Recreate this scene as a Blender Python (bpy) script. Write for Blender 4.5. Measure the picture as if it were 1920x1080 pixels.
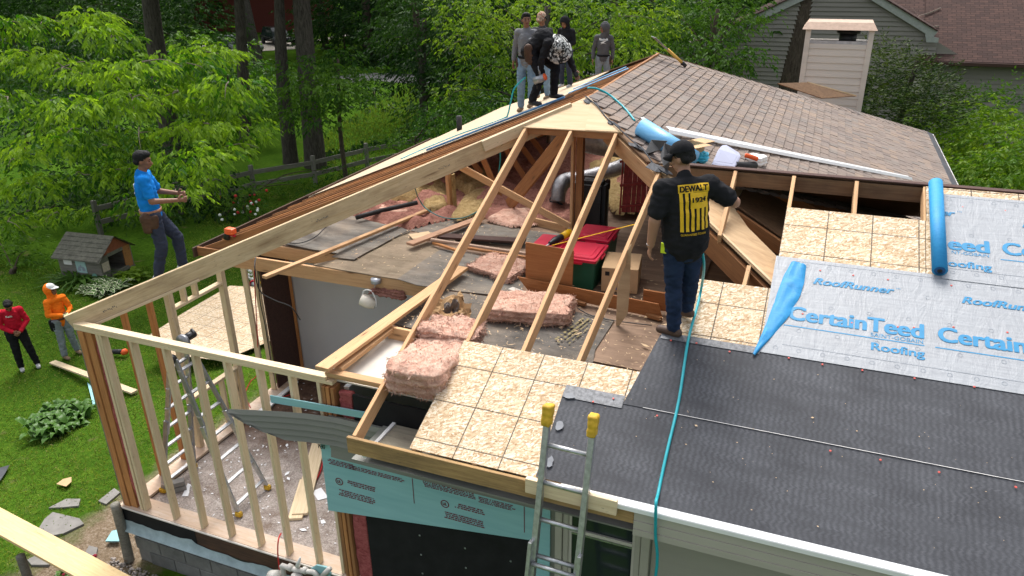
import bpy, bmesh, math, random
import numpy as np
from mathutils import Vector, Matrix, Quaternion, noise
from mathutils.bvhtree import BVHTree
random.seed(7); RNG = np.random.default_rng(7)
R = math.radians
sc = bpy.context.scene
COL = sc.collection
for o in list(bpy.data.objects): bpy.data.objects.remove(o)

# ---------------------------------------------------------------- camera
# world: X along the front eave, Y away from the camera, Z up, floor of the open room at z = 0
EYE = Vector((0, 0, 6.17)); FPX = 1417.67
PITCH, ROLL, YAW = R(23.912), R(-0.765), R(21.988)
def _c(L, F, U):
    z = F*math.cos(PITCH)-U*math.sin(PITCH); y = -F*math.sin(PITCH)-U*math.cos(PITCH); x = L
    return (x*math.cos(ROLL)-y*math.sin(ROLL), x*math.sin(ROLL)+y*math.cos(ROLL), z)
_ax = [_c(math.cos(YAW), -math.sin(YAW), 0) if False else _c(math.cos(YAW), -math.sin(YAW), 0)]
_X = _c(math.cos(YAW), -math.sin(YAW), 0); _Y = _c(math.sin(YAW), math.cos(YAW), 0); _Z = _c(0, 0, 1)
right = Vector((_X[0], _Y[0], _Z[0])); down = Vector((_X[1], _Y[1], _Z[1])); fwd = Vector((_X[2], _Y[2], _Z[2]))
cam_data = bpy.data.cameras.new('camera'); cam = bpy.data.objects.new('camera', cam_data); COL.objects.link(cam)
cam_data.sensor_width = 36; cam_data.lens = 36*FPX/1920; cam_data.clip_end = 1500; cam_data.clip_start = .05
cam.matrix_world = Matrix(((right.x, -down.x, -fwd.x, EYE.x), (right.y, -down.y, -fwd.y, EYE.y), (right.z, -down.z, -fwd.z, EYE.z), (0, 0, 0, 1)))
sc.camera = cam
# ---------------------------------------------------------------- world, sun, exposure
SUN_EL, SUN_AZ = R(58), R(-28)          # azimuth from +Y, clockwise
world = bpy.data.worlds.new("World"); sc.world = world; world.use_nodes = True
wn = world.node_tree; bg = wn.nodes['Background']
sky = wn.nodes.new('ShaderNodeTexSky'); sky.sky_type = 'NISHITA'; sky.sun_disc = False
sky.sun_elevation = SUN_EL; sky.sun_rotation = SUN_AZ; sky.air_density = 1.0; sky.dust_density = 5.0; sky.ozone_density = .6
hs = wn.nodes.new('ShaderNodeHueSaturation'); hs.inputs['Saturation'].default_value = .35   # overcast: greyer sky
wn.links.new(sky.outputs[0], hs.inputs['Color']); wn.links.new(hs.outputs[0], bg.inputs['Color']); bg.inputs['Strength'].default_value = .15
sl = bpy.data.lights.new('sun', 'SUN'); sun = bpy.data.objects.new('sun', sl); COL.objects.link(sun)
sl.energy = 1.35; sl.angle = R(24); sl.color = (1, .975, .94)
sdir = Vector((math.sin(SUN_AZ)*math.cos(SUN_EL), math.cos(SUN_AZ)*math.cos(SUN_EL), math.sin(SUN_EL)))
sun.rotation_euler = sdir.to_track_quat('Z', 'Y').to_euler(); sun.location = (0, 0, 30)
sc.view_settings.view_transform = 'Standard'; sc.view_settings.look = 'None'
sc.view_settings.exposure = 1.0; sc.view_settings.gamma = 1; sc.view_settings.use_curve_mapping = False
sc.cycles.max_bounces = 6; sc.cycles.transparent_max_bounces = 8; sc.cycles.transmission_bounces = 4
sc.cycles.use_adaptive_sampling = True; sc.cycles.use_denoising = True

# ---------------------------------------------------------------- planes of the place and rays onto them
M5 = .41                                 # 5-in-12 roof pitch
FZ, FY = 2.6, 5.17                       # rafter tops above the front wall
AP = Vector((-2.85, 9.62, 4.42))         # hip apex
def ray(px, py):
    return right*((px-960)/FPX)+down*((py-540)/FPX)+fwd
def PZ(px, py, z): r = ray(px, py); return EYE+r*((z-EYE.z)/r.z)
def PY(px, py, y): r = ray(px, py); return EYE+r*(y/r.y)
def PX(px, py, x): r = ray(px, py); return EYE+r*(x/r.x)
def PF(px, py, off=0):                   # front slope
    r = ray(px, py); t = (FZ+off-M5*FY-EYE.z)/(r.z-M5*r.y); return EYE+r*t
def PR(px, py, off=0):                   # old right slope (shingles)
    r = ray(px, py); t = (AP.z+off+M5*AP.x-EYE.z)/(r.z+M5*r.x); return EYE+r*t
def fz(y, off=0): return FZ+off+M5*(y-FY)
def rz(x, off=0): return AP.z+off-M5*(x-AP.x)
def lz(x, off=0): return AP.z+off+M5*(x-AP.x)
FN = Vector((0, -M5, 1)).normalized(); FU = Vector((0, 1, M5)).normalized()
RN = Vector((M5, 0, 1)).normalized()
def sstep(a, b, x):
    t = min(1, max(0, (x-a)/(b-a))); return t*t*(3-2*t)
def gz(x, y):                            # ground height
    dx = max(-7.3-x, x-6, 0); dy = max(4.9-y, y-21, 0); d = math.hypot(dx, dy)
    z = -.9-1.12*sstep(.3, 6.5, d)
    ditch = -1.0*math.exp(-((x+20+.42*(y-30))**2)/6) if False else 0
    return z+.06*noise.noise(Vector((x*.25, y*.25, 0)))
def PG(px, py):
    r = ray(px, py); t = (-.9-EYE.z)/r.z
    for _ in range(12):
        p = EYE+r*t; t = (gz(p.x, p.y)-EYE.z)/r.z
    return EYE+r*t

# ---------------------------------------------------------------- scene-building helpers
def tag(o, label=None, cat=None, group=None, kind=None):
    if label: o['label'] = label
    if cat: o['category'] = cat
    if group: o['group'] = group
    if kind: o['kind'] = kind
    return o
def thing(name, loc, label, cat, group=None):
    o = bpy.data.objects.new(name, None); COL.objects.link(o); o.location = loc; o.empty_display_size = .2
    return tag(o, label, cat, group)
def adopt(o, parent):
    if parent is not None:
        o.parent = parent
        m = Matrix.Identity(4); q = parent; ch = []
        while q is not None: ch.append(q); q = q.parent
        for q in reversed(ch): m = m @ q.matrix_parent_inverse @ q.matrix_basis
        o.matrix_parent_inverse = m.inverted()
    return o
def link(name, me, mat=None, parent=None, mw=None, kind=None):
    o = bpy.data.objects.new(name, me); COL.objects.link(o)
    if mat is not None and len(me.materials) == 0:
        for m_ in (mat if isinstance(mat, (list, tuple)) else [mat]): me.materials.append(m_)
    if mw is not None: o.matrix_basis = mw
    if kind: o['kind'] = kind
    return adopt(o, parent)
def mesh(name, vs, fs, smooth=False, mi=None):
    me = bpy.data.meshes.new(name); me.from_pydata([tuple(v) for v in vs], [], fs)
    if smooth: me.polygons.foreach_set('use_smooth', [True]*len(me.polygons))
    if mi: me.polygons.foreach_set('material_index', mi)
    me.update(); return me
def bmesh_obj(name, bm, mat, parent=None, smooth=False, mw=None, kind=None):
    me = bpy.data.meshes.new(name); bm.to_mesh(me); bm.free()
    if smooth: me.polygons.foreach_set('use_smooth', [True]*len(me.polygons))
    return link(name, me, mat, parent, mw, kind)
BOXF = [(0, 3, 2, 1), (4, 5, 6, 7), (0, 1, 5, 4), (1, 2, 6, 5), (2, 3, 7, 6), (3, 0, 4, 7)]
def boxverts(a, b):
    return [(x, y, z) for z in (a[2], b[2]) for x, y in ((a[0], a[1]), (b[0], a[1]), (b[0], b[1]), (a[0], b[1]))]
def box(name, a, b, mat, parent=None, bev=0, kind=None):
    c = (Vector(a)+Vector(b))/2; h = Vector(b)-c
    me = mesh(name, boxverts(-h, h), BOXF)
    if bev:
        bm = bmesh.new(); bm.from_mesh(me); bmesh.ops.bevel(bm, geom=bm.edges, offset=bev, segments=2, affect='EDGES'); bm.to_mesh(me); bm.free()
    return link(name, me, mat, parent, Matrix.Translation(c), kind)
def frame(p0, p1, up):
    x = (Vector(p1)-Vector(p0)).normalized(); u = Vector(up)
    y = u.cross(x).normalized(); z = x.cross(y)
    return Matrix(((x.x, y.x, z.x, p0[0]), (x.y, y.y, z.y, p0[1]), (x.z, y.z, z.z, p0[2]), (0, 0, 0, 1)))
def board(name, p0, p1, w, t, mat, parent=None, up=(0, 0, 1), dy=0, dz=0, bow=0, ends=(0, 0), bev=.003, label=None):
    """length p0-p1; w across (local y), t along up (local z); dz shifts it by so many thicknesses' metres"""
    L = (Vector(p1)-Vector(p0)).length; n = 5 if bow else 1; vs = []; fs = []
    for i in range(n+1):
        x = L*i/n; b = bow*math.sin(math.pi*i/n)
        sh = ends[0]*(1-i/n)+ends[1]*(i/n)
        for yy, zz in ((-w/2, -t/2), (w/2, -t/2), (w/2, t/2), (-w/2, t/2)):
            vs.append((x+sh*zz/t, yy+dy+b, zz+dz))
    for i in range(n):
        a = i*4
        for k in range(4): fs.append((a+k, a+(k+1) % 4, a+4+(k+1) % 4, a+4+k))
    fs = [tuple(reversed(f)) for f in fs]+[(0, 1, 2, 3), tuple(n*4+k for k in (3, 2, 1, 0))]
    me = mesh(name, vs, fs)
    if bev:
        bm = bmesh.new(); bm.from_mesh(me)
        bmesh.ops.recalc_face_normals(bm, faces=bm.faces)
        bmesh.ops.bevel(bm, geom=[e for e in bm.edges if e.calc_face_angle(0) > .5], offset=bev, segments=1, affect='EDGES'); bm.to_mesh(me); bm.free()
    o = link(name, me, mat, parent, frame(p0, p1, up))
    if label: o['label'] = label
    return o
def slab(name, pts, th, mat, parent=None, n=None, sub=0, kind=None, origin=None, disp=0):
    """polygon (3-D points, coplanar) given a thickness downwards along its normal"""
    pts = [Vector(p) for p in pts]
    if n is None:
        n = Vector((0, 0, 0))
        for i in range(len(pts)): n += pts[i].cross(pts[(i+1) % len(pts)])
        n.normalize()
        if n.z < 0: n = -n; pts.reverse()
    n = Vector(n)
    o0 = Vector(origin) if origin is not None else pts[0]
    k = len(pts)
    vs = [p-o0 for p in pts]+[p-n*th-o0 for p in pts]
    fs = [tuple(range(k)), tuple(range(2*k-1, k-1, -1))]+[(i, i+k, (i+1) % k+k, (i+1) % k) for i in range(k)]
    bm = bmesh.new(); bv = [bm.verts.new(v) for v in vs]
    for f in fs: bm.faces.new([bv[i] for i in f])
    bmesh.ops.recalc_face_normals(bm, faces=bm.faces)
    if sub:
        bmesh.ops.triangulate(bm, faces=bm.faces); bmesh.ops.subdivide_edges(bm, edges=bm.edges, cuts=sub, use_grid_fill=True)
        for v in bm.verts:
            w = v.co+o0; v.co += n*disp*noise.noise(w*2.3)
    return bmesh_obj(name, bm, mat, parent, mw=Matrix.Translation(o0), kind=kind)
def tube(name, pts, r, mat, parent=None, seg=8, kind=None, smooth=True, cap=True, spline=True, rs=None):
    P = [Vector(p) for p in pts]
    if spline and len(P) > 2:
        Q = []; S = []
        for i in range(len(P)-1):
            p0 = P[max(i-1, 0)]; p1 = P[i]; p2 = P[i+1]; p3 = P[min(i+2, len(P)-1)]
            for j in range(5):
                t = j/5; Q.append(.5*((2*p1)+(p2-p0)*t+(2*p0-5*p1+4*p2-p3)*t*t+(3*p1-p0-3*p2+p3)*t**3))
                if rs: S.append(rs[i]*(1-t)+rs[i+1]*t)
        Q.append(P[-1]); P = Q
        if rs: S.append(rs[-1]); rs = S
    o0 = P[0].copy(); vs = []; fs = []; T = None; ref = None
    for i, p in enumerate(P):
        d = (P[min(i+1, len(P)-1)]-P[max(i-1, 0)]).normalized()
        if ref is None: ref = d.orthogonal().normalized()
        ref = (ref-d*ref.dot(d)).normalized(); b = d.cross(ref)
        rr = rs[i] if rs else r
        for k in range(seg):
            a = 2*math.pi*k/seg; vs.append(p-o0+(ref*math.cos(a)+b*math.sin(a))*rr)
    for i in range(len(P)-1):
        for k in range(seg): fs.append((i*seg+k, i*seg+(k+1) % seg, (i+1)*seg+(k+1) % seg, (i+1)*seg+k))
    if cap: fs.append(tuple(reversed(range(seg)))); fs.append(tuple((len(P)-1)*seg+k for k in range(seg)))
    me = mesh(name, vs, fs, smooth)
    return link(name, me, mat, parent, Matrix.Translation(o0), kind)
def cyl(name, p0, p1, r, mat, parent=None, seg=20, r1=None):
    return tube(name, [p0, p1], r, mat, parent, seg, spline=False, smooth=seg > 8, rs=[r, r if r1 is None else r1])
def arr_mesh(name, V, F, attr=None, smooth=False):
    """V (n,3), F (m,k) numpy -> mesh, quickly"""
    me = bpy.data.meshes.new(name); n, m, k = len(V), len(F), F.shape[1]
    me.vertices.add(n); me.vertices.foreach_set('co', np.asarray(V, np.float32).ravel())
    me.loops.add(m*k); me.loops.foreach_set('vertex_index', np.asarray(F, np.int32).ravel())
    me.polygons.add(m); me.polygons.foreach_set('loop_start', np.arange(0, m*k, k, dtype=np.int32))
    try: me.polygons.foreach_set('loop_total', np.full(m, k, dtype=np.int32))
    except Exception: pass
    if smooth: me.polygons.foreach_set('use_smooth', np.ones(m, dtype=bool))
    if attr is not None:
        a = me.attributes.new('v', 'FLOAT', 'POINT'); a.data.foreach_set('value', np.asarray(attr, np.float32))
    me.update(calc_edges=True); me.validate(); return me
TSC = bpy.data.scenes.new('scratch')
def bake(o, link_it=True):
    TSC.collection.objects.link(o)
    with bpy.context.temp_override(scene=TSC, view_layer=TSC.view_layers[0]): dg = bpy.context.evaluated_depsgraph_get()
    dg.update(); me = bpy.data.meshes.new_from_object(o.evaluated_get(dg)); TSC.collection.objects.unlink(o); bpy.data.objects.remove(o); return me
def text(name, s, p0, p1, nrm, mat, parent=None, bold=.0, shear=0, hscale=1.0, off=.004, ext=0, kind=None, conform=None, height=None, spacing=1.0, align_top=False):
    """flat lettering: baseline from p0 to p1 on the plane with normal nrm"""
    cu = bpy.data.curves.new(name, 'FONT'); cu.body = s; cu.size = 1; cu.shear = shear; cu.fill_mode = 'FRONT'; cu.space_character = spacing
    tmp = bpy.data.objects.new('t', cu); me = bake(tmp); bpy.data.curves.remove(cu)
    me.name = name
    xs = [v.co.x for v in me.vertices]; x0, x1 = min(xs), max(xs)
    p0 = Vector(p0); p1 = Vector(p1); L = (p1-p0).length; sx = L/(x1-x0); sy = sx*hscale
    if height: sy = height/.72
    x = (p1-p0).normalized(); n = Vector(nrm).normalized(); y = n.cross(x).normalized()
    base = np.empty(len(me.vertices)*3); me.vertices.foreach_get('co', base); base = base.reshape(-1, 3); polys = [tuple(p.vertices) for p in me.polygons]; bpy.data.meshes.remove(me)
    sh = [(0, 0)] if bold < .005 else [(a_*bold*1.1, b_*bold*.8) for a_, b_ in ((-1, -1), (1, -1), (-1, 1), (1, 1), (0, 0), (-1.4, 0), (1.4, 0))]
    vs = []; fs = []
    for i, (dx, dy) in enumerate(sh):
        k = len(vs); vs += [x*((q[0]+dx-x0)*sx)+y*((q[1]+dy)*sy)+n*(off+i*.00025) for q in base]; fs += [tuple(j+k for j in f_) for f_ in polys]
    return link(name, mesh(name, vs, fs), mat, parent, Matrix.Translation(p0), kind)
def copy_tree(o, label=None, move=None, parent=None):
    c = o.copy(); COL.objects.link(c)
    if parent is not None: c.parent = parent
    for ch in list(o.children): copy_tree(ch, parent=c)
    if label: c['label'] = label
    if move is not None: c.matrix_basis = move
    return c

def leafmesh(name, C, D, L, Wd, mat, parent=None, attr=None, fold=.25, kind=None, bend=.0):
    """C centres, D unit directions, L lengths -> folded diamond leaves"""
    n = len(C); rnd = RNG.normal(size=(n, 3)); S = np.cross(D, rnd); S /= np.linalg.norm(S, axis=1, keepdims=True)+1e-9; N_ = np.cross(S, D)
    flip = np.where(N_[:, 2] < 0, -1, 1)[:, None]; N_ = N_*flip; L = np.asarray(L).reshape(-1, 1)
    W_ = L*Wd; b = C; t = C+D*L-np.array([0, 0, 1])*L*bend; m = C+D*L*.45
    l = m+S*W_*.5-N_*W_*fold; r_ = m-S*W_*.5-N_*W_*fold
    V = np.stack([b, l, t, r_], 1).reshape(-1, 3); i = np.arange(n)*4; F = np.concatenate([np.stack([i, i+1, i+2], 1), np.stack([i, i+2, i+3], 1)])
    a = np.repeat(attr if attr is not None else RNG.random(n), 4)
    return link(name, arr_mesh(name, V, F, a), mat, parent, kind=kind)
# ---------------------------------------------------------------- materials
class H:
    def __init__(s, name, rough=.75, metal=0, spec=.3, emit=None):
        s.m = bpy.data.materials.new(name); s.m.use_nodes = True; s.t = s.m.node_tree
        s.b = s.t.nodes['Principled BSDF']; s.b.inputs['Roughness'].default_value = rough
        s.b.inputs['Metallic'].default_value = metal; s.b.inputs['Specular IOR Level'].default_value = spec
    def add(s, ty, **kw):
        n = s.t.nodes.new('ShaderNode'+ty)
        for k, v in kw.items():
            if k[0].islower(): setattr(n, k, v); continue
            k = k.replace('_', ' ')
            if isinstance(v, bpy.types.NodeSocket): s.t.links.new(v, n.inputs[k])
            else: n.inputs[k].default_value = v
        return n
    def obj(s): return s.add('TexCoord').outputs['Object']
    def pos(s): return s.add('NewGeometry').outputs['Position']
    def map(s, v, sc_=(1, 1, 1), rot=(0, 0, 0), loc=(0, 0, 0)): return s.add('Mapping', Vector=v, Scale=sc_, Rotation=rot, Location=loc).outputs[0]
    def noise(s, v, scale, det=4, rough=.55, dist=0): return s.add('TexNoise', Vector=v, Scale=scale, Detail=det, Roughness=rough, Distortion=dist).outputs['Fac']
    def ramp(s, f, st, interp='LINEAR'):
        n = s.add('ValToRGB', Fac=f); e = n.color_ramp; e.interpolation = interp
        while len(e.elements) < len(st): e.elements.new(.5)
        for el, (p, c) in zip(e.elements, st): el.position = p; el.color = (*(c if len(c) == 3 else c[:3]), 1) if not isinstance(c, float) else (c, c, c, 1)
        return n.outputs[0]
    def mix(s, f, a, b, mode='MIX'):
        n = s.t.nodes.new('ShaderNodeMix'); n.data_type = 'RGBA'; n.blend_type = mode
        for i, v in ((0, f), (6, a), (7, b)):
            if isinstance(v, bpy.types.NodeSocket): s.t.links.new(v, n.inputs[i])
            elif i == 0: n.inputs[0].default_value = v
            else: n.inputs[i].default_value = (*v[:3], 1)
        return n.outputs[2]
    def math(s, op, a, b=0, c=0, clamp=False):
        n = s.t.nodes.new('ShaderNodeMath'); n.operation = op; n.use_clamp = clamp
        for i, v in enumerate((a, b, c)):
            if isinstance(v, bpy.types.NodeSocket): s.t.links.new(v, n.inputs[i])
            else: n.inputs[i].default_value = v
        return n.outputs[0]
    def sep(s, v): n = s.add('SeparateXYZ', Vector=v); return n.outputs
    def rnd(s): return s.add('ObjectInfo').outputs['Random']
    def attr(s, nm='v'): return s.add('Attribute', attribute_name=nm).outputs['Fac']
    def hsv(s, c, h=.5, sat=1, v=1):
        return s.add('HueSaturation', Color=c, Hue=h, Saturation=sat, Value=v).outputs[0]
    def bump(s, h, st=.3, d=.01):
        n = s.add('Bump', Height=h, Strength=st, Distance=d); s.t.links.new(n.outputs[0], s.b.inputs['Normal']); return n.outputs[0]
    def out(s, c=None, rough=None):
        if c is not None:
            if isinstance(c, bpy.types.NodeSocket): s.t.links.new(c, s.b.inputs['Base Color'])
            else: s.b.inputs['Base Color'].default_value = (*c, 1)
        if isinstance(rough, bpy.types.NodeSocket): s.t.links.new(rough, s.b.inputs['Roughness'])
        return s.m
def plain(name, c, rough=.6, metal=0, spec=.3, var=.12, scale=9, bump=.0, coat=0, dist=.004):
    h = H(name, rough, metal, spec); v = h.obj()
    f = h.noise(v, scale, 5, .6)
    a = tuple(x*(1-var) for x in c); b = tuple(min(1, x*(1+var)) for x in c)
    if bump: h.bump(h.noise(v, scale*6, 4), bump, dist)
    return h.out(h.ramp(f, [(.3, a), (.7, b)]))
def wood(name, a, b, knot=(.12, .06, .03), rough=.75, grime=.0, grimec=(.08, .06, .05), ksc=1.0, var=.18, gr=1.0):
    h = H(name, rough, 0, .2); v0 = h.obj(); off = h.math('MULTIPLY', h.rnd(), 37)
    cv = h.add('CombineXYZ', X=off, Y=off, Z=off).outputs[0]
    v = h.add('VectorMath', operation='ADD').outputs[0]; nd = v.node
    h.t.links.new(v0, nd.inputs[0]); h.t.links.new(cv, nd.inputs[1])
    wv = h.add('TexNoise', Vector=h.map(v, (.8, 7, 7)), Scale=1.6, Detail=2).outputs['Color']
    vv = h.add('VectorMath', operation='MULTIPLY_ADD'); h.t.links.new(wv, vv.inputs[0]); vv.inputs[1].default_value = (0, .05, .05); h.t.links.new(v, vv.inputs[2])
    g1 = h.noise(h.map(vv.outputs[0], (1.2, 26, 26)), 1.7, 5, .65); g2 = h.noise(h.map(vv.outputs[0], (3, 120, 120)), 1.2, 2)
    g = h.math('ADD', h.math('MULTIPLY', g1, .75*gr), h.math('MULTIPLY', g2, .3*gr))
    c = h.ramp(g, [(.3*gr, b), (.62*gr, a)])
    kn = h.add('TexVoronoi', Vector=h.map(v, (1.6*ksc, 7.5, 7.5)), Scale=1.0, feature='F1').outputs['Distance']
    kf = h.ramp(kn, [(.045, 1.0), (.13, 0.0)])
    ring = h.ramp(kn, [(.12, 1.0), (.32, 0.0)])
    c = h.mix(h.math('MULTIPLY', ring, .35), c, b); c = h.mix(h.math('MULTIPLY', kf, .8), c, knot)
    if grime:
        gm = h.ramp(h.noise(h.map(v, (.8, 3, 3)), 2.2, 5, .7), [(.45, 0.0), (.72, 1.0)])
        c = h.mix(h.math('MULTIPLY', gm, grime), c, grimec)
    nl = h.add('TexVoronoi', Vector=h.map(v, (5, 30, 30)), Scale=1.0).outputs['Distance']; c = h.mix(h.math('MULTIPLY', h.math('LESS_THAN', nl, .07), .75), c, (.06, .05, .045))
    sc2 = h.ramp(h.noise(h.map(v, (3, 9, 9)), 3.1, 5, .75), [(.60, 0.0), (.70, 1.0)]); c = h.mix(h.math('MULTIPLY', sc2, .3), c, knot)
    val = h.math('ADD', h.math('MULTIPLY', h.rnd(), 2*var), 1-var)
    c = h.hsv(c, v=val)
    h.bump(g, .25, .002)
    return h.out(c)
pine = wood('pine_new', (.68, .55, .37), (.54, .41, .25), grime=.16, grimec=(.34, .25, .16), ksc=1.0, var=.12)
pine_stain = wood('pine_header_stained', (.58, .46, .29), (.42, .30, .165), grime=.6, grimec=(.20, .13, .075), ksc=.5, var=.05)
spf = wood('rafter_wood', (.58, .36, .19), (.42, .23, .11), grime=.10, grimec=(.22, .12, .06), var=.12)
spf_old = wood('old_framing_wood', (.34, .16, .065), (.22, .095, .04), grime=.3, grimec=(.10, .05, .03), var=.2)
red_stud = wood('old_orange_stud', (.50, .23, .085), (.33, .13, .05), grime=.3, grimec=(.10, .05, .03), var=.12)
dark_wood = wood('dark_stained_wood', (.075, .040, .032), (.035, .02, .018), var=.2)
rim_wood = wood('stained_rim_board', (.10, .055, .035), (.045, .028, .022), grime=.55, grimec=(.02, .018, .018), var=.1)
fascia_wood = wood('weathered_fascia_wood', (.42, .27, .12), (.25, .15, .07), grime=.6, grimec=(.10, .07, .045), ksc=.4, var=.08)
grey_wood = wood('weathered_grey_wood', (.20, .19, .16), (.10, .095, .08), grime=.4, var=.2)
soffit_wood = wood('pale_soffit_plank', (.34, .31, .24), (.22, .20, .15), grime=.4, grimec=(.12, .10, .08), var=.12)
mahog = wood('varnished_red_brown_plywood', (.36, .15, .055), (.24, .085, .03), rough=.45, var=.05, ksc=.3)
def make_osb(name='osb_sheathing', grid=True, light=1.0, nx=.0):
    h = H(name, .8, 0, .2); v = h.obj()
    n1 = h.add('TexNoise', Vector=v, Scale=4, Detail=2).outputs['Color']
    cs = []; fs_ = []
    for i, (rot, sc_) in enumerate(((.35, (22, 84, 30)), (1.25, (24, 76, 30)), (2.2, (20, 84, 30)), (2.75, (27, 95, 30)))):
        mv = h.map(v, (1, 1, 1), (0, 0, rot), (i*3.1, i*1.7, 0)); mv = h.map(mv, sc_)
        vo = h.add('TexVoronoi', Vector=mv, Scale=1.0, Randomness=1.0)
        s3 = h.sep(vo.outputs['Color'])
        cs.append(h.ramp(s3[0], [(0, (.34*light, .225*light, .125*light)), (.25, (.46*light, .335*light, .205*light)), (.6, (.56*light, .44*light, .30*light)), (.85, (.66*light, .57*light, .44*light)), (1, (.74*light, .68*light, .57*light))])); fs_.append(s3[1])
    c = cs[0]
    for i in (1, 2, 3): c = h.mix(h.math('GREATER_THAN', fs_[i], .55), c, cs[i])
    big = h.ramp(h.noise(v, 1.3, 4, .6), [(.3, (.88, .88, .88)), (.7, (1.06, 1.03, 1.0))])
    c = h.mix(1, c, big, 'MULTIPLY')
    br = h.ramp(h.noise(v, 38, 3, .7), [(.33, (.66, .54, .40)), (.46, (1, 1, 1))]); c = h.mix(1, c, br, 'MULTIPLY')
    if grid:
        s3 = h.sep(v)
        def lines(co, period, half, off=0):
            f = h.math('FRACT', h.math('ADD', h.math('DIVIDE', co, period), off)); return h.math('LESS_THAN', h.math('ABSOLUTE', h.math('SUBTRACT', f, .5)), half/period)
        wob = h.math('MULTIPLY', h.noise(v, 30, 2), .004)
        L1 = lines(h.math('ADD', s3[0], wob), .4064, .0055, .5); L2 = lines(h.math('ADD', s3[1], wob), .4064, .0055, .22)
        l = h.math('MAXIMUM', L1, L2)
        br2 = h.ramp(h.noise(v, 90, 2), [(.30, .45), (.55, 1.0)])
        c = h.mix(h.math('MULTIPLY', l, br2), c, (.075, .06, .045))
    h.bump(fs_[1], .35, .002)
    return h.out(c)
osb = make_osb(light=1.1)
def make_ply(name, a, b, streak=(2, 30, 30), rough=.75, dirt=.25, dc=(.2, .14, .09)):
    h = H(name, rough, 0, .2); v = h.obj()
    g = h.noise(h.map(v, streak), 1.2, 5, .6, .6); c = h.ramp(g, [(.35, b), (.65, a)])
    d = h.ramp(h.noise(v, 3.1, 6, .7), [(.5, 0.0), (.78, 1.0)]); c = h.mix(h.math('MULTIPLY', d, dirt), c, dc)
    sp = h.ramp(h.noise(v, 55, 2), [(.68, 0.0), (.75, 1.0)]); c = h.mix(h.math('MULTIPLY', sp, .35), c, dc)
    h.bump(g, .1, .002); return h.out(c)
ply_new = make_ply('new_plywood', (.62, .46, .29), (.52, .37, .215), (1.2, 14, 14), dirt=.12, dc=(.45, .28, .14))
ply_roof = make_ply('left_slope_plywood', (.54, .43, .30), (.45, .35, .235), (.8, 12, 12), dirt=.15, dc=(.4, .3, .2))
ply_old = make_ply('old_plywood', (.52, .37, .22), (.40, .27, .155), (1.0, 9, 9), dirt=.3, dc=(.2, .13, .08))
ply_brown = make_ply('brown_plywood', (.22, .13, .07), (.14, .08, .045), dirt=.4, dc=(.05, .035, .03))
ply_floor = make_ply('dusty_attic_plywood', (.27, .18, .12), (.17, .11, .075), (1.5, 10, 10), dirt=.5, dc=(.10, .07, .05))
def make_sheet(name, a, b, dusty=(.36, .28, .2), ds=.4):
    h = H(name, .9, 0, .1); v = h.pos(); g = h.noise(h.map(v, (1.4, 4, 3)), 2.3, 7, .65, .4)
    c = h.ramp(g, [(.32, a), (.66, b)])
    d = h.ramp(h.noise(v, 1.4, 6, .7), [(.45, 0.0), (.7, 1.0)]); c = h.mix(h.math('MULTIPLY', d, ds), c, dusty)
    vo = h.add('TexVoronoi', Vector=h.map(v, (30, 70, 30), (0, 0, .6)), Scale=1.0).outputs['Distance']
    sp = h.math('MULTIPLY', h.math('LESS_THAN', vo, .11), h.math('GREATER_THAN', h.noise(v, 1.9, 3), .5)); c = h.mix(h.math('MULTIPLY', sp, .75), c, (.62, .48, .3))
    dk = h.ramp(h.noise(v, 6, 5, .75), [(.62, 0.0), (.75, 1.0)]); c = h.mix(h.math('MULTIPLY', dk, .5), c, (.05, .045, .04))
    h.bump(h.noise(v, 25, 5), .35, .006); return h.out(c)
sheet_grey = make_sheet('grey_fibre_sheet', (.11, .10, .09), (.20, .185, .16)); sheet_dark = make_sheet('dark_fibre_sheet', (.085, .078, .07), (.15, .135, .12), ds=.3)
sheet_brown = make_sheet('brown_fibre_sheet', (.15, .115, .08), (.25, .20, .14), ds=.55)
def make_felt():
    h = H('black_roof_felt', .72, 0, .35); v = h.obj(); s3 = h.sep(v)
    wob = h.noise(h.map(v, (2, 9, 1)), 2.6, 4, .6)
    ph = h.math('ADD', h.math('MULTIPLY', s3[0], 135), h.math('MULTIPLY', wob, 13))
    rib = h.math('MULTIPLY', h.math('ADD', h.math('SINE', ph), 1), .5)
    am = h.ramp(h.noise(h.map(v, (1, 6, 1)), 1.9, 4, .7), [(.35, .15), (.65, 1.0)])
    rb = h.math('MULTIPLY', rib, am)
    g = h.noise(v, 160, 3, .7)
    c = h.ramp(h.math('ADD', h.math('MULTIPLY', rb, .38), h.math('MULTIPLY', g, .55)), [(.12, (.026, .028, .033)), (.85, (.088, .092, .104))])
    st = h.ramp(h.noise(h.map(v, (1, 1.6, 1)), 1.5, 6, .65), [(.35, (.70, .70, .72)), (.65, (1.2, 1.2, 1.2))]); c = h.mix(1, c, st, 'MULTIPLY')
    dk = h.ramp(h.noise(v, 3.2, 3, .5, .5), [(.70, 0.0), (.74, 1.0)]); c = h.mix(h.math('MULTIPLY', dk, .45), c, (.02, .021, .026))
    vo = h.add('TexVoronoi', Vector=h.map(v, (9, 5, 1)), Scale=1.0).outputs['Distance']
    c = h.mix(h.math('MULTIPLY', h.math('LESS_THAN', vo, .018), .8), c, (.40, .34, .26))
    h.bump(h.math('ADD', h.math('MULTIPLY', rb, .6), h.math('MULTIPLY', h.noise(v, 3, 5), 2.2)), .35, .006); return h.out(c)
felt = make_felt()
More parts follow.
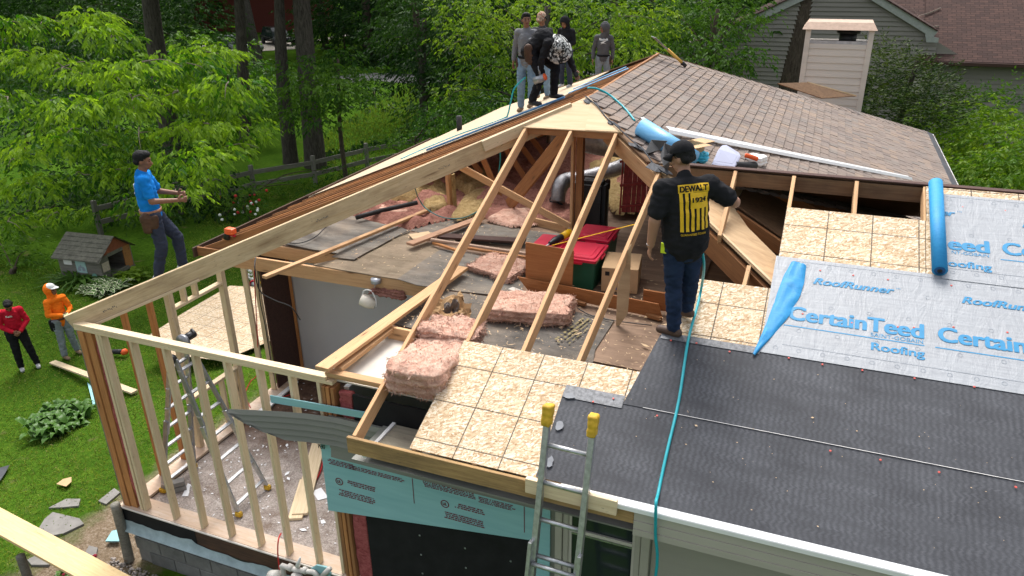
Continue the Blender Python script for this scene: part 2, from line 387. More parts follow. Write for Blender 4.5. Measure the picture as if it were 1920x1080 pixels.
def make_wrap():
    h = H('grey_roof_wrap', .5, 0, .35); v = h.obj()
    g = h.noise(h.map(v, (2, 24, 5)), 2, 6, .6, .3); c = h.ramp(g, [(.3, (.265, .28, .30)), (.7, (.35, .368, .39))])
    d = h.ramp(h.noise(h.map(v, (1, 2, 1)), 1.6, 5, .7), [(.42, 0.0), (.72, 1.0)]); c = h.mix(h.math('MULTIPLY', d, .25), c, (.24, .24, .25))
    wr = h.math('ADD', h.noise(h.map(v, (7, 2.2, 3), (0, 0, .5)), 1.6, 5, .6, 1.2), h.math('MULTIPLY', h.noise(v, 60, 2), .15)); h.bump(wr, .6, .015); return h.out(c)
wrapm = make_wrap()
print_blue = plain('blue_print', (.03, .22, .42), .5, var=.08); print_grey = plain('grey_print', (.26, .29, .33), .6); print_red = plain('dark_red_print', (.16, .02, .03), .7); red_cap = plain('red_cap_nail', (.62, .10, .08), .4)
blue_film = None
def make_film(name, a, b, rough=.28, sc_=14, bs=.9):
    h = H(name, rough, 0, .5); v = h.obj(); n = h.noise(h.map(v, (1, 3, 3)), sc_, 4, .6, .8); h.bump(n, bs, .008)
    return h.out(h.ramp(n, [(.3, a), (.7, b)]))
blue_film = make_film('blue_plastic_film', (.0, .20, .46), (.01, .25, .52), .62, 9, .3); sky_film = make_film('pale_blue_film', (.10, .34, .60), (.17, .43, .68), .4, 6, .25)
def make_shingle(name, cols, v=None):
    h = H(name, .9, 0, .15); p = h.pos(); isl = h.add('NewGeometry').outputs['Random Per Island']
    r = h.math('FRACT', h.math('ADD', h.math('MULTIPLY', h.rnd(), 7.31), isl))
    c = h.ramp(r, [(i/(len(cols)-1), q) for i, q in enumerate(cols)])
    g = h.ramp(h.noise(p, 130, 3, .8), [(.3, (.72, .72, .72)), (.7, (1.22, 1.2, 1.18))]); c = h.mix(1, c, g, 'MULTIPLY')
    w = h.ramp(h.noise(p, 1.1, 5, .65), [(.3, (.85, .85, .87)), (.7, (1.1, 1.08, 1.06))]); c = h.mix(1, c, w, 'MULTIPLY')
    h.bump(h.noise(p, 200, 2), .5, .003); return h.out(c)
shingle = make_shingle('weathered_brown_shingle', [(.205, .17, .147), (.245, .20, .172), (.20, .18, .165), (.275, .215, .17), (.22, .18, .157), (.24, .205, .18), (.19, .158, .142), (.255, .208, .175)])
def make_far_shingle(name, a, b, sx=3.3, sy=7):
    h = H(name, .9, 0, .15); v = h.obj(); vo = h.add('TexBrick', Vector=h.map(v, (1, 1, 1)), Scale=1.0, Mortar_Size=.012, Bias=0.0, Brick_Width=.33, Row_Height=.15, Color1=(*a, 1), Color2=(*b, 1), Mortar=(a[0]*.4, a[1]*.4, a[2]*.4, 1))
    n = h.ramp(h.noise(h.map(v, (3, 8, 1)), 2, 5, .7), [(.3, (.7, .7, .7)), (.7, (1.2, 1.2, 1.2))]); return h.out(h.mix(1, vo.outputs[0], n, 'MULTIPLY'))
def make_vinyl(name, c, var=.05):
    h = H(name, .5, 0, .3); v = h.pos(); g = h.ramp(h.noise(h.map(v, (.6, .6, 4)), 1.2, 5, .6), [(.3, tuple(x*(1-var*2) for x in c)), (.7, tuple(x*(1+var) for x in c))]); h.bump(h.noise(h.map(v, (3, 3, 50)), 3, 3), .1, .003); return h.out(g)
vinyl_grey = make_vinyl('grey_green_vinyl', (.205, .205, .18)); vinyl_beige = make_vinyl('beige_vinyl', (.42, .39, .335)); vinyl_chim = make_vinyl('pale_chimney_vinyl', (.58, .535, .48)); vinyl_far = make_vinyl('taupe_vinyl', (.235, .215, .185))
trim_far = plain('grey_green_trim', (.33, .34, .32), .5); white_metal = plain('white_metal', (.78, .78, .77), .35, var=.04); alu = plain('aluminium', (.48, .49, .50), .42, .85, .5, var=.22, scale=25, bump=.1); alu_dark = plain('dark_aluminium', (.30, .31, .33), .4, .7, .5, var=.2)
black_plastic = plain('black_plastic', (.018, .018, .02), .4); dark_rubber = plain('black_rubber', (.025, .025, .027), .7); yellow_plastic = plain('yellow_plastic', (.72, .42, .01), .45, var=.1); yellow_foot = plain('worn_yellow_foot', (.55, .34, .03), .6, var=.3)
red_plastic = plain('red_plastic', (.50, .015, .045), .38, var=.06, scale=4); green_plastic = plain('green_plastic', (.012, .085, .05), .4, var=.08); red_paint = plain('old_red_paint', (.20, .022, .02), .5, var=.35, scale=20); orange_plastic = plain('orange_plastic', (.75, .12, .03), .4)
white_plastic = plain('white_plastic', (.72, .72, .70), .4, var=.05); milky = plain('milky_lilac_plastic', (.50, .52, .66), .3, var=.05, scale=3); cream_plastic = plain('cream_lamp_glass', (.72, .66, .55), .25, var=.05)
hose_teal = plain('teal_air_hose', (.02, .33, .38), .35, var=.1); hose_dark = plain('dark_green_hose', (.03, .16, .16), .45); cord_red = plain('red_air_hose', (.45, .02, .02), .4); wire_black = plain('black_cable', (.02, .02, .022), .5); wire_grey = plain('grey_cable', (.35, .34, .33), .6)
card = plain('cardboard', (.47, .31, .17), .85, var=.1, scale=4, bump=.1); kraft = plain('kraft_paper', (.38, .24, .12), .9, var=.25, scale=6, bump=.6, dist=.01); kraft_in = plain('shiny_paper_lining', (.10, .08, .07), .4, var=.3)
paper = plain('white_paper', (.75, .76, .78), .8, var=.04); blue_tape = plain('blue_tape', (.01, .14, .55), .5); sticker = plain('white_sticker', (.72, .70, .68), .6)
def make_foam():
    h = H('teal_foam_board', .6, 0, .3); v = h.obj(); g = h.noise(h.map(v, (.5, 1, 6)), 2, 4, .6); c = h.ramp(g, [(.3, (.22, .44, .47)), (.7, (.29, .53, .55))]); return h.out(c)
foam = make_foam(); asphalt_board = plain('black_fibre_sheathing', (.010, .010, .011), .85, var=.35, scale=5, bump=.3)
def make_fib(name, a, b, dc, bsc=1.0):
    h = H(name, 1, 0, .05); v = h.obj(); n = h.noise(h.map(v, (5, 5, 9)), 2.6, 8, .72, 1.0); n2 = h.noise(v, 70, 4, .8, 2)
    c = h.ramp(n, [(.32, dc), (.46, a), (.68, b)]); g = h.ramp(n2, [(.3, (.78, .74, .74)), (.65, (1.12, 1.1, 1.1))]); c = h.mix(1, c, g, 'MULTIPLY')
    h.b.inputs['Subsurface Weight'].default_value = .0
    h.bump(h.math('ADD', n, h.math('MULTIPLY', n2, .45)), 1.0, .03*bsc); return h.out(c)
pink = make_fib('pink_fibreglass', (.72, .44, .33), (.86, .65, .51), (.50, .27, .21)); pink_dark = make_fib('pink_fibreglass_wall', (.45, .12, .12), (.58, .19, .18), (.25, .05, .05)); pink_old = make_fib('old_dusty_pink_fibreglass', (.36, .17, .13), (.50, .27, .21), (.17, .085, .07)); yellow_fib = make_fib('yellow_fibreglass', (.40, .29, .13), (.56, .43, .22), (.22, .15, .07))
pink_side = make_fib('cut_pink_fibreglass', (.48, .26, .24), (.62, .38, .35), (.30, .12, .11), .6)
def make_block():
    h = H('concrete_block', .9, 0, .15); v = h.pos(); c = h.ramp(h.noise(v, 5, 7, .7), [(.3, (.125, .125, .115)), (.7, (.20, .20, .185))])
    c = h.hsv(c, v=h.math('ADD', h.math('MULTIPLY', h.rnd(), .3), .85)); h.bump(h.noise(v, 80, 4), .4, .004); return h.out(c)
block = make_block(); mortar = plain('mortar', (.21, .205, .185), .95, bump=.3); caulk = plain('pale_blue_grey_skirt', (.30, .38, .40), .7, var=.25, scale=6)
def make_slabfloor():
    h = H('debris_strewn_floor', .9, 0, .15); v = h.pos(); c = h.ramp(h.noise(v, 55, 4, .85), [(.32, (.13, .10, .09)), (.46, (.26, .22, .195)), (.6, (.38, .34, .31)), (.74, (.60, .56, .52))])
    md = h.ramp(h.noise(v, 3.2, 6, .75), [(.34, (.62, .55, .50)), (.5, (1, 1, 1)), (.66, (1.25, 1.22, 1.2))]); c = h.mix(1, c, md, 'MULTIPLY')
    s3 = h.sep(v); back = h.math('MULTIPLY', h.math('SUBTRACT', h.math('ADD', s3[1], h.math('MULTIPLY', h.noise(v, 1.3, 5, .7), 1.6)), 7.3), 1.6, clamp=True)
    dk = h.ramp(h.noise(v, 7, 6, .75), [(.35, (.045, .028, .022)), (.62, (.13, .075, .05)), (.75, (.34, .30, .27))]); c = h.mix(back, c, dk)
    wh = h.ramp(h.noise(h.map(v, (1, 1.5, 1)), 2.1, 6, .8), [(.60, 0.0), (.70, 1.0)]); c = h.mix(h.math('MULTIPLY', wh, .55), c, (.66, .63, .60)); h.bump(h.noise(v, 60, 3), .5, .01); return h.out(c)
floor_m = make_slabfloor(); plaster = plain('pale_grey_wall_paint', (.48, .50, .52), .6, var=.03, scale=2); drywall = plain('pale_drywall_back', (.56, .52, .46), .8, var=.12, scale=5); sill_pine = wood('plywood_sill', (.56, .42, .31), (.44, .31, .215), grime=.5, grimec=(.62, .58, .53), var=.03)
duct_m = plain('silver_flexible_duct', (.36, .36, .37), .32, .85, .5, var=.3, scale=18, bump=.6, dist=.01); galv = plain('galvanised_strip', (.40, .42, .45), .4, .6, var=.2)
def make_lawn():
    h = H('lawn', 1, 0, 0); v = h.pos(); c = h.ramp(h.noise(v, 9, 7, .8), [(.3, (.022, .055, .006)), (.5, (.05, .11, .012)), (.72, (.10, .165, .02))])
    p = h.ramp(h.noise(v, .5, 5, .6), [(.35, (.7, .75, .7)), (.65, (1.2, 1.15, 1.0))]); c = h.mix(1, c, p, 'MULTIPLY')
    s3 = h.sep(v)
    nx = h.noise(v, 1.1, 6, .7)
    wp = h.ramp(h.noise(v, 1.7, 6, .7), [(.60, 0.0), (.72, .75)]); c = h.mix(wp, c, (.13, .105, .055))
    b1 = h.math('MULTIPLY', h.math('SUBTRACT', 1.6, h.math('ADD', h.math('ABSOLUTE', h.math('ADD', s3[0], 7.9)), h.math('MULTIPLY', nx, 1.3))), 2.2, clamp=True)
    lim = h.math('MULTIPLY', h.math('SUBTRACT', 9.4, s3[1]), 1.5, clamp=True)
    dirt = h.ramp(h.noise(v, 24, 6, .8), [(.3, (.09, .062, .04)), (.5, (.20, .15, .10)), (.7, (.36, .30, .24))]); c = h.mix(h.math('MULTIPLY', b1, lim), c, dirt)
    h.bump(h.noise(v, 30, 5, .8), .7, .04); return h.out(c)
lawn_m = make_lawn()
def make_leaf(name, a, b, tr=.35, rough=.6, straw=None):
    h = H(name, rough, 0, .18); c = h.ramp(h.attr(), [(0, a), (1, b)] if not straw else [(0, a), (.88, b), (1, straw)])
    h.out(c); t = h.add('BsdfTranslucent', Color=h.mix(.5, c, h.hsv(c, sat=1.2, v=1.5))); ms = h.add('MixShader', Fac=tr)
    h.t.links.new(h.b.outputs[0], ms.inputs[1]); h.t.links.new(t.outputs[0], ms.inputs[2]); o = h.t.nodes['Material Output']; h.t.links.new(ms.outputs[0], o.inputs['Surface']); return h.m
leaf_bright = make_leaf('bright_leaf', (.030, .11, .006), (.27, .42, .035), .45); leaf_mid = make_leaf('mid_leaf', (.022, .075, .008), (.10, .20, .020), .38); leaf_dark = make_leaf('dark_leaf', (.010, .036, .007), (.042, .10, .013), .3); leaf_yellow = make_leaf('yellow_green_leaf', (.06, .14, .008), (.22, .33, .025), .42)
leaf_cedar = make_leaf('cedar_leaf', (.016, .042, .007), (.085, .12, .02), .2); grass_m = make_leaf('grass_blade', (.075, .14, .016), (.27, .32, .06), .35, .7, (.42, .36, .17)); hosta_m = make_leaf('hosta_leaf', (.04, .11, .02), (.10, .20, .035), .25, .35); hosta_white = plain('cream_leaf_edge', (.55, .60, .38), .5)
rose_m = plain('red_petal', (.55, .03, .03), .6); white_petal = plain('white_petal', (.8, .8, .78), .6)
def make_bark(name, a, b):
    h = H(name, .95, 0, .1); v = h.pos(); g = h.noise(h.map(v, (9, 9, 1.6)), 2.2, 7, .75, .5); c = h.ramp(g, [(.35, a), (.65, b)]); h.bump(g, .9, .05); return h.out(c)
bark = make_bark('grey_bark', (.035, .030, .025), (.12, .105, .088)); bark_br = make_bark('dark_brown_bark', (.045, .034, .027), (.13, .10, .078)); twig_m = make_bark('pale_twig', (.16, .13, .10), (.28, .24, .20))
stone_m = plain('grey_flagstone', (.20, .19, .175), .9, var=.2, scale=5, bump=.4); gravel_m = plain('gravel', (.33, .29, .26), .9, var=.35, scale=3); road_m = plain('asphalt_road', (.10, .10, .10), .9, var=.2, scale=2); path_m = plain('pale_path', (.32, .29, .25), .9)
skin_m = plain('skin', (.36, .19, .125), .5, var=.05); skin_d = plain('tanned_skin', (.24, .115, .07), .5, var=.05); hair_m = plain('black_hair', (.007, .0065, .0065), .75, var=.3, scale=60, bump=.8)
def cloth(name, c, var=.18, bump=.5):
    h = H(name, .9, 0, .1); v = h.obj(); n = h.noise(v, 5, 5, .6, 1.0); h.bump(h.math('ADD', n, h.math('MULTIPLY', h.noise(v, 120, 2), .08)), bump, .02); return h.out(h.ramp(n, [(.3, tuple(x*(1-var) for x in c)), (.7, tuple(min(1, x*(1+var)) for x in c))]))
glass_m = None
def make_glass():
    h = H('window_glass', .06, 0, .6); h.out((.02, .028, .03)); return h.m
glass_m = make_glass()
# ---------------------------------------------------------------- ground
def grid_fn(xs, ys, zf):
    V = np.array([(x, y, zf(x, y)) for y in ys for x in xs]); nx = len(xs); F = []
    for j in range(len(ys)-1):
        for i in range(nx-1): a = j*nx+i; F.append((a, a+1, a+nx+1, a+nx))
    return V, np.array(F)
gxs = sorted(set(list(np.arange(-30, 12, .5))+list(np.arange(-300, -30, 12.))+list(np.arange(12, 300, 12.))))
gys = sorted(set(list(np.arange(-1, 30, .5))+list(np.arange(30, 60, 3.))+list(np.arange(60, 700, 20.))+[-40, -20, -8]))
V, F = grid_fn(gxs, gys, gz)
link('lawn', arr_mesh('lawn', V, F, smooth=True), lawn_m, kind='structure')
def ribbon(name, pts, w, mat, dz, kind='structure'):
    P = [Vector((p[0], p[1], 0)) for p in pts]; vs = []; fs = []; Q = []
    for i in range(len(P)-1):
        for j in range(8): Q.append(P[i].lerp(P[i+1], j/8))
    Q.append(P[-1]); k = 4
    for i, p in enumerate(Q):
        d = (Q[min(i+1, len(Q)-1)]-Q[max(0, i-1)]).normalized(); n = Vector((-d.y, d.x, 0))
        for j in range(k+1):
            q = p+n*w*(j/k-.5); vs.append((q.x, q.y, gz(q.x, q.y)+dz))
    for i in range(len(Q)-1):
        for j in range(k): a = i*(k+1)+j; fs.append((a, a+1, a+k+2, a+k+1))
    return link(name, mesh(name, vs, fs, True), mat, kind=kind)
r0 = PG(560, 158); r1 = PG(700, 143); r2 = PG(790, 150); r3 = PG(940, 140)
ribbon('road', [r0+(r0-r1)*1.2, r0, r1, r2, r3, r3+Vector((20, 6, 0))], 3.6, road_m, .03)
a = PG(620, 72); b = PG(700, 56); ribbon('driveway', [a+(a-b)*.3, a, b], 1.2, path_m, .04)
a = PG(430, 92); b = PG(560, 82); ribbon('parking_apron', [a+(a-b)*.5, a, b], 9, path_m, .05)

# ---------------------------------------------------------------- the house being rebuilt
HOUSE = thing('house', (-2.85, 9.62, -.9), 'single-storey house with its roof torn open, half framed and half sheathed', 'house')
LAB_ = dict()
# foundation blocks
bl = .405; bh = .203; n_b = 0
bme = mesh('block', boxverts((-bl/2+.006, -.1, -bh/2+.006), (bl/2-.006, .1, bh/2-.006)), BOXF)
bm = bmesh.new(); bm.from_mesh(bme); bmesh.ops.bevel(bm, geom=bm.edges, offset=.006, segments=1, affect='EDGES'); bm.to_mesh(bme); bm.free(); bme.materials.append(block)
for row in range(5):
    z = -.30-bh*(row+.5); off = (row % 2)*bl/2
    for i in range(-1, 15):
        x = -7.28+bl*(i+.5)+off-bl/2
        if x-bl/2 < -7.30 or x > -2.2: continue
        o = link('concrete_block', bme, None, HOUSE, Matrix.Translation((x, 5.24, z)))
    for i in range(0, 8):
        y = 5.35+bl*(i+.5)+off-bl/2
        link('concrete_block', bme, None, HOUSE, Matrix.Translation((-7.18, y+.1, z)) @ Matrix.Rotation(R(90), 4, 'Z'))
box('mortar_core', (-7.265, 5.155, -1.32), (-2.2, 5.33, -.30), mortar, HOUSE)
box('mortar_core', (-7.265, 5.33, -1.32), (-7.10, 8.7, -.301), mortar, HOUSE)
# rim board, foam strip, sill
board('rim_board', (-7.32, 5.118, -.135), (-3.72, 5.118, -.135), .25, .035, rim_wood, HOUSE, up=(0, -1, 0))
board('rim_board', (-7.302, 5.14, -.135), (-7.302, 8.7, -.135), .25, .035, rim_wood, HOUSE, up=(-1, 0, 0))
box('building_paper', (-7.33, 5.094, -.25), (-6.15, 5.0985, -.02), asphalt_board, HOUSE)
# ragged skirt under the rim
vs = []; fs = []; N = 60
for i in range(N+1):
    x = -7.34+3.55*i/N; e = .045*noise.noise(Vector((x*3, 0, 0)))+.02*noise.noise(Vector((x*14, 3, 0)))
    w = .11 if x < -6.2 else .035 if x < -5 else .05
    vs += [(x, 5.085, -.265+w*.6+e), (x, 5.075, -.30), (x, 5.035, -.345)]
for i in range(N):
    for k in range(2): a = i*3+k; fs.append((a, a+1, a+4, a+3))
link('flashing_strip', mesh('flashing_strip', vs, fs, True), caulk, HOUSE)
sl_ = slab('sill_plate', [(-7.33, 5.10, .002), (-3.75, 5.10, .002), (-3.75, 5.33, .002), (-7.33, 5.33, .002)], .035, sill_pine, HOUSE)
slab('sill_plate', [(-7.33, 5.33, .002), (-7.10, 5.33, .002), (-7.10, 8.7, .002), (-7.33, 8.7, .002)], .035, sill_pine, HOUSE)
cyl('nosing', (-7.34, 5.088, -.01), (-3.75, 5.088, -.01), .012, vinyl_chim, HOUSE, 8)
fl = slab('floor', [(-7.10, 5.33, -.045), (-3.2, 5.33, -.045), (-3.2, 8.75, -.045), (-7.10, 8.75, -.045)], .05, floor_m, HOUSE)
# front stud wall
def stud(x, y, z0, z1, mat, wx=.038, wy=.089, name='stud', twist=0):
    p0 = Vector((x, y, z0)); p1 = Vector((x+twist, y, z1)); return board(name, p0, p1, wx, wy, mat, HOUSE, up=(0, -1, 0), bow=random.uniform(-.009, .009) if wx == .038 else 0)
for x, tw in ((-6.985, .01), (-6.93, .0), (-6.47, -.02), (-6.05, .015), (-5.64, .0), (-5.22, -.01), (-4.83, .01), (-4.43, 0), (-4.10, 0)):
    stud(x, 5.17, .002, 2.415, pine, twist=tw)
stud(-7.215, 5.185, .0, 2.41, red_stud, .086, .13); stud(-7.115, 5.195, .0, 2.41, red_stud, .10, .12)
box('stud_pad', (-7.30, 5.14, .0), (-7.262, 5.27, 2.41), grey_wood, HOUSE)
board('top_plate', (-7.30, 5.17, 2.434), (-3.93, 5.17, 2.434), .089, .038, pine, HOUSE)
board('top_plate', (-7.30, 5.17, 2.473), (-4.0, 5.17, 2.473), .089, .038, pine, HOUSE)
# left stud wall
for y, m_, w in ((5.74, red_stud, .038), (6.12, red_stud, .042), (6.40, pine, .038), (6.44, pine, .038), (7.33, pine, .038), (7.37, pine, .038), (7.80, pine, .038), (8.02, pine, .038)):
    board('stud', (-7.255, y, .002), (-7.255, y, 2.415), w, .089, m_, HOUSE, up=(-1, 0, 0))
board('top_plate', (-7.255, 5.22, 2.434), (-7.255, 8.7, 2.434), .089, .038, pine, HOUSE)
board('window_header_sill', (-7.255, 6.46, 2.09), (-7.255, 7.31, 2.09), .089, .038, pine, HOUSE)
for y in (6.66, 6.86): board('cripple_stud', (-7.255, y, 2.11), (-7.255, y, 2.414), .038, .089, pine, HOUSE, up=(-1, 0, 0))
board('window_sill', (-7.255, 6.46, .76), (-7.255, 7.31, .76), .089, .038, pine, HOUSE)
for y in (6.62, 7.0, 7.25): board('cripple_stud', (-7.255, y, .002), (-7.255, y, .74), .038, .089, pine, HOUSE, up=(-1, 0, 0))
# end wall and its open jamb
box('end_wall', (-7.19, 8.70, -.03), (-2.4, 8.80, 2.36), plaster, HOUSE)
box('wall_panel', (-7.235, 8.07, .0), (-7.205, 8.69, 2.39), dark_wood, HOUSE)
board('jamb_edge', (-7.18, 8.655, .0), (-7.18, 8.655, 2.36), .02, .05, red_stud, HOUSE, up=(-1, 0, 0))
box('partition_wall', (-3.96, 5.34, -.04), (-3.90, 8.70, 2.28), plaster, HOUSE)
# corner between the room and the closed part of the front wall
for x, m_, w in ((-4.035, spf_old, .036), (-3.99, red_stud, .04), (-3.935, spf_old, .036)): stud(x, 5.17, .0, 2.39, m_, w, .12)
def fluffy(name, pts_box, mat, parent=None, n=(14, 10, 6), amp=.02, seed=0, mw=None, kind=None, fs=6, sag=0, shred=0):
    """a batt: rounded box with a torn, fluffy surface"""
    a, b = Vector(pts_box[0]), Vector(pts_box[1]); c = (a+b)/2; hsz = (b-a)/2
    bm = bmesh.new(); bmesh.ops.create_cube(bm, size=2)
    bmesh.ops.subdivide_edges(bm, edges=bm.edges, cuts=18, use_grid_fill=True)
    for v in bm.verts:
        q = Vector((v.co.x*hsz.x, v.co.y*hsz.y, v.co.z*hsz.z)); r_ = min(hsz)*.45
        inner = Vector([max(-h_+r_, min(h_-r_, x)) for x, h_ in zip(q, hsz)]); d = q-inner
        if d.length > 1e-6: q = inner+d.normalized()*min(d.length, r_)
        w = q+c+Vector((seed*7.3, seed*1.7, 0)); nn = (q-inner); nn = nn.normalized() if nn.length > 1e-6 else Vector((0, 0, 1))
        k = noise.noise(w*fs)*1.0+.6*noise.noise(w*fs*2.7)+.35*noise.noise(w*fs*6.5)
        edge = 1-abs(q.z)/hsz.z
        lay = .25*math.sin((q.z/hsz.z)*9+3*noise.noise(w*3)) if abs(v.co.z) < .95 else 0
        q += nn*amp*(k+lay)+Vector((noise.noise(w*fs*.5), noise.noise(w*fs*.5+Vector((9, 0, 0))), 0))*amp*1.2
        q.z += -sag*((q.x/hsz.x)**2+(q.y/hsz.y)**2)*.5
        if shred: q.z *= 1+shred*noise.noise(w*2.2)
        v.co = q
    return bmesh_obj(name, bm, mat, parent, smooth=True, mw=mw if mw is not None else Matrix.Translation(c), kind=kind)
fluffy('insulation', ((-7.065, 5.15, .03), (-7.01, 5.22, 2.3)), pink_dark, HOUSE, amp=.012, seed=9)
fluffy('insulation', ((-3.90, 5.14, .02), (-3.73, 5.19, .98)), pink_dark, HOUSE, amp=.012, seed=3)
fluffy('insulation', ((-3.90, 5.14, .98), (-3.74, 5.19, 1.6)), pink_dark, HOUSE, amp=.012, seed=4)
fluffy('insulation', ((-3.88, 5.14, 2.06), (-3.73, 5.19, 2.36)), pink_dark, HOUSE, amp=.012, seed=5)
box('sheathing_board', (-3.715, 5.125, -.9), (-1.78, 5.15, 2.36), asphalt_board, HOUSE)
for x in (-3.1, -2.6, -2.12):
    for z in (.1, .35, .6, .85): box('nail_head', (x-.008, 5.120, z), (x+.008, 5.1245, z+.016), galv, HOUSE)
# teal foam boards with their print
P = [PY(612, 836, 5.095), PY(622, 951, 5.095), PY(1004, 1005, 5.095), PY(1004, 893, 5.095)]
fb = slab('foam_board', [(-4.16, 5.10, .87), (-1.80, 5.10, 1.23) if False else (-1.86, 5.10, 1.21), (-1.86, 5.10, 2.0), (-4.14, 5.10, 2.02)], .02, foam, HOUSE, n=(0, -1, 0))
slab('foam_board', [(-1.855, 5.10, -.6), (-1.72, 5.10, -.6), (-1.72, 5.10, 2.0), (-1.855, 5.10, 2.0)], .02, foam, HOUSE, n=(0, -1, 0))
def smallprint(px, py, rows, w, hgt, seed):
    rr = random.Random(seed); vs = []; fs = []
    p = PY(px, py, 5.098)
    for r_ in range(rows):
        x = rr.uniform(0, .05); z = -r_*hgt
        while x < w:
            l = rr.uniform(.008, .035)
            k = len(vs); a_ = p+Vector((x, -.0012, z-.09*x*0))
            vs += [a_, a_+Vector((l, 0, 0)), a_+Vector((l, 0, hgt*.6)), a_+Vector((0, 0, hgt*.6))]; fs.append((k, k+1, k+2, k+3)); x += l+rr.choice((.004, .006, .014))
    link('board_print', mesh('board_print', vs, fs), print_red, HOUSE)
def ul_mark(px, py, r_):
    c = PY(px, py, 5.0965); seg = 28; vs = []; fs = []
    for k in range(seg):
        a_ = 2*math.pi*k/seg
        for rr in (r_, r_*.78): vs.append(c+Vector((math.cos(a_)*rr, 0, math.sin(a_)*rr)))
    for k in range(seg): a_ = 2*k; b_ = 2*((k+1) % seg); fs.append((a_, a_+1, b_+1, b_))
    link('board_print', mesh('board_print', vs, fs), print_red, HOUSE)
    text('board_print', 'UL', c+Vector((-r_*.45, 0, -r_*.35)), c+Vector((r_*.45, 0, -r_*.35)), (0, -1, 0), print_red, HOUSE, bold=.02, height=r_*.8, off=.001)
def fine(px, py, s, wpx, hgt, seed=0):
    a_ = PY(px, py, 5.0975); text('board_print', s, a_, a_+Vector((wpx, 0, 0)), (0, -1, 0), print_red, HOUSE, bold=.01, off=.001, height=hgt)
text('board_print', 'PERF', PY(598, 840, 5.07), PY(611, 842, 5.07), (0, -1, 0), black_plastic, HOUSE, bold=.03, height=.05, off=.002)
ul_mark(636, 903, .045); ul_mark(834, 945, .045)
for (px, py, sd) in ((651, 902, 1), (851, 944, 2)): smallprint(px, py, 3, .30, .022, sd)
for (px, py, sd) in ((634, 918, 3), (832, 960, 4)): smallprint(px, py, 4, .42, .022, sd)
for (px, py, w, rws, sd) in ((612, 860, .32, 4, 5), (650, 872, .62, 3, 6), (790, 902, .55, 4, 7), (895, 932, .35, 4, 8)): smallprint(px, py, rws, w, .018, sd)
for px, py in ((773, 897), (983, 950)):
    p = PY(px, py, 5.0975); box('board_print', p+Vector((-.004, -.001, -.30)), p+Vector((.003, 0, 0)), print_red, HOUSE)
def lap(name, strips, Y, mat, parent, kind=None, proud=.014, sgn=-1):
    """one mesh of lapped courses: strips of (x0,x1,x0t,x1t,z0,z1)"""
    vs = []; fs = []
    for (a0, a1, t0, t1, z0, z1) in strips:
        k = len(vs)
        vs += [(a0, Y+sgn*.002, z0), (a1, Y+sgn*.002, z0), (a1, Y+sgn*proud, z0), (a0, Y+sgn*proud, z0), (t1, Y+sgn*.002, z1), (t0, Y+sgn*.002, z1)]
        fs += [(k, k+1, k+2, k+3), (k+3, k+2, k+4, k+5)]
        fs += [(k+3, k+5, k), (k+2, k+1, k+4)]
    return link(name, mesh(name, vs, fs), mat, parent, kind=kind)
# vinyl still hanging under the eave: four courses that bend away at the free end
def bentstrip(name, rows, mat, parent):
    vs = []; fs = []; n = len(rows[0])
    for r_ in rows: vs += [Vector(p) for p in r_]
    for j in range(len(rows)-1):
        for i in range(n-1): a = j*n+i; fs.append((a, a+1, a+n+1, a+n))
    me = mesh(name, vs, fs); o = link(name, me, mat, parent)
    m_ = o.modifiers.new('s', 'SOLIDIFY'); m_.thickness = .004; return o
xs = [-4.97, -4.82, -4.65, -4.45, -4.2, -3.9, -3.6, -3.0, -2.4, -1.9]
def yy(x): return 5.07-.36*max(0, (-3.9-x)/1.4)**1.4
prof = [(0.20, 0), (.155, -.02), (.15, 0), (.09, -.022), (.085, 0), (.02, -.024), (.015, 0), (-.05, -.024), (-.055, 0), (-.12, -.024)]
rows = []
for dz, dy in prof:
    row = []
    for x in xs:
        top = 1.90; u = (x+4.97)/.5; lo = .17-.30*min(1, max(0, u))**.8 if x < -4.46 else -1; z = top+max(dz, lo)
        row.append((x, yy(x)+dy, z))
    rows.append(row)
bentstrip('loose_siding', rows, vinyl_grey, HOUSE)
slab('foam_strip', [(-4.62, 5.03, 2.13), (-3.55, 5.09, 2.15), (-3.55, 5.09, 2.22), (-4.62, 5.03, 2.21)], .015, foam, HOUSE, n=(0, -1, 0))
zz_ = 1.62
while zz_ < 2.05: lap('frieze_course', [(-4.0, -1.80, -4.0, -1.80, zz_, zz_+.115)], 5.076, vinyl_grey, HOUSE, proud=.022); zz_ += .115
# grade stamps and pencil marks on the new lumber
rr = random.Random(17); vs = []; fs = []
hd = Vector((1, 1, M5)).normalized(); sd = Vector((1, -1, 0)).normalized(); dn_ = hd.cross(sd).normalized()
if dn_.z > 0: dn_ = -dn_
for t0 in (.18, 1.9, 3.0):
    for k in range(9):
        p = Vector((-7.3+t0+k*.012, 5.17+t0+k*.012, 2.6+M5*(t0+k*.012)+.01))+sd*.0245+dn_*(.10+rr.uniform(0, .02)); q = len(vs); w = rr.uniform(.006, .013); h_ = rr.uniform(.012, .022); vs += [p, p+hd*w, p+hd*w+dn_*h_, p+dn_*h_]; fs.append((q, q+1, q+2, q+3))
link('grade_stamp', mesh('grade_stamp', vs, fs), grey_wood, HOUSE)
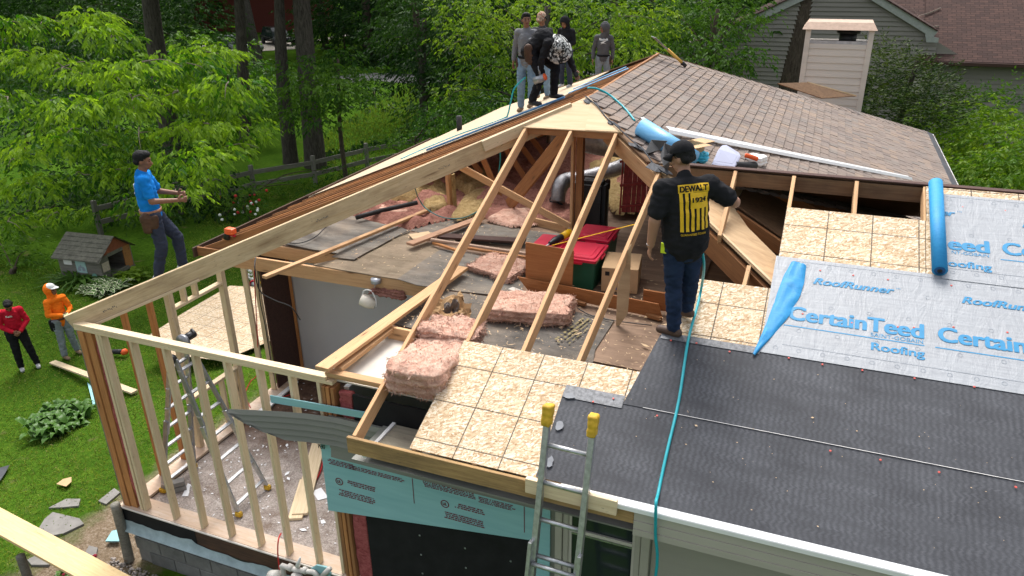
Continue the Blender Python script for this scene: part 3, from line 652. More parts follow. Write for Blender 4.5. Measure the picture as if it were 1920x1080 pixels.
# ---------------------------------------------------------------- eave, window, right wall
CS = math.sqrt(1+M5*M5); EY = 4.57
board('fascia_board', (-3.40, EY-.02, fz(EY)-.085), (-.86, EY-.02, fz(EY)-.085), .16, .036, fascia_wood, HOUSE, up=(0, -1, 0))
for i, x in enumerate(np.arange(-3.30, -2.55, .31)):
    pass
for (x0, x1) in ((-3.24, -2.86), (-2.855, -2.5), (-2.495, -2.1)): box('soffit_plank', (x0, EY+.02, 2.145), (x1, 5.09, 2.16), soffit_wood, HOUSE)
box('soffit_edge', (-3.28, EY+.0, 2.14), (-3.245, 5.1, 2.175), white_metal, HOUSE)
box('soffit_panel', (-3.40, EY+.0, 2.08), (5.2, 5.12, 2.095), vinyl_grey, HOUSE)
box('frieze_board', (-4.0, 5.098, 1.86), (5.2, 5.118, 2.08), vinyl_grey, HOUSE)
# metal-clad fascia on the right, drip edge on top
for z0, z1, d in ((2.235, 2.345, .0), (2.16, 2.232, .006), (2.10, 2.157, .012)): box('fascia_cladding', (-.858, EY-.045-d, z0), (5.2, EY-.02, z1), vinyl_beige, HOUSE)
bm = bmesh.new(); A = [(-1.45, EY-.06, 2.335), (5.2, EY-.06, 2.335)]
pr = [(EY-.062, 2.318), (EY-.060, 2.352), (EY-.055, 2.360), (EY+.06, fz(EY+.06)+.018)]
vs = [(x, y, z) for (y, z) in pr for x in (-1.45, 5.2)]; fs = [(2*i, 2*i+1, 2*i+3, 2*i+2) for i in range(3)]
o = link('drip_edge', mesh('drip_edge', vs, fs), white_metal, HOUSE); o.modifiers.new('s', 'SOLIDIFY').thickness = .003
# window
WX0, WX1, WZ0, WZ1 = -1.64, -.80, .3, 1.92
for a_, b_ in (((WX0-.02, 5.06, WZ0-.3), (WX0+.045, 5.12, WZ1)), ((WX0+.05, 5.075, WZ0-.3), (WX0+.10, 5.12, WZ1)), ((WX1-.14, 5.075, WZ0-.3), (WX1-.09, 5.12, WZ1)), ((WX1-.085, 5.06, WZ0-.3), (WX1-.01, 5.12, WZ1))): box('window_trim', a_, b_, vinyl_beige, HOUSE, bev=.004)
WIN = box('window_frame', (WX0+.10, 5.095, WZ0-.3), (WX0+.125, 5.115, WZ1), vinyl_chim, HOUSE)
box('window_frame', (WX1-.165, 5.095, WZ0-.3), (WX1-.14, 5.115, WZ1), vinyl_chim, HOUSE)
box('sash_rail', (WX0+.125, 5.09, 1.44), (WX1-.165, 5.116, 1.475), vinyl_chim, HOUSE); box('sash_rail', (WX0+.125, 5.093, 1.415), (WX1-.165, 5.116, 1.43), alu, HOUSE)
box('window_pane', (WX0+.125, 5.110, 1.475), (WX1-.165, 5.116, WZ1), glass_m, HOUSE); box('window_pane', (WX0+.125, 5.112, WZ0-.3), (WX1-.165, 5.117, 1.415), glass_m, HOUSE)
box('wall_core', (-1.78, 5.118, -.9), (5.2, 5.25, 2.3), vinyl_grey, HOUSE)
z = -.2
while z < 1.9:
    lap('siding_plank', [(-.795, 5.2, -.795, 5.2, z, z+.105)], 5.118, make_vinyl('greige_vinyl', (.33, .31, .265)) if z == -.2 else bpy.data.materials['greige_vinyl'], HOUSE, proud=.016); z += .105

# ---------------------------------------------------------------- roof framing
def frafter(x0, y0, x1, y1, mat=spf, d=.14, t=.038, drop=0, name='rafter'):
    p0 = Vector((x0, y0, fz(y0)-drop)); p1 = Vector((x1, y1, fz(y1)-drop)); return board(name, p0, p1, t, d, mat, HOUSE, up=FN, dz=-d/2)
frafter(-3.345, EY, -3.40, 9.0); frafter(-2.76, EY, -2.80, 8.99); frafter(-2.20, EY, -2.23, 8.98); frafter(-1.70, EY+.6, -1.56, 8.36)
for x in (-.74, -.13, .49, 1.13, 1.74, 2.35): frafter(x, 6.7 if x > -.2 else 7.45, x, 8.455, d=.14)
frafter(-.43, 6.3, -.40, 7.1); board('rafter', (-1.0, 5.9, fz(5.9)-.02), (-.97, 6.75, fz(6.75)-.02), .038, .14, pine, HOUSE, up=FN, dz=-.07)
# big new hip rafter on the left
hp = lambda t, off=0: Vector((-7.3+t, 5.17+t, 2.6+M5*t+off))
board('hip_rafter', hp(-.06, .01), hp(4.12, .01), .045, .235, pine_stain, HOUSE, dz=-.117, ends=(-.03, 0))
board('hip_rafter', hp(-.02, -.002)+Vector((.033, -.033, 0)), hp(.9, -.002)+Vector((.033, -.033, 0)), .02, .03, pine, HOUSE, dz=-.20)
board('hip_sister', hp(3.42, .04)+Vector((.036, -.036, 0)), hp(4.30, .05)+Vector((.036, -.036, 0)), .045, .14, pine, HOUSE, dz=-.09)
board('hip_rafter', hp(3.95, -.06), AP+Vector((0, 0, -.06)), .04, .18, spf_old, HOUSE, dz=-.1)
# old right hip
rh = lambda t, off=0: AP+Vector((t, -t, -M5*t+off))
board('hip_rafter', rh(.45, -.05), rh(1.38, -.05), .04, .2, spf, HOUSE, dz=-.1); board('hip_rafter', rh(1.36, -.03), rh(1.75, -.03), .04, .16, spf, HOUSE, dz=-.08)
board('hip_rafter', rh(1.75, -.10), rh(2.88, -.10), .045, .24, spf_old, HOUSE, dz=-.12)
board('hip_edge_strip', rh(1.75, -.03)+Vector((.03, .0, 0)), rh(2.86, -.03)+Vector((.03, .0, 0)), .03, .012, ply_new, HOUSE)
board('header', (-3.42, 8.985, fz(8.985)-.05), (-2.15, 8.985, fz(8.985)-.05), .038, .10, spf_old, HOUSE)
board('ridge_board', (-1.62, 8.50, 3.925), (5.3, 8.50, 3.925), .04, .16, ply_brown, HOUSE, dz=-.08)
board('ridge_strip', (-1.45, 8.515, 3.957), (5.3, 8.515, 3.957), .09, .016, dark_wood, HOUSE)
board('post', (-2.86, 9.60, 2.49), (-2.86, 9.60, 4.36), .09, .10, spf_old, HOUSE, up=(0, -1, 0)); board('post', (-2.95, 9.56, 2.49), (-2.95, 9.56, 4.2), .038, .09, spf, HOUSE, up=(0, -1, 0))
p = PZ(845, 397, 2.5); board('post', p, p+Vector((-.02, 0, .66)), .05, .1, spf, HOUSE, up=(0, -1, 0)); board('post', p+Vector((.07, .02, 0)), p+Vector((.06, .02, .6)), .03, .09, yellow_fib, HOUSE, up=(0, -1, 0))
# triangle of new plywood below the apex, torn felt on it
slab('plywood_panel', [(-3.44, 8.93, fz(8.93)+.012), (-2.16, 8.96, fz(8.96)+.012), (-2.80, 9.66, fz(9.66)+.012)], .014, ply_new, HOUSE)
slab('plywood_panel', [(-2.62, 8.955, fz(8.955)+.0165), (-2.17, 8.963, fz(8.963)+.0165), (-2.74, 9.6, fz(9.6)+.0165)], .002, ply_new, HOUSE)
# front-slope OSB sheets
def fsheet(name, x0, x1, y0, y1, off, th, mat, sub=0, disp=0, parent=HOUSE, poly=None):
    L = (y1-y0)*CS; k = [(0, 0), (x1-x0, 0), (x1-x0, L), (0, L)] if poly is None else poly
    o = slab(name, [(a_, b_, 0) for a_, b_ in k], th, mat, parent=None, n=(0, 0, 1), origin=(0, 0, 0), sub=sub, disp=disp)
    o.matrix_basis = Matrix(((1, 0, 0, x0), (0, FU.y, FN.y, y0), (0, FU.z, FN.z, fz(y0, off)), (0, 0, 0, 1))); return adopt(o, parent)
fsheet('osb_sheet', -2.80, -.36, EY, 5.70, .012, .012, osb); fsheet('osb_sheet', -.357, 2.08, EY, 5.70, .012, .012, osb)
fsheet('osb_sheet', -1.00, 1.43, 5.703, 6.83, .013, .012, osb); fsheet('osb_sheet', 1.433, 3.87, 5.703, 6.83, .012, .012, osb)
fsheet('osb_sheet', -.15, 1.12, 6.833, 7.94, .013, .012, osb); fsheet('osb_sheet', 1.123, 3.56, 6.833, 7.94, .012, .012, osb); fsheet('osb_sheet', 1.13, 3.57, 7.943, 8.44, .013, .012, osb)
# back slope of the wing, seen from below through the openings
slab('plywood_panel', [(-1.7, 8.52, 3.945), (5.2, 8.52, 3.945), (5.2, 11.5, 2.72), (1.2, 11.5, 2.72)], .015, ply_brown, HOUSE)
# old right slope below the new rafters: plywood with an open hole
def rsheet(name, pts, off, mat, th=.015):
    return slab(name, [(x, y, rz(x, off)) for x, y in pts], th, mat, HOUSE)
rsheet('old_plywood', [(-1.70, 8.55), (-.86, 7.63), (-.30, 7.07), (-.18, 7.7), (-.52, 8.1), (-.72, 8.5), (-.70, 9.4), (-1.7, 9.4)], -.03, ply_old)
rsheet('old_plywood', [(-.30, 7.07), (.02, 6.75), (.16, 6.9), (.14, 7.4), (.02, 7.55), (-.18, 7.7)], -.03, ply_old)
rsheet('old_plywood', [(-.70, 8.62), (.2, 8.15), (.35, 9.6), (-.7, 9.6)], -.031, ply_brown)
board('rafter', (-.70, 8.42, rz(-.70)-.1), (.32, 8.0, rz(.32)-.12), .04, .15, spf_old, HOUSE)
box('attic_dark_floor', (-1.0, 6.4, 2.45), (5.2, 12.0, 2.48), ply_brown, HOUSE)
box('gable_wall', (5.2, 4.6, -.9), (5.3, 8.5, 2.3), vinyl_grey, HOUSE)
# felt courses
foil = plain('scuffed_grey_membrane', (.12, .125, .135), .45, .1, var=.55, scale=30)
fsheet('roof_felt', -1.665, 5.2, EY+.0, 5.36, .027, .003, felt, poly=[(0, 0), (6.865, 0), (6.865, .86), (-.03, .86)])
fsheet('roof_felt', -1.17, 5.2, 5.345, 6.10, .033, .003, felt, poly=[(0, 0), (6.37, 0), (6.37, .815), (.14, .815)])
fsheet('flashing_strip', -1.69, -1.17, 5.30, 5.42, .0345, .002, foil)
fsheet('flashing_strip', -1.02, -.17, 6.055, 6.125, .040, .002, foil)
fsheet('roof_wrap', -.17, 5.2, 6.08, 7.215, .040, .002, wrapm); fsheet('roof_wrap', 1.24, 5.2, 7.17, 8.30, .046, .002, wrapm)
seam = fsheet('seam_line', -1.0, 5.2, 5.341, 5.3445, .0375, .001, sticker)
# cap nails
bm = bmesh.new(); bmesh.ops.create_cone(bm, cap_ends=True, segments=10, radius1=.0095, radius2=.007, depth=.004); cap_me = bpy.data.meshes.new('cap_nail'); bm.to_mesh(cap_me); bm.free(); cap_me.materials.append(red_cap)
FR = Matrix(((1, 0, 0, 0), (0, FU.y, FN.y, 0), (0, FU.z, FN.z, 0), (0, 0, 0, 1)))
def capnail(px, py, off=.044):
    p = PF(px, py, off); link('cap_nail', cap_me, None, HOUSE, Matrix.Translation(p) @ FR)
for q in ((1150, 747), (1112, 753), (1232, 779), (1557, 845), (1651, 862), (1761, 885), (1905, 913), (1258, 638), (1306, 643), (1368, 659), (1479, 671), (1542, 683), (1617, 694), (1715, 709), (1827, 725), (1538, 507), (1600, 516), (1665, 524), (1597, 605), (1714, 614), (1684, 613), (1505, 588), (1788, 613), (1889, 623), (1784, 535), (1885, 395), (1790, 452), (1805, 388)): capnail(*q)
def pring(px, py, off, r_=.018):
    c = PF(px, py, off); vs = []; fs = []; seg = 14
    for k in range(seg):
        a_ = 2*math.pi*k/seg
        for rr in (r_, r_*.82): vs.append(Vector((math.cos(a_)*rr, 0, 0))+FU*math.sin(a_)*rr)
    for k in range(seg): a_ = 2*k; b_ = 2*((k+1) % seg); fs.append((a_, a_+1, b_+1, b_))
    return c, vs, fs
gv = []; gf = []
def ringrow(y, x0, x1, stp, off):
    x = x0
    while x < x1:
        p = Vector((x, y, fz(y, off))); k = len(gv); seg = 14
        for s in range(seg):
            a_ = 2*math.pi*s/seg
            for rr in (.02, .0165): gv.append(p+Vector((math.cos(a_)*rr, 0, 0))+FU*math.sin(a_)*rr)
        for s in range(seg): a_ = k+2*s; b_ = k+2*((s+1) % seg); gf.append((a_, a_+1, b_+1, b_))
        x += stp
for y, x0, off in ((6.15, -.05, .0425), (7.13, .12, .0425), (6.66, .05, .0425), (6.93, .2, .0425), (7.26, 1.33, .0485), (8.22, 1.33, .0485), (7.75, 1.5, .0485), (6.36, .12, .0425)): ringrow(y, x0, 4.5, .19 if y in (6.15, 7.13, 7.26, 8.22) else .31, off)
link('wrap_print', mesh('wrap_print', gv, gf), print_grey, HOUSE)
for y, off in ((6.19, .0425), (7.17, .0425), (7.30, .0485), (8.26, .0485)): fsheet('wrap_print', .0 if off < .045 else 1.3, 5, y, y+.003, off, .0005, print_grey)
# lettering, at its pitch of 1.18 m along the roll
def logo(dx, y0, off, only=None):
    def T(s, xa, xb, y, bold, h_, shear=0, **kw):
        text('wrap_print', s, (xa, y, fz(y, off)), (xb, y, fz(y, off)), FN, print_blue, HOUSE, bold=bold, shear=shear, off=.002, height=h_, **kw)
    T('CertainTeed', .02+dx, 1.09+dx, y0+.0, .026, .165); T('SAINT-GOBAIN', .69+dx, 1.09+dx, y0-.045-.01, .0, .042)
    fsheet('wrap_print', -.01+dx, 1.10+dx, y0-.075-.002, y0-.067, off+.001, .0005, print_blue)
    T('Roofing', .70+dx, 1.10+dx, y0-.215+.02, .018, .085)
def runner(dx, y0, off):
    text('wrap_print', 'RoofRunner', (.19+dx, y0, fz(y0, off)), (.86+dx, y0, fz(y0, off)), FN, print_blue, HOUSE, bold=.022, shear=.3, off=.002, height=.085)
    text('wrap_print', 'TM', (.875+dx, y0+.06, fz(y0+.06, off)), (.91+dx, y0+.06, fz(y0+.06, off)), FN, print_blue, HOUSE, off=.002, height=.018)
for k in range(3): logo(1.19*k, 6.475, .041); runner(1.205*k, 6.92, .041)
for k in range(3): logo(.54+1.19*k, 7.555, .047) if k else None; 
def clipword(words, y):
    for s, xa, xb, bold, h_, yy_ in words: text('wrap_print', s, (xa, yy_, fz(yy_, .047)), (xb, yy_, fz(yy_, .047)), FN, print_blue, HOUSE, bold=bold, off=.002, height=h_)
clipword((('eed', 1.31, 1.63, .03, .165, 7.545), ('NT-GOBAIN', 1.33, 1.63, 0, .042, 7.49), ('oofing', 1.30, 1.64, .018, .085, 7.33)), 0)
text('wrap_print', 'er', (1.26, 7.99, fz(7.99, .047)), (1.37, 7.99, fz(7.99, .047)), FN, print_blue, HOUSE, bold=.03, shear=.3, off=.002, height=.085)
text('wrap_print', 'TM', (1.39, 8.05, fz(8.05, .047)), (1.43, 8.05, fz(8.05, .047)), FN, print_blue, HOUSE, off=.002, height=.018)
text('wrap_print', 'RoofRunner', (1.93, 7.93, fz(7.93, .047)), (2.6, 7.93, fz(7.93, .047)), FN, print_blue, HOUSE, bold=.03, shear=.3, off=.002, height=.085)

# ---------------------------------------------------------------- left slope: bare rafters, then plywood
LN = Vector((-M5, 0, 1)).normalized()
def lraf(y, x0, x1, mat, d=.16):
    board('rafter', (x0, y, lz(x0)), (x1, y, lz(x1)), .04, d, mat, HOUSE, up=LN, dz=-d/2)
k = 0; y = 8.05
while y < 14.3:
    x1 = min(-2.88, y-12.47-.05); lraf(y, -8.2 if y < 8.2 else -8.18, x1, (spf_old, spf_old, red_stud)[k % 3]); y += .405; k += 1
board('ridge_board', (-2.85, 9.55, 4.41), (-2.85, 14.39, 4.46), .04, .2, spf_old, HOUSE, dz=-.1)
board('fascia_board', (-8.24, 7.9, 2.19), (-8.24, 15.5, 2.19), .15, .03, rim_wood, HOUSE, up=(-1, 0, 0)); board('fascia_end', (-8.26, 7.98, 2.19), (-7.2, 8.0, 2.19), .14, .03, spf_old, HOUSE, up=(0, -1, 0))
for x0, x1, y0, y1 in ((-8.22, -7.05, 10.7, 13.1), (-8.22, -7.05, 13.11, 15.5), (-7.04, -5.92, 10.78, 13.2), (-7.04, -5.92, 13.21, 15.6), (-5.91, -4.80, 10.85, 13.25), (-5.91, -4.8, 13.26, 15.7), (-4.79, -3.95, 11.0, 13.4), (-4.79, -4.1, 13.41, 15.8)):
    slab('plywood_sheet', [(x0, y0, lz(x0, .014)), (x1, y0, lz(x1, .014)), (x1, y1, lz(x1, .014)), (x0, y1, lz(x0, .014))], .014, ply_roof, HOUSE)
slab('black_underlay_edge', [(-8.1, 10.62, lz(-8.1, .02)), (-3.4, 10.9, lz(-3.4, .02)), (-3.4, 10.97, lz(-3.4, .02)), (-8.1, 10.72, lz(-8.1, .02))], .006, asphalt_board, HOUSE)
# ---------------------------------------------------------------- right slope: shingles
xr = -2.83; tabs = []; TW = .165; cw = .1345; ci = 0
while xr < 2.50:
    x0, x1 = xr, xr+cw; ymin = max(6.90-x0, x0+10.0); ymax = x0+17.10
    y = ymin-random.random()*.2
    while y < ymax-.05:
        w = random.choice((.155, .165, .165, .175)); ya, yb = max(y, ymin), min(y+w-.012, ymax)
        if yb-ya > .03: tabs.append((x0, x1, ya, yb, random.choice((0, .004, .007))))
        y += w
    xr += cw; ci += 1
def tabverts(x0, x1, ya, yb, up, ox=0, oy=0, oz=0):
    zt0 = rz(x0, .008+up*.5)-oz; zt1 = rz(x1, .021+up)-oz; zb = rz(x1, .001)-oz; x0 -= ox; x1 -= ox; ya -= oy; yb -= oy
    return [(x0, ya, zt0), (x1+.006, ya, zt1), (x1+.006, yb, zt1), (x0, yb, zt0), (x1+.006, ya, zb), (x1+.006, yb, zb), (x0, ya, zb+.0), (x0, yb, zb+.0)]
TABF = [(0, 1, 2, 3), (1, 4, 5, 2), (0, 6, 4, 1), (3, 2, 5, 7)]
tabs.sort(key=lambda t: (t[0]-0)**2+(t[2])**2)
for t in tabs[:290]:
    o = Vector(((t[0]+t[1])/2, (t[2]+t[3])/2, rz((t[0]+t[1])/2)))
    link('shingle', mesh('shingle', tabverts(*t, *o), TABF), shingle, HOUSE, Matrix.Translation(o))
vs = []; fs = []
for t in tabs[290:]:
    k = len(vs); vs += tabverts(*t); fs += [tuple(i+k for i in f) for f in TABF]
link('shingles', mesh('shingles', vs, fs), shingle, HOUSE, kind='stuff')
slab('shingle_underlay', [(-2.84, 9.60, rz(-2.84)), (-1.73, 8.50, rz(-1.73)), (2.54, 12.7, rz(2.54)), (2.54, 19.8, rz(2.54)), (-2.84, 14.4, rz(-2.84))], .02, ply_brown, HOUSE)
for i in range(34):
    t0 = 5.36*i/34; a_ = Vector((-2.84+t0, 14.30+t0, rz(-2.84+t0, .022))); t1 = t0+.17; b_ = Vector((-2.84+t1, 14.30+t1, rz(-2.84+t1, .014)))
    board('hip_cap', a_, b_, .22, .008, shingle, HOUSE, up=(M5, 0, 1), bev=0)
board('drip_edge', (2.56, 12.9, rz(2.56)+.0), (2.56, 19.8, rz(2.56)+.0), .05, .02, white_metal, HOUSE, up=RN); board('edge_course', (2.48, 12.9, rz(2.48)+.024), (2.48, 19.7, rz(2.48)+.024), .13, .012, felt, HOUSE, up=RN)
# back slope and left slope rear so the shell is closed
slab('rear_roof', [(-2.85, 14.39, 4.46), (2.54, 19.78, 2.2), (-8.24, 19.78, 2.2)], .02, ply_brown, HOUSE)
slab('plywood_sheet', [(-8.24, 15.8, lz(-8.24)), (-4.26, 15.8, lz(-4.26)), (-8.24, 19.78, lz(-8.24))], .02, ply_roof, HOUSE)
box('side_wall', (-7.3, 8.82, -.9), (-7.1, 19.2, 2.15), vinyl_grey, HOUSE); box('side_wall', (2.1, 9.0, -.9), (2.3, 19.2, 2.1), vinyl_grey, HOUSE); box('rear_wall', (-7.1, 19.1, -.9), (2.1, 19.3, 2.1), vinyl_grey, HOUSE)
# torn felt along the hip
for t, w, s in ((.08, .10, 1), (.5, .07, 2), (.9, .08, 3), (1.25, .12, 4)):
    rr = random.Random(s*3); c = rh(t, .03)+Vector((.04, .02, 0)); pts = []
    for k in range(7): a_ = 2*math.pi*k/7; q = c+Vector((math.cos(a_)*w*1.6*rr.uniform(.5, 1.1), math.sin(a_)*w*rr.uniform(.5, 1.1), 0)); pts.append((q.x, q.y, rz(q.x, .03) if q.x+q.y > 6.77 else min(rz(q.x, .03), fz(q.y, .03))))
    vs = [Vector(p)-c for p in pts]; o = link('torn_felt', mesh('torn_felt', vs+[Vector((0, 0, .01))], [(k, (k+1) % 7, 7) for k in range(7)]), felt, HOUSE, Matrix.Translation(c)); o.modifiers.new('s', 'SOLIDIFY').thickness = .005
tube('torn_felt_edge', [rh(t, .035)+Vector((.03+.02*math.sin(t*9), 0, .012*math.sin(t*14))) for t in (0, .2, .4, .6, .8, 1.0, 1.2, 1.38)], .009, felt, HOUSE, 5)
# vent pipe through the left plywood
p = Vector((-7.04, 14.56, 2.70)); cyl('vent_pipe', p-Vector((0, 0, .1)), p+Vector((0, 0, .32)), .06, dark_rubber, HOUSE, 12)
# ---------------------------------------------------------------- attic floor and ceiling framing (house)
board('rim_joist', (-7.2, 7.45, 2.40), (-3.0, 7.45, 2.40), .038, .19, spf, HOUSE); board('rim_joist', (-7.0, 7.92, 2.40), (-4.0, 7.92, 2.40), .038, .18, spf, HOUSE)
slab('attic_floor', [(-5.6, 7.47, 2.498), (-1.0, 7.47, 2.498), (-1.0, 15, 2.498), (-5.6, 15, 2.498)], .02, ply_floor, HOUSE); slab('attic_floor', [(-7.1, 7.95, 2.497), (-5.6, 7.95, 2.497), (-5.6, 15, 2.497), (-7.1, 15, 2.497)], .02, ply_floor, HOUSE)
slab('attic_floor', [(-3.96, 6.12, 2.498), (-.95, 6.12, 2.498), (-.95, 7.47, 2.498), (-3.96, 7.47, 2.498)], .02, ply_floor, HOUSE)
board('ceiling_joist', (-4.0, 5.17, 2.53), (-2.72, 5.17, 2.53), .09, .04, spf, HOUSE); board('ceiling_joist', (-4.0, 5.19, 2.49), (-2.72, 5.19, 2.49), .05, .04, spf, HOUSE)
board('ceiling_joist', (-3.90, 5.2, 2.56), (-3.86, 6.1, 2.56), .09, .045, spf, HOUSE); board('ceiling_joist', (-3.9, 6.14, 2.5), (-2.7, 6.1, 2.5), .04, .16, spf, HOUSE)
slab('ceiling_panel', [(-3.96, 5.2, 2.44), (-2.75, 5.2, 2.44), (-2.75, 6.13, 2.44), (-3.96, 6.13, 2.44)], .015, drywall, HOUSE); box('ceiling_edge', (-4.06, 5.2, 2.50), (-3.96, 6.5, 2.515), drywall, HOUSE)
def asheet(label, pts, mat, z, th=.009, tilt=0, wav=.012):
    P = [PZ(x, y, z) for x, y in pts]; o = slab('floor_sheet', P, th, mat, None, n=(0, 0, 1), sub=4, disp=wav); return tag(o, label, 'floor sheet')
asheet('grey fibre sheet behind the loose rafter, left end of the attic floor', [(532, 457), (594, 425), (655, 403), (770, 433), (664, 478), (624, 474)], sheet_grey, 2.53)
asheet('brown dusty fibre sheet, widest of the attic floor, over the hanging lamp', [(587, 495), (664, 478), (764, 433), (826, 467), (745, 523), (655, 508)], sheet_brown, 2.515)
asheet('narrow grey fibre sheet overlapping the brown one under the loose rafter', [(622, 481), (640, 470), (745, 424), (766, 431), (664, 486)], sheet_grey, 2.54)
asheet('grey fibre sheet between the brown sheet and the thin pink batt', [(745, 523), (826, 467), (868, 471), (985, 500), (978, 560), (911, 552), (783, 535)], sheet_grey, 2.516)
asheet('dark fibre sheet under the crumpled kraft paper and the thick pink batt', [(735, 605), (800, 540), (905, 555), (990, 566), (1152, 600), (1116, 655), (1110, 690), (868, 642)], sheet_dark, 2.518, wav=.01)
asheet('dusty brown sheet right of the vertical plywood scrap by the man', [(1154, 601), (1245, 618), (1240, 640), (1216, 699), (1112, 676)], ply_floor, 2.52)
asheet('grey fibre sheet at the back beside the yellow insulation', [(770, 432), (800, 405), (985, 430), (1060, 440), (1010, 465), (870, 452)], sheet_grey, 2.51)
# faint yellow stencil on the dark sheet
c0 = PZ(1035, 640, 2.535); c1 = PZ(1100, 590, 2.535)
yell = plain('faded_yellow_print', (.22, .18, .08), .8)
rr = random.Random(9); vs = []; fs = []; ax1 = (c1-c0).normalized(); ax2 = Vector((ax1.y, -ax1.x, 0))
for row in range(4):
    s_ = rr.uniform(0, .1)
    while s_ < .62:
        l_ = rr.uniform(.02, .06); h_ = .028 if row < 2 else .016; p = c0+ax1*s_+ax2*(row*.055)+Vector((0, 0, .006)); k = len(vs); vs += [p, p+ax1*l_, p+ax1*l_+ax2*h_, p+ax2*h_]; fs.append((k, k+1, k+2, k+3)); s_ += l_+rr.choice((.01, .015, .04))
STEN = mesh('stencil_print', vs, fs); dsh_ = [o for o in sc.objects if o.get('label', '').startswith('dark fibre sheet')][0]; link('stencil_print', STEN, yell, dsh_, kind='stuff')
# ---------------------------------------------------------------- web members and old framing in the attic
def web(a_, ya, b_, yb, mat, w=.038, t=.09, name='web_member'):
    A_ = PY(a_[0], a_[1], ya); B_ = PY(b_[0], b_[1], yb); return board(name, A_, B_, w, t, mat, HOUSE)
web((1062, 252), 9.5, (954, 385), 10.3, spf_old, .045, .19); web((858, 310), 9.1, (1068, 424), 9.4, spf, .04, .09); 
for a_, b_, y in (((900, 285), (946, 389), 10.6), ((944, 272), (992, 345), 11.2), ((978, 275), (1010, 318), 11.7), ((996, 258), (1028, 300), 12.2), ((1018, 240), (1044, 276), 12.6), ((884, 300), (902, 325), 10.9)): web(a_, y, b_, y+.1, spf_old)
for y in (10.0, 10.4, 10.8, 11.2, 11.6, 12.0, 12.4): board('rafter', (-2.84, y, rz(-2.84)-.03), (2.4, y, rz(2.4)-.03), .04, .15, spf_old, HOUSE, up=RN, dz=-.08)
board('old_board', PZ(985, 555, 2.56), PZ(1075, 578, 2.56), .03, .02, spf, HOUSE); board('old_joist', PZ(1000, 415, 2.55), PZ(1062, 430, 2.55), .04, .12, spf, HOUSE)
web((939, 258), 9.3, (968, 245), 9.5, spf, .04, .04, 'broken_rafter_tail')
# ---------------------------------------------------------------- loose insulation
def mound(name, pts, mat, z, h, label, cat, seed=0, fr=1.6, kind=None, n=48):
    P = [PZ(x, y, z) for x, y in pts]; x0 = min(p.x for p in P); x1 = max(p.x for p in P); y0 = min(p.y for p in P); y1 = max(p.y for p in P)
    def inside(x, y):
        c_ = False; j = len(P)-1
        for i in range(len(P)):
            if (P[i].y > y) != (P[j].y > y) and x < (P[j].x-P[i].x)*(y-P[i].y)/(P[j].y-P[i].y)+P[i].x: c_ = not c_
            j = i
        return c_
    def edge(x, y):
        d = 9
        for i in range(len(P)):
            a_ = P[i]; b_ = P[(i+1) % len(P)]; ab = Vector((b_.x-a_.x, b_.y-a_.y)); ap = Vector((x-a_.x, y-a_.y)); t = max(0, min(1, ap.dot(ab)/ab.length_squared)); d = min(d, (ap-ab*t).length)
        return d
    cx, cy = (x0+x1)/2, (y0+y1)/2; vs = []; ok = []
    for j in range(n+1):
        for i in range(n+1):
            x = x0+(x1-x0)*i/n; y = y0+(y1-y0)*j/n; w = Vector((x, y, seed*3.1)); ins = inside(x, y); e = edge(x, y) if ins else 0
            hh = h*min(1, e/.12)**.5*(.6+.8*noise.noise(w*fr)+.5*noise.noise(w*fr*3)+.25*noise.noise(w*fr*8)) if ins else -.02
            vs.append((x-cx, y-cy, hh)); ok.append(ins)
    fs = []
    for j in range(n):
        for i in range(n):
            a_ = j*(n+1)+i; q = (a_, a_+1, a_+n+2, a_+n+1)
            if sum(ok[k] for k in q) >= 2: fs.append(q)
    o = link(name, mesh(name, vs, fs, True), mat, None, Matrix.Translation((cx, cy, z)), kind=kind); return tag(o, label, cat)
mound('loose_insulation', [(640, 400), (700, 350), (850, 300), (1040, 262), (1220, 262), (1240, 380), (1080, 400), (1000, 418), (880, 405), (770, 430), (690, 410)], pink_old, 2.51, .16, 'old dusty pink insulation spread across the back of the attic', 'insulation', 1, kind='stuff', n=90)
def ybatt(pts, h, label, seed, mat=None, z=2.6): return mound('insulation_batt', pts, mat or yellow_fib, z, h, label, 'insulation', seed, 1.3, n=36)
ybatt([(785, 362), (800, 345), (835, 335), (838, 392), (800, 396)], .16, 'crumpled yellow batt left of the short post under the hip rafter', 2)
ybatt([(846, 404), (870, 368), (910, 345), (940, 365), (905, 398), (865, 412)], .07, 'long flat yellow batt right of the short post', 3)
ybatt([(848, 345), (880, 318), (920, 310), (925, 345), (880, 365)], .16, 'yellow batt heaped deep under the left rafters', 4)
ybatt([(1105, 300), (1180, 290), (1215, 330), (1205, 395), (1155, 400), (1110, 345)], .1, 'yellow insulation under the silver ducts, right side of the attic', 5)
ybatt([(720, 372), (790, 350), (835, 330), (780, 375)], .12, 'dull yellow batt behind the black pipe, far left of the attic', 6)
ybatt([(912, 412), (945, 388), (995, 392), (1010, 420), (960, 425)], .09, 'loose pink insulation heap behind the second new rafter', 7, pink, 2.54)
ybatt([(1010, 400), (1040, 360), (1090, 372), (1080, 415), (1040, 420)], .12, 'pink insulation heap left of the black suitcase', 8, pink_old, 2.56)
ybatt([(665, 400), (690, 388), (760, 382), (765, 398), (720, 410)], .06, 'torn pink insulation beside the black pipe, behind the grey sheets', 9, pink, 2.54)
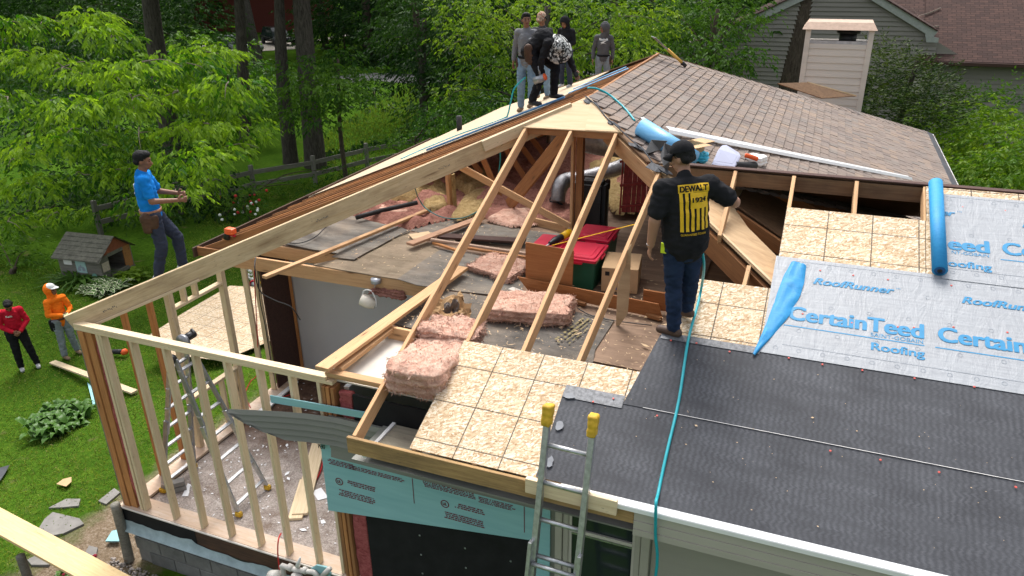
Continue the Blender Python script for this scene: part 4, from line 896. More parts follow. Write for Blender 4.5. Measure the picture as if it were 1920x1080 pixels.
# ---------------------------------------------------------------- pink batts on the open floor
BATTS = []
def rotz(c, a_, rx=0, ry=0): return Matrix.Translation(c) @ Matrix.Rotation(a_, 4, 'Z') @ Matrix.Rotation(rx, 4, 'X') @ Matrix.Rotation(ry, 4, 'Y')
o = fluffy('insulation_batt', ((-.27, -.46, -.14), (.27, .46, .14)), pink, None, amp=.05, seed=11, mw=rotz((-3.02, 5.55, 2.64), R(4)), fs=4); tag(o, 'plump pink insulation batt bulging between two rafters above the eave', 'insulation', 'pink insulation batts')
BATTS.append(o)
o = fluffy('insulation_batt', ((-.27, -.17, -.07), (.27, .17, .07)), pink, None, amp=.045, seed=19, mw=rotz((-3.02, 5.92, 2.78), R(2), R(8)), fs=5); tag(o, 'torn pink tuft lying on top of the plump batt above the eave', 'insulation', 'pink insulation batts')
BATTS.append(o)
o = fluffy('insulation_batt', ((-.44, -.27, -.085), (.44, .27, .085)), pink, None, amp=.03, seed=12, mw=rotz((-2.62, 7.02, 2.61), R(10)), fs=5); tag(o, 'thick layered pink batt in front of the plywood kerb board', 'insulation', 'pink insulation batts')
BATTS.append(o)
o = fluffy('insulation_batt', ((-.33, -.28, -.035), (.33, .28, .035)), pink, None, amp=.035, seed=13, mw=rotz((-3.42, 8.10, 2.57), R(-14)), fs=5); tag(o, 'thin ragged pink batt between the first and second new rafters', 'insulation', 'pink insulation batts')
BATTS.append(o)
# ---------------------------------------------------------------- loose timber
def loose(name, label, p0, p1, w, t, mat, **kw): o = board(name, p0, p1, w, t, mat, None, **kw); return tag(o, label, 'board')
loose('loose_rafter', 'orange-brown loose rafter poking out over the grey wall, its end split', PZ(495, 520, 2.64), PZ(800, 395, 2.60), .075, .038, spf)
loose('loose_rafter', 'broad orange loose board sloping from the front plate up to the first rafter', PZ(603, 692, 2.64), PZ(868, 502, 2.60), .15, .038, spf)
loose('split_board', 'brown board with a splintered end on the grey floor sheets', PZ(768, 458, 2.60), PZ(905, 407, 2.58), .13, .036, wood('dull_pink_brown_wood', (.42, .25, .16), (.30, .17, .10), var=.05))
loose('dark_plank', 'dark stained plank lying behind the thin pink batt', PZ(822, 442, 2.57), PZ(985, 452, 2.57), .16, .03, dark_wood)
loose('thin_board', 'pale thin board along the front of the dark plank', PZ(808, 449, 2.60), PZ(990, 476, 2.58), .045, .03, wood('dusty_pale_wood', (.45, .32, .24), (.33, .22, .16), var=.03))
loose('thin_board', 'second thin brown board just in front of the pale one', PZ(860, 462, 2.57), PZ(995, 484, 2.56), .05, .03, spf_old)
loose('thin_board', 'reddish strip of wood nearest the thin pink batt', PZ(812, 455, 2.56), PZ(870, 474, 2.56), .04, .03, red_stud)
loose('scrap_board', 'small pale plywood scrap half under the splintered board', PZ(770, 444, 2.55), PZ(808, 438, 2.55), .22, .008, ply_new)
loose('scrap_board', 'small white scrap beside the thick layered pink batt', PZ(957, 540, 2.56), PZ(985, 550, 2.56), .08, .008, drywall)
def fibres(o, n, L, mat):
    me = o.data; co = np.empty(len(me.vertices)*3, np.float32); no = np.empty_like(co); me.vertices.foreach_get('co', co); me.vertices.foreach_get('normal', no); co = co.reshape(-1, 3); no = no.reshape(-1, 3)
    i = RNG.integers(0, len(co), n); j = RNG.integers(0, len(co), n); C = co[i]+RNG.normal(size=(n, 3))*.008-no[i]*.006; D = no[i]*.7+RNG.normal(size=(n, 3))*.75; D /= np.linalg.norm(D, axis=1, keepdims=True)
    f_ = leafmesh('fibres', C, D, L*(.4+RNG.random(n)), .22, mat, None, kind='stuff', bend=.25); f_.matrix_basis = o.matrix_basis.copy(); adopt(f_, o)
# plywood pieces round the totes
o = slab('plywood_kerb', [(-3.0, 7.60, 2.69), (-1.30, 7.42, 2.69), (-1.24, 7.42, 2.52), (-2.86, 7.60, 2.53)], .016, mahog, None, n=(0, -1, 0)); tag(o, 'long low varnished plywood kerb standing on edge behind the thick batt', 'plywood')
o = slab('loose_plywood', [(-2.91, 7.64, 2.66), (-2.34, 7.64, 2.62), (-2.33, 7.64, 3.09), (-2.91, 7.64, 3.12)], .016, mahog, None, n=(0, -1, 0)); tag(o, 'upright varnished plywood panel in front of the left tote', 'plywood')
o = slab('plywood_block', [(-1.50, 7.58, 2.55), (-1.22, 7.56, 2.55), (-1.22, 7.56, 2.76), (-1.50, 7.58, 2.76)], .03, mahog, None, n=(0, -1, 0)); tag(o, 'short varnished plywood block just left of the man in black', 'plywood')
Q = [PY(x, y, 7.1) for x, y in ((1155, 620), (1158, 545), (1169, 482), (1184, 458), (1181, 540), (1177, 588))]; o = slab('plywood_scrap', Q, .014, ply_old, None, n=(.45, -.9, 0)); tag(o, 'tall narrow pointed plywood scrap beside the fourth rafter', 'plywood')
for px, py, l in ((1084, 572, .25), (1110, 588, .30)): pass
loose('wood_block', 'small brown block in front of the plywood kerb, beside the thick batt', PZ(1072, 563, 2.54), PZ(1098, 571, 2.54), .05, .04, spf_old)
loose('wood_block', 'small block at the right end of the plywood kerb, by the boot', PZ(1212, 590, 2.54), PZ(1240, 598, 2.54), .05, .04, spf_old)
for o in BATTS: fibres(o, 5200, .032, pink)
# kraft paper
def crumple(name, px, py, r_, mat, label, cat, seed, z=2.56, h=.12, mw=None, petals=6):
    bm = bmesh.new(); bmesh.ops.create_icosphere(bm, subdivisions=4, radius=1)
    for v in bm.verts:
        w = v.co*1.3+Vector((seed, 0, 0)); k = 1+.9*noise.noise(w)+.35*abs(noise.noise(w*3.1)); v.co = Vector((v.co.x*r_*k, v.co.y*r_*k, max(v.co.z, -.25)*h*(k+.3*noise.noise(w*4))))
    p = PZ(px, py, z); o = bmesh_obj(name, bm, mat, None, False, mw or Matrix.Translation(p)); return tag(o, label, cat)
KP = thing('kraft_paper', PZ(845, 590, 2.53), 'crumpled brown kraft paper lying on the dark floor sheet', 'paper')
for i, (px, py, sz, rt) in enumerate(((838, 574, .15, .3), (862, 590, .16, 2.0), (835, 597, .13, 3.6), (858, 572, .12, -1.0))):
    c = PZ(px, py, 2.56); vs = []; rr = random.Random(i+4); n_ = 7
    for a_ in range(n_):
        for b_ in range(n_):
            x = (a_/(n_-1)-.5)*sz*2.1; y = (b_/(n_-1)-.5)*sz*1.3; w = Vector((x*9+i*5, y*9, 0)); vs.append((x+.04*noise.noise(w), y+.04*noise.noise(w*2), .05+.11*noise.noise(w*.8)+.05*noise.noise(w*2.2)))
    fs = [(a_*n_+b_, a_*n_+b_+1, (a_+1)*n_+b_+1, (a_+1)*n_+b_) for a_ in range(n_-1) for b_ in range(n_-1)]
    link('paper_fold', mesh('paper_fold', vs, fs), kraft if i != 1 else kraft, KP, rotz(c, rt, R(18), R(-12)))
crumpled = crumple('paper_lining', 848, 588, .09, kraft_in, 'dark lining', 'paper', 3); del crumpled['label'], crumpled['category']; adopt(crumpled, KP)
# ---------------------------------------------------------------- totes, box, saw, suitcase
def tote(label, x0, x1, y0, y1, zt=2.9, rot=0):
    c = Vector(((x0+x1)/2, (y0+y1)/2, 2.51)); T = thing('storage_tote', c, label, 'storage tote', 'red lidded green totes'); w, d = (x1-x0)/2, (y1-y0)/2; hh = zt-2.51
    def rr_box(name, w0, d0, w1, d1, z0, z1, mat, r_=.03, parent=T):
        vs = []; n = 6
        for (w_, d_, z_) in ((w0, d0, z0), (w1, d1, z1)):
            for cx, cy, a0 in ((w_-r_, d_-r_, 0), (-w_+r_, d_-r_, 90), (-w_+r_, -d_+r_, 180), (w_-r_, -d_+r_, 270)):
                for k in range(n+1): a_ = R(a0+90*k/n); vs.append((cx+r_*math.cos(a_), cy+r_*math.sin(a_), z_))
        m = len(vs)//2; fs = [tuple(reversed(range(m))), tuple(range(m, 2*m))]+[(i, (i+1) % m, (i+1) % m+m, i+m) for i in range(m)]
        bm = bmesh.new(); bv = [bm.verts.new(v) for v in vs]; [bm.faces.new([bv[i] for i in f]) for f in fs]; bmesh.ops.bevel(bm, geom=[e for e in bm.edges if e.calc_face_angle(0) > 1.0], offset=.006, segments=2, affect='EDGES')
        return bmesh_obj(name, bm, mat, parent, mw=Matrix.Translation(c))
    rr_box('tub', w*.84, d*.84, w*.95, d*.95, .0, hh-.03, green_plastic); rr_box('tub_rim', w*.98, d*.98, w*.98, d*.98, hh-.055, hh-.035, green_plastic)
    L_ = rr_box('lid', w, d, w, d, hh-.034, hh-.004, red_plastic); rr_box('lid_panel', w*.88, d*.88, w*.84, d*.84, hh-.004, hh+.012, red_plastic, .05, L_); rr_box('lid_panel', w*.62, d*.62, w*.6, d*.6, hh+.0121, hh+.017, red_plastic, .05, L_)
    for s in (-1, 1): box('handle', c+Vector((s*w-.02, -.08, hh-.06)), c+Vector((s*w+.018, .08, hh-.03)), red_plastic, T, bev=.006); box('handle', c+Vector((-.07, s*d-.02, hh-.06)), c+Vector((.07, s*d+.018, hh-.03)), red_plastic, T, bev=.006)
    return T
T = tote('green tote with red lid behind the upright plywood panel, saw on it', -3.04, -2.62, 8.06, 8.62, 2.88); tote('green tote with red lid, rearmost, against the black suitcase', -2.62, -2.16, 8.56, 9.12)
T = tote('green tote with red lid and white sticker, beside the cardboard box', -2.59, -2.13, 7.87, 8.46); box('sticker', (-2.50, 7.886, 2.72), (-2.44, 7.892, 2.80), sticker, T)
B = thing('cardboard_box', (-1.90, 8.2, 2.51), 'brown cardboard box marked with crossed blue tape beside the totes', 'cardboard box')
def cbox(B, c, w, d, h, rot, mat=card, open_=0):
    mw = Matrix.Translation(c) @ Matrix.Rotation(rot, 4, 'Z')
    def P_(name, a_, b_, m_=mat):
        cc = (Vector(a_)+Vector(b_))/2; hh = Vector(b_)-cc; return link(name, mesh(name, boxverts(-hh, hh), BOXF), m_, B, mw @ Matrix.Translation(cc))
    P_('box_side', (-w/2, -d/2, 0), (w/2, -d/2+.005, h)); P_('box_side', (-w/2, d/2-.005, 0), (w/2, d/2, h)); P_('box_side', (-w/2, -d/2+.005, 0), (-w/2+.005, d/2-.005, h)); P_('box_side', (w/2-.005, -d/2+.005, 0), (w/2, d/2-.005, h)); P_('box_bottom', (-w/2, -d/2, -.004), (w/2, d/2, 0))
    return P_
P_ = cbox(B, Vector((-1.90, 8.22, 2.515)), .42, .52, .29, R(8)); P_('box_flap', (-.21, -.26, .29), (-.003, .26, .295)); P_('box_flap', (.003, -.26, .291), (.21, .26, .297))
for a_, b_ in (((-.06, -.263, .03), (-.03, -.2605, .26)), ((.03, -.263, .05), (.06, -.2605, .27)), ((-.055, -.2645, .12), (.055, -.2632, .15))): P_('blue_tape_strip', a_, b_, blue_tape)
P_('round_stamp', (-.17, -.263, .20), (-.12, -.2605, .25), black_plastic)
SAW = thing('reciprocating_saw', (-2.82, 8.35, 2.9), 'yellow and black reciprocating saw resting on the left tote lid', 'power saw')
a_ = PZ(1030, 457, 2.95); b_ = PZ(1068, 436, 2.97)
tube('saw_body', [a_, a_.lerp(b_, .3), a_.lerp(b_, .6)], .04, black_plastic, SAW, 12, rs=[.022, .045, .04]); tube('saw_motor', [a_.lerp(b_, .6), b_], .05, yellow_plastic, SAW, 12, rs=[.045, .05]); tube('saw_handle', [b_, b_+Vector((.06, -.03, .0)), b_+Vector((.13, -.02, .0))], .022, yellow_plastic, SAW, 10); board('saw_blade', a_, a_+(a_-b_).normalized()*.10, .018, .003, galv, SAW); tube('saw_shoe', [a_+Vector((-.01, -.03, -.02)), a_+Vector((-.01, .03, -.02))], .012, galv, SAW, 8)
tape = board('tape_measure_blade', PZ(1035, 460, 2.98), PY(1192, 420, 8.0), .022, .002, yellow_plastic, None); tag(tape, 'yellow tape measure blade pulled out across the tote lids', 'tape measure')
SC = thing('suitcase', (-2.75, 9.95, 2.5), 'tall black suitcase standing behind the totes', 'suitcase'); box('shell', (-3.02, 9.75, 2.53), (-2.55, 10.0, 3.28), dark_rubber, SC, bev=.05); tube('handle', [(-2.88, 9.87, 3.27), (-2.87, 9.87, 3.32), (-2.72, 9.87, 3.32), (-2.71, 9.87, 3.27)], .012, black_plastic, SC, 8); box('pocket', (-2.98, 9.735, 2.6), (-2.6, 9.748, 3.0), black_plastic, SC, bev=.004)
for x in (-2.95, -2.62): cyl('wheel', (x-.02, 9.85, 2.53), (x+.02, 9.85, 2.53), .03, black_plastic, SC, 12)
SW = thing('carpet_sweeper', PZ(1130, 415, 2.5), 'narrow red and grey upright sweeper right of the black suitcase', 'sweeper'); p = PZ(1128, 425, 2.55)
fluffy('sweeper_body', ((p.x-.09, p.y-.04, 2.52), (p.x+.06, p.y+.06, 3.05)), red_paint, SW, amp=.01, seed=5); fluffy('sweeper_bag', ((p.x-.04, p.y-.07, 2.6), (p.x+.03, p.y-.04, 2.95)), galv, SW, amp=.015, seed=6); cyl('sweeper_pole', (p.x+.08, p.y-.03, 2.52), (p.x+.07, p.y-.02, 3.2), .022, alu, SW, 10); box('sweeper_grip', (p.x+.04, p.y-.06, 3.12), (p.x+.10, p.y+.02, 3.26), dark_wood, SW, bev=.01)
SL = thing('snow_sled', PY(1185, 400, 9.7), 'old red slatted snow sled standing on end under the right hip', 'sled')
for i, px in enumerate((1169, 1177, 1186, 1195, 1204)):
    board('slat', PY(px, 398, 9.7), PY(px+9, 272+2*i, 9.75), .06, .015, red_paint, SL, up=(0, -1, 0))
for py in (300, 345, 385): board('crossbar', PY(1162, py+3, 9.66), PY(1212, py-2, 9.66), .035, .02, red_paint, SL, up=(0, -1, 0))
for px in (1162, 1212): tube('runner', [PY(px, 402, 9.6), PY(px+4, 340, 9.62), PY(px+7, 275, 9.66), PY(px+4, 262, 9.6)], .012, red_paint, SL, 8)
# ducts, pipe
def duct(label, pts, r_, seed):
    P = [Vector(p) for p in pts]; Q = []
    for i in range(len(P)-1):
        p0 = P[max(i-1, 0)]; p1 = P[i]; p2 = P[i+1]; p3 = P[min(i+2, len(P)-1)]
        for j in range(26): t = j/26; Q.append(.5*((2*p1)+(p2-p0)*t+(2*p0-5*p1+4*p2-p3)*t*t+(3*p1-p0-3*p2+p3)*t**3))
    rs = [r_*(1+.09*(1 if k % 2 else -1)+.05*noise.noise(Vector((k*.3, seed, 0)))) for k in range(len(Q))]
    o = tube('flexible_duct', Q, r_, duct_m, None, 18, spline=False, rs=rs); return tag(o, label, 'duct')
duct('fat silver flexible duct hanging under the apex plywood', [PY(1098, 262, 10.4), PY(1130, 268, 10.4), PY(1170, 272, 10.3), PY(1200, 290, 10.2)], .17, 1)
duct('silver flexible duct curling down onto the insulation left of the suitcase', [PY(1195, 300, 10.9), PY(1150, 318, 10.9), PY(1100, 332, 10.8), PY(1062, 338, 10.7), PY(1050, 352, 10.5), PY(1046, 378, 10.4)], .11, 2)
duct('galvanised flue pipe rising behind the web members', [PY(1036, 268, 12.3), PY(1037, 232, 12.3)], .1, 3)
tag(tube('black_pipe', [PZ(668, 408, 2.6), PZ(715, 395, 2.62), PZ(782, 380, 2.65)], .035, dark_rubber, None, 10), 'black pipe lying on the pink insulation under the hip rafter', 'pipe')
torn = crumple('torn_black_liner', 1040, 385, .10, dark_rubber, 'torn black plastic liner at the end of the curled duct', 'plastic', 8, 2.62, .10)
# cables and hoses
tag(tube('air_hose', [PY(778, 352, 8.2), PZ(785, 372, 2.85), PZ(800, 392, 2.66), PZ(832, 408, 2.62), PZ(870, 408, 2.62), PZ(905, 390, 2.64), PZ(920, 372, 2.7)], .009, hose_dark, None, 6), 'dark green air hose looping over the yellow batts', 'hose')
tag(tube('air_hose', [PY(937, 262, 9.5), PY(938, 300, 9.6), PY(934, 330, 9.8)], .009, hose_teal, None, 6), 'short teal hose hanging down behind the hip sister board', 'hose')
tag(tube('electric_cable', [PY(486, 452, 7.6), PY(480, 480, 7.4), PY(478, 505, 7.2), PY(487, 545, 7.2), PY(515, 563, 7.2), PY(545, 575, 7.2), PY(563, 600, 7.2)], .008, wire_black, None, 6), 'black cable dangling across the brown panel and the grey wall', 'cable')
tag(tube('electric_cable', [PY(483, 500, 7.6), PY(487, 560, 7.7), PY(497, 610, 7.8), PY(505, 660, 7.8), PY(512, 700, 7.8)], .007, wire_black, None, 6), 'thin black cable running down the last left stud', 'cable')
tag(tube('electric_cable', [PZ(527, 453, 2.58), PZ(560, 456, 2.57), PZ(590, 445, 2.57), PZ(612, 425, 2.6), PZ(618, 421, 2.6)], .007, wire_black, None, 6), 'black cable curled on the left grey sheet', 'cable')
tag(tube('electric_cable', [PZ(1083, 578, 2.56), PZ(1110, 592, 2.54), PZ(1150, 601, 2.54), PZ(1222, 610, 2.54)], .006, wire_black, None, 6), 'thin cable trailing from the thick batt towards the boot', 'cable')
# hanging lamp
LP_ = thing('hanging_lamp', PY(705, 530, 7.4), 'broken cream lamp hanging below the brown floor sheet', 'lamp')
c = PY(690, 566, 7.35); ax = Vector((-.85, -.2, .35)).normalized(); tube('lamp_shade', [c+ax*.10, c+ax*.09, c, c-ax*.10], .08, cream_plastic, LP_, 18, spline=False, rs=[.05, .078, .085, .06])
tube('bracket', [c+Vector((-.08, 0, .06)), c+Vector((-.04, 0, .15)), c+Vector((.06, 0, .16)), c+Vector((.12, 0, .05)), c+Vector((.11, 0, -.05))], .009, white_plastic, LP_, 8); cyl('junction_box', PY(705, 526, 7.4)-Vector((0, 0, .03)), PY(705, 526, 7.4)+Vector((0, 0, .03)), .065, galv, LP_, 14); tube('wire', [PY(705, 530, 7.4), PY(701, 548, 7.4), PY(707, 570, 7.4)], .006, wire_grey, LP_, 6)
tag(fluffy('insulation_tuft', ((-.22, -.05, -.05), (.22, .05, .05)), pink_old, None, amp=.04, seed=22, mw=rotz(PY(725, 548, 7.42), 0), fs=9), 'grey-pink tuft of insulation hanging beside the lamp', 'insulation')
# ---------------------------------------------------------------- in the open room
def rail(name, p0, p1, mat, parent, w=.028, d=.065, up=(1, 0, 0)): return board(name, p0, p1, w, d, mat, parent, up=up)
AL = thing('folding_ladder', (-6.4, 5.75, -.04), 'aluminium folding ladder with yellow feet standing open in the framed room', 'ladder')
for (ya, yb) in ((5.50, 5.66), (6.04, 5.92)):
    f0 = Vector((-5.83, ya, -.02)); f1 = Vector((-6.52, yb, 1.9)); rail('outer_rail', f0, f0.lerp(f1, .58), alu, AL); rail('inner_rail', f0.lerp(f1, .45)+Vector((0, .02, 0)), f1+Vector((0, .02, 0)), alu_dark, AL)
    g0 = Vector((-7.04, ya+.02, -.02)); g1 = Vector((-6.60, yb, 1.9)); rail('outer_rail', g0, g0.lerp(g1, .55), alu_dark, AL); rail('inner_rail', g0.lerp(g1, .45)+Vector((0, .02, 0)), g1+Vector((0, .02, 0)), alu, AL)
    for q in (f0, g0): box('foot', q+Vector((-.045, -.03, -.02)), q+Vector((.045, .03, .05)), yellow_foot, AL, bev=.012)
    cyl('hinge', (-6.56, yb-.02, 1.9), (-6.56, yb+.04, 1.9), .055, black_plastic, AL, 16)
for k in range(7):
    t = .06+k*.145
    for (x0, x1) in ((-5.83, -6.52), (-7.04, -6.60)):
        za = -.02+1.92*t; xx = x0+(x1-x0)*t; y0 = 5.50+(.16)*t; y1 = 6.04-.12*t; board('rung', (xx, y0, za), (xx, y1, za), .05, .022, alu, AL)
CS_ = thing('circular_saw', (-6.56, 5.8, 1.95), 'black circular saw sitting on top of the folding ladder', 'power saw'); cyl('blade_guard', (-6.56, 5.86, 2.03), (-6.56, 5.90, 2.03), .09, alu_dark, CS_, 20); tube('motor', [(-6.56, 5.90, 2.05), (-6.55, 6.05, 2.06)], .05, black_plastic, CS_, 12); tube('grip', [(-6.50, 5.92, 2.07), (-6.44, 5.95, 2.12), (-6.50, 5.98, 2.15)], .02, black_plastic, CS_, 8)
def lay(name, label, cat, px0, px1, w, t, mat, z=-.03, **kw): o = board(name, PZ(*px0, z+t/2), PZ(*px1, z+t/2), w, t, mat, None, **kw); return tag(o, label, cat)
lay('loose_plank', 'long pale plank lying on the room floor near the teal board', 'board', (562, 965), (598, 832), .19, .036, pine); lay('loose_plank', 'shorter pale plank under the long one on the room floor', 'board', (553, 974), (575, 900), .17, .036, pine, z=-.045)
lay('brick', 'grey-brown brick on top of another behind the second stud', 'brick', (322, 908), (346, 902), .10, .06, stone_m, z=.03); lay('brick', 'lower grey-brown brick behind the second stud', 'brick', (324, 918), (349, 911), .10, .06, stone_m, z=-.04)
def sheetp(label, pts, z=-.035): o = slab('paper_scrap', [PZ(x, y, z) for x, y in pts], .003, paper, None, n=(0, 0, 1)); tag(o, label, 'paper')
sheetp('white sheet of paper on the floor by the pale planks', [(585, 921), (602, 914), (616, 933), (596, 938)]); sheetp('tiny white scrap on the floor near the corner studs', [(601, 976), (607, 974), (611, 980), (603, 982)]); sheetp('narrow white strip on the floor beside the bricks', [(341, 930), (352, 906), (357, 908), (353, 930)])
rr = random.Random(5); vs = []; fs = []
for i in range(420):
    x = rr.uniform(-7.0, -4.1); y = rr.uniform(5.4, 8.5); s = rr.uniform(.003, .011)*(1 if i > 40 else 2.2); a_ = rr.uniform(0, 3.1); k = len(vs); z = -.037
    for q in range(4): b_ = a_+q*math.pi/2; vs.append((x+s*math.cos(b_)*(1 if q % 2 else 2.2), y+s*math.sin(b_)*(1 if q % 2 else 2.2), z+rr.uniform(0, .006)))
    fs.append((k, k+1, k+2, k+3))
tag(link('debris', mesh('debris', vs, fs), paper, None, kind='stuff'), 'small pale chips scattered over the room floor', 'debris')
rr = random.Random(6); vs = []; fs = []
for i in range(900):
    if i < 500: x = rr.uniform(-5.6, -1.2); y = rr.uniform(7.5, 9.6)
    else: x = rr.uniform(-3.9, -1.1); y = rr.uniform(6.15, 7.4)
    z = 2.545; s = rr.uniform(.004, .012)*(1 if i % 30 else 2.2); a_ = rr.uniform(0, 3.1); k = len(vs)
    for q in range(4): b_ = a_+q*math.pi/2; vs.append((x+s*math.cos(b_)*(.6 if q % 2 else 2.4), y+s*math.sin(b_)*(.6 if q % 2 else 2.4), z+rr.uniform(0, .01)))
    fs.append((k, k+1, k+2, k+3))
tag(link('wood_chips', mesh('wood_chips', vs, fs), ply_new, None, kind='stuff'), 'pale wood splinters scattered over the attic floor', 'debris')
lay('metal_track', 'white metal track strips lying along the back of the room floor', 'metal strip', (488, 775), (555, 715), .09, .03, white_metal); lay('metal_track', 'second white strip beside the first, below the red hose', 'metal strip', (462, 790), (520, 738), .05, .03, white_metal)
tag(tube('air_hose', [PZ(470, 765, 0), PZ(460, 740, .1), PZ(470, 715, .2), PZ(482, 700, .3), PX(483, 640, -7.2), PX(479, 560, -7.2), PX(476, 500, -7.2)], .008, cord_red, None, 6), 'red hose rising along the left studs beside the brown panel', 'hose')
tag(tube('air_hose', [PZ(470, 765, -.02), PZ(520, 748, -.02), PZ(560, 735, -.02)], .008, cord_red, None, 6), 'red hose lying across the back of the room floor', 'hose')
tag(tube('air_hose', [PZ(607, 850, -.02), PZ(602, 880, -.02), PZ(590, 905, -.02), PZ(582, 918, -.02)], .010, cord_red, None, 6), 'red hose curving beside the pale planks', 'hose')
tag(tube('air_hose', [PY(527, 1000, 5.2), PY(522, 1012, 5.06), PY(521, 1040, 5.0), PY(526, 1082, 4.95)], .008, cord_red, None, 6), 'red hose hanging over the rim board above the gas pipes', 'hose')
# ---------------------------------------------------------------- things on the roofs
def onR(px, py, off=.02): return PR(px, py, off)
RL = thing('film_roll', onR(1240, 262), 'pale blue roll of roof wrap lying on the brown shingles behind the man', 'roll'); a_ = onR(1202, 238, .13); b_ = onR(1300, 300, .13); tube('roll', [a_, b_], .115, sky_film, RL, 28, spline=False, rs=[.115, .115]); cyl('core', a_+(a_-b_).normalized()*.005, a_+(b_-a_).normalized()*.05, .04, card, RL, 14); board('loose_edge', a_+Vector((0, 0, .117)), b_+Vector((0, 0, .117)), .06, .004, white_metal, RL)
G0 = onR(1252, 240, .10); G1 = onR(1706, 333, .03); GT = thing('metal_flashing', G0, 'long white metal flashing lying down the brown shingles', 'flashing'); board('flange', G0, G1, .10, .004, white_metal, GT, up=RN); board('flange', G0+Vector((.03, -.065, -.03)), G1+Vector((.03, -.065, -.0)), .05, .004, white_metal, GT, up=(.3, -.9, .6)); board('hem', G0+Vector((-.02, .05, .005)), G1+Vector((-.02, .05, .005)), .018, .014, white_metal, GT, up=RN)
B2 = thing('cardboard_box', onR(1290, 300), 'small open cardboard box on the shingles right of the black cap', 'cardboard box'); P_ = cbox(B2, onR(1288, 298)+Vector((0, .1, 0)), .24, .28, .17, R(-35)); P_('box_flap', (-.11, .14, .17), (.12, .32, .175)); P_('box_flap', (.12, -.14, .17), (.24, .14, .173)); P_('sticker', (.0, -.144, .02), (.09, -.1405, .11), sticker)
gl = fluffy('work_glove', ((-.09, -.07, -.05), (.09, .07, .06)), make_film('cyan_plastic', (.02, .38, .62), (.10, .62, .80), .3, 20, .8), None, amp=.04, seed=31, mw=rotz(onR(1311, 296, .08), .5), fs=9); tag(gl, 'crumpled bright blue plastic bag beside the small cardboard box', 'plastic bag')
LD = thing('plastic_lid', onR(1360, 300), 'milky lilac plastic tote lid lying on the shingles above the ridge', 'lid'); q = [onR(1338, 306, .07), onR(1375, 312, .07), onR(1383, 305, .09), onR(1387, 292, .15), onR(1384, 286, .17), onR(1363, 273, .20), onR(1356, 273, .20), onR(1350, 280, .18)]
Qc = sum(q, Vector())/8; slab('lid_plate', q, .015, milky, LD); slab('lid_rim', [Qc+(p-Qc)*1.09-Vector((0, 0, .004)) for p in q], .02, milky, LD); slab('lid_centre', [Qc+(p-Qc)*.8+Vector((0, 0, .006)) for p in q], .004, milky, LD)
NG = thing('leaf_blower', onR(1405, 310), 'white and orange hand tool with a black tube lying on the shingles above the ridge', 'power tool'); a_ = onR(1381, 311, .06); b_ = onR(1414, 311, .06); tube('tube', [a_, a_.lerp(b_, .5), b_], .055, dark_rubber, NG, 18, spline=False, rs=[.052, .056, .056]); fluffy('tool_body', ((-.13, -.10, -.06), (.13, .10, .06)), white_plastic, NG, amp=.012, seed=41, mw=rotz(onR(1416, 303, .06)+Vector((0, .1, 0)), R(-25)), fs=6); tube('tool_trim', [onR(1397, 291, .16), onR(1408, 294, .17), onR(1419, 298, .16)], .03, orange_plastic, NG, 10)
SH = thing('roofing_spade', onR(1262, 105), 'roofing spade with yellow handle stuck over the roof peak', 'spade'); s0 = onR(1286, 124, .05); s1 = onR(1252, 93, .22); tube('handle', [s0.lerp(s1, .18), s1], .026, wood('yellow_handle_wood', (.70, .42, .10), (.60, .33, .07), var=.03), SH, 10, spline=False); tube('grip', [s0, s0.lerp(s1, .22)], .035, black_plastic, SH, 10, spline=False, rs=[.03, .04]); bl_ = (s1-s0).normalized(); sdv = bl_.cross(Vector((0, 0, 1))).normalized(); slab('blade', [s1+sdv*.09, s1-sdv*.09, s1-sdv*.12+bl_*.36, s1+sdv*.12+bl_*.36], .006, galv, SH)
o = slab('plywood_scrap', [PY(x, y, yy_) for x, y, yy_ in ((1458, 156, 18.0), (1516, 154, 18.6), (1606, 180, 19.4), (1541, 184, 18.4))], .02, ply_brown, None); tag(o, 'brown sheet of plywood sticking out over the roof edge before the chimney', 'plywood')
o = slab('plywood_edge', [PY(x, y, yy_) for x, y, yy_ in ((1514, 152.5, 18.58), (1606, 178.5, 19.38), (1606, 181, 19.38), (1516, 156, 18.58))], .012, ply_new, None); tag(o, 'pale edge strip on the plywood sheet before the chimney', 'plywood')
# rolls on the front slope
BR = thing('film_roll', PF(1755, 540, .04), 'long bright blue roll of roof wrap lying up the slope on the grey wrap', 'roll'); a_ = Vector((1.215, 7.18, fz(7.18, .11))); b_ = Vector((1.20, 8.36, fz(8.36, .11))); tube('roll', [a_, b_], .064, blue_film, BR, 28, spline=False, rs=[.064, .064]); tube('roll_end', [a_-FU*.004, a_+FU*.01], .045, plain('deep_blue_film_edge', (.01, .08, .22), .5), BR, 20, spline=False); cyl('core', a_-FU*.008, a_+FU*.02, .022, black_plastic, BR, 14)
# crumpled blue flap
nx, ny = 8, 26; vs = []
Lp = [(1484, 491), (1468, 520), (1457, 550), (1446, 582), (1430, 622), (1411, 664)]; Rp = [(1512, 498), (1508, 530), (1500, 556), (1479, 594), (1443, 636), (1415, 667)]
def lerpl(L_, t): k = min(int(t*(len(L_)-1)), len(L_)-2); f_ = t*(len(L_)-1)-k; return (L_[k][0]*(1-f_)+L_[k+1][0]*f_, L_[k][1]*(1-f_)+L_[k+1][1]*f_)
for j in range(ny+1):
    for i in range(nx+1):
        a_ = lerpl(Lp, j/ny); b_ = lerpl(Rp, j/ny); s = i/nx; p = PF(a_[0]*(1-s)+b_[0]*s, a_[1]*(1-s)+b_[1]*s, .045)
        p += FN*(.022*math.sin(math.pi*s)**.5*(1-.4*j/ny)+.014*noise.noise(Vector((s*3, j*.35, 0)))+.012*noise.noise(Vector((s*9, j*.8, 5)))*math.sin(math.pi*s)); vs.append(p)
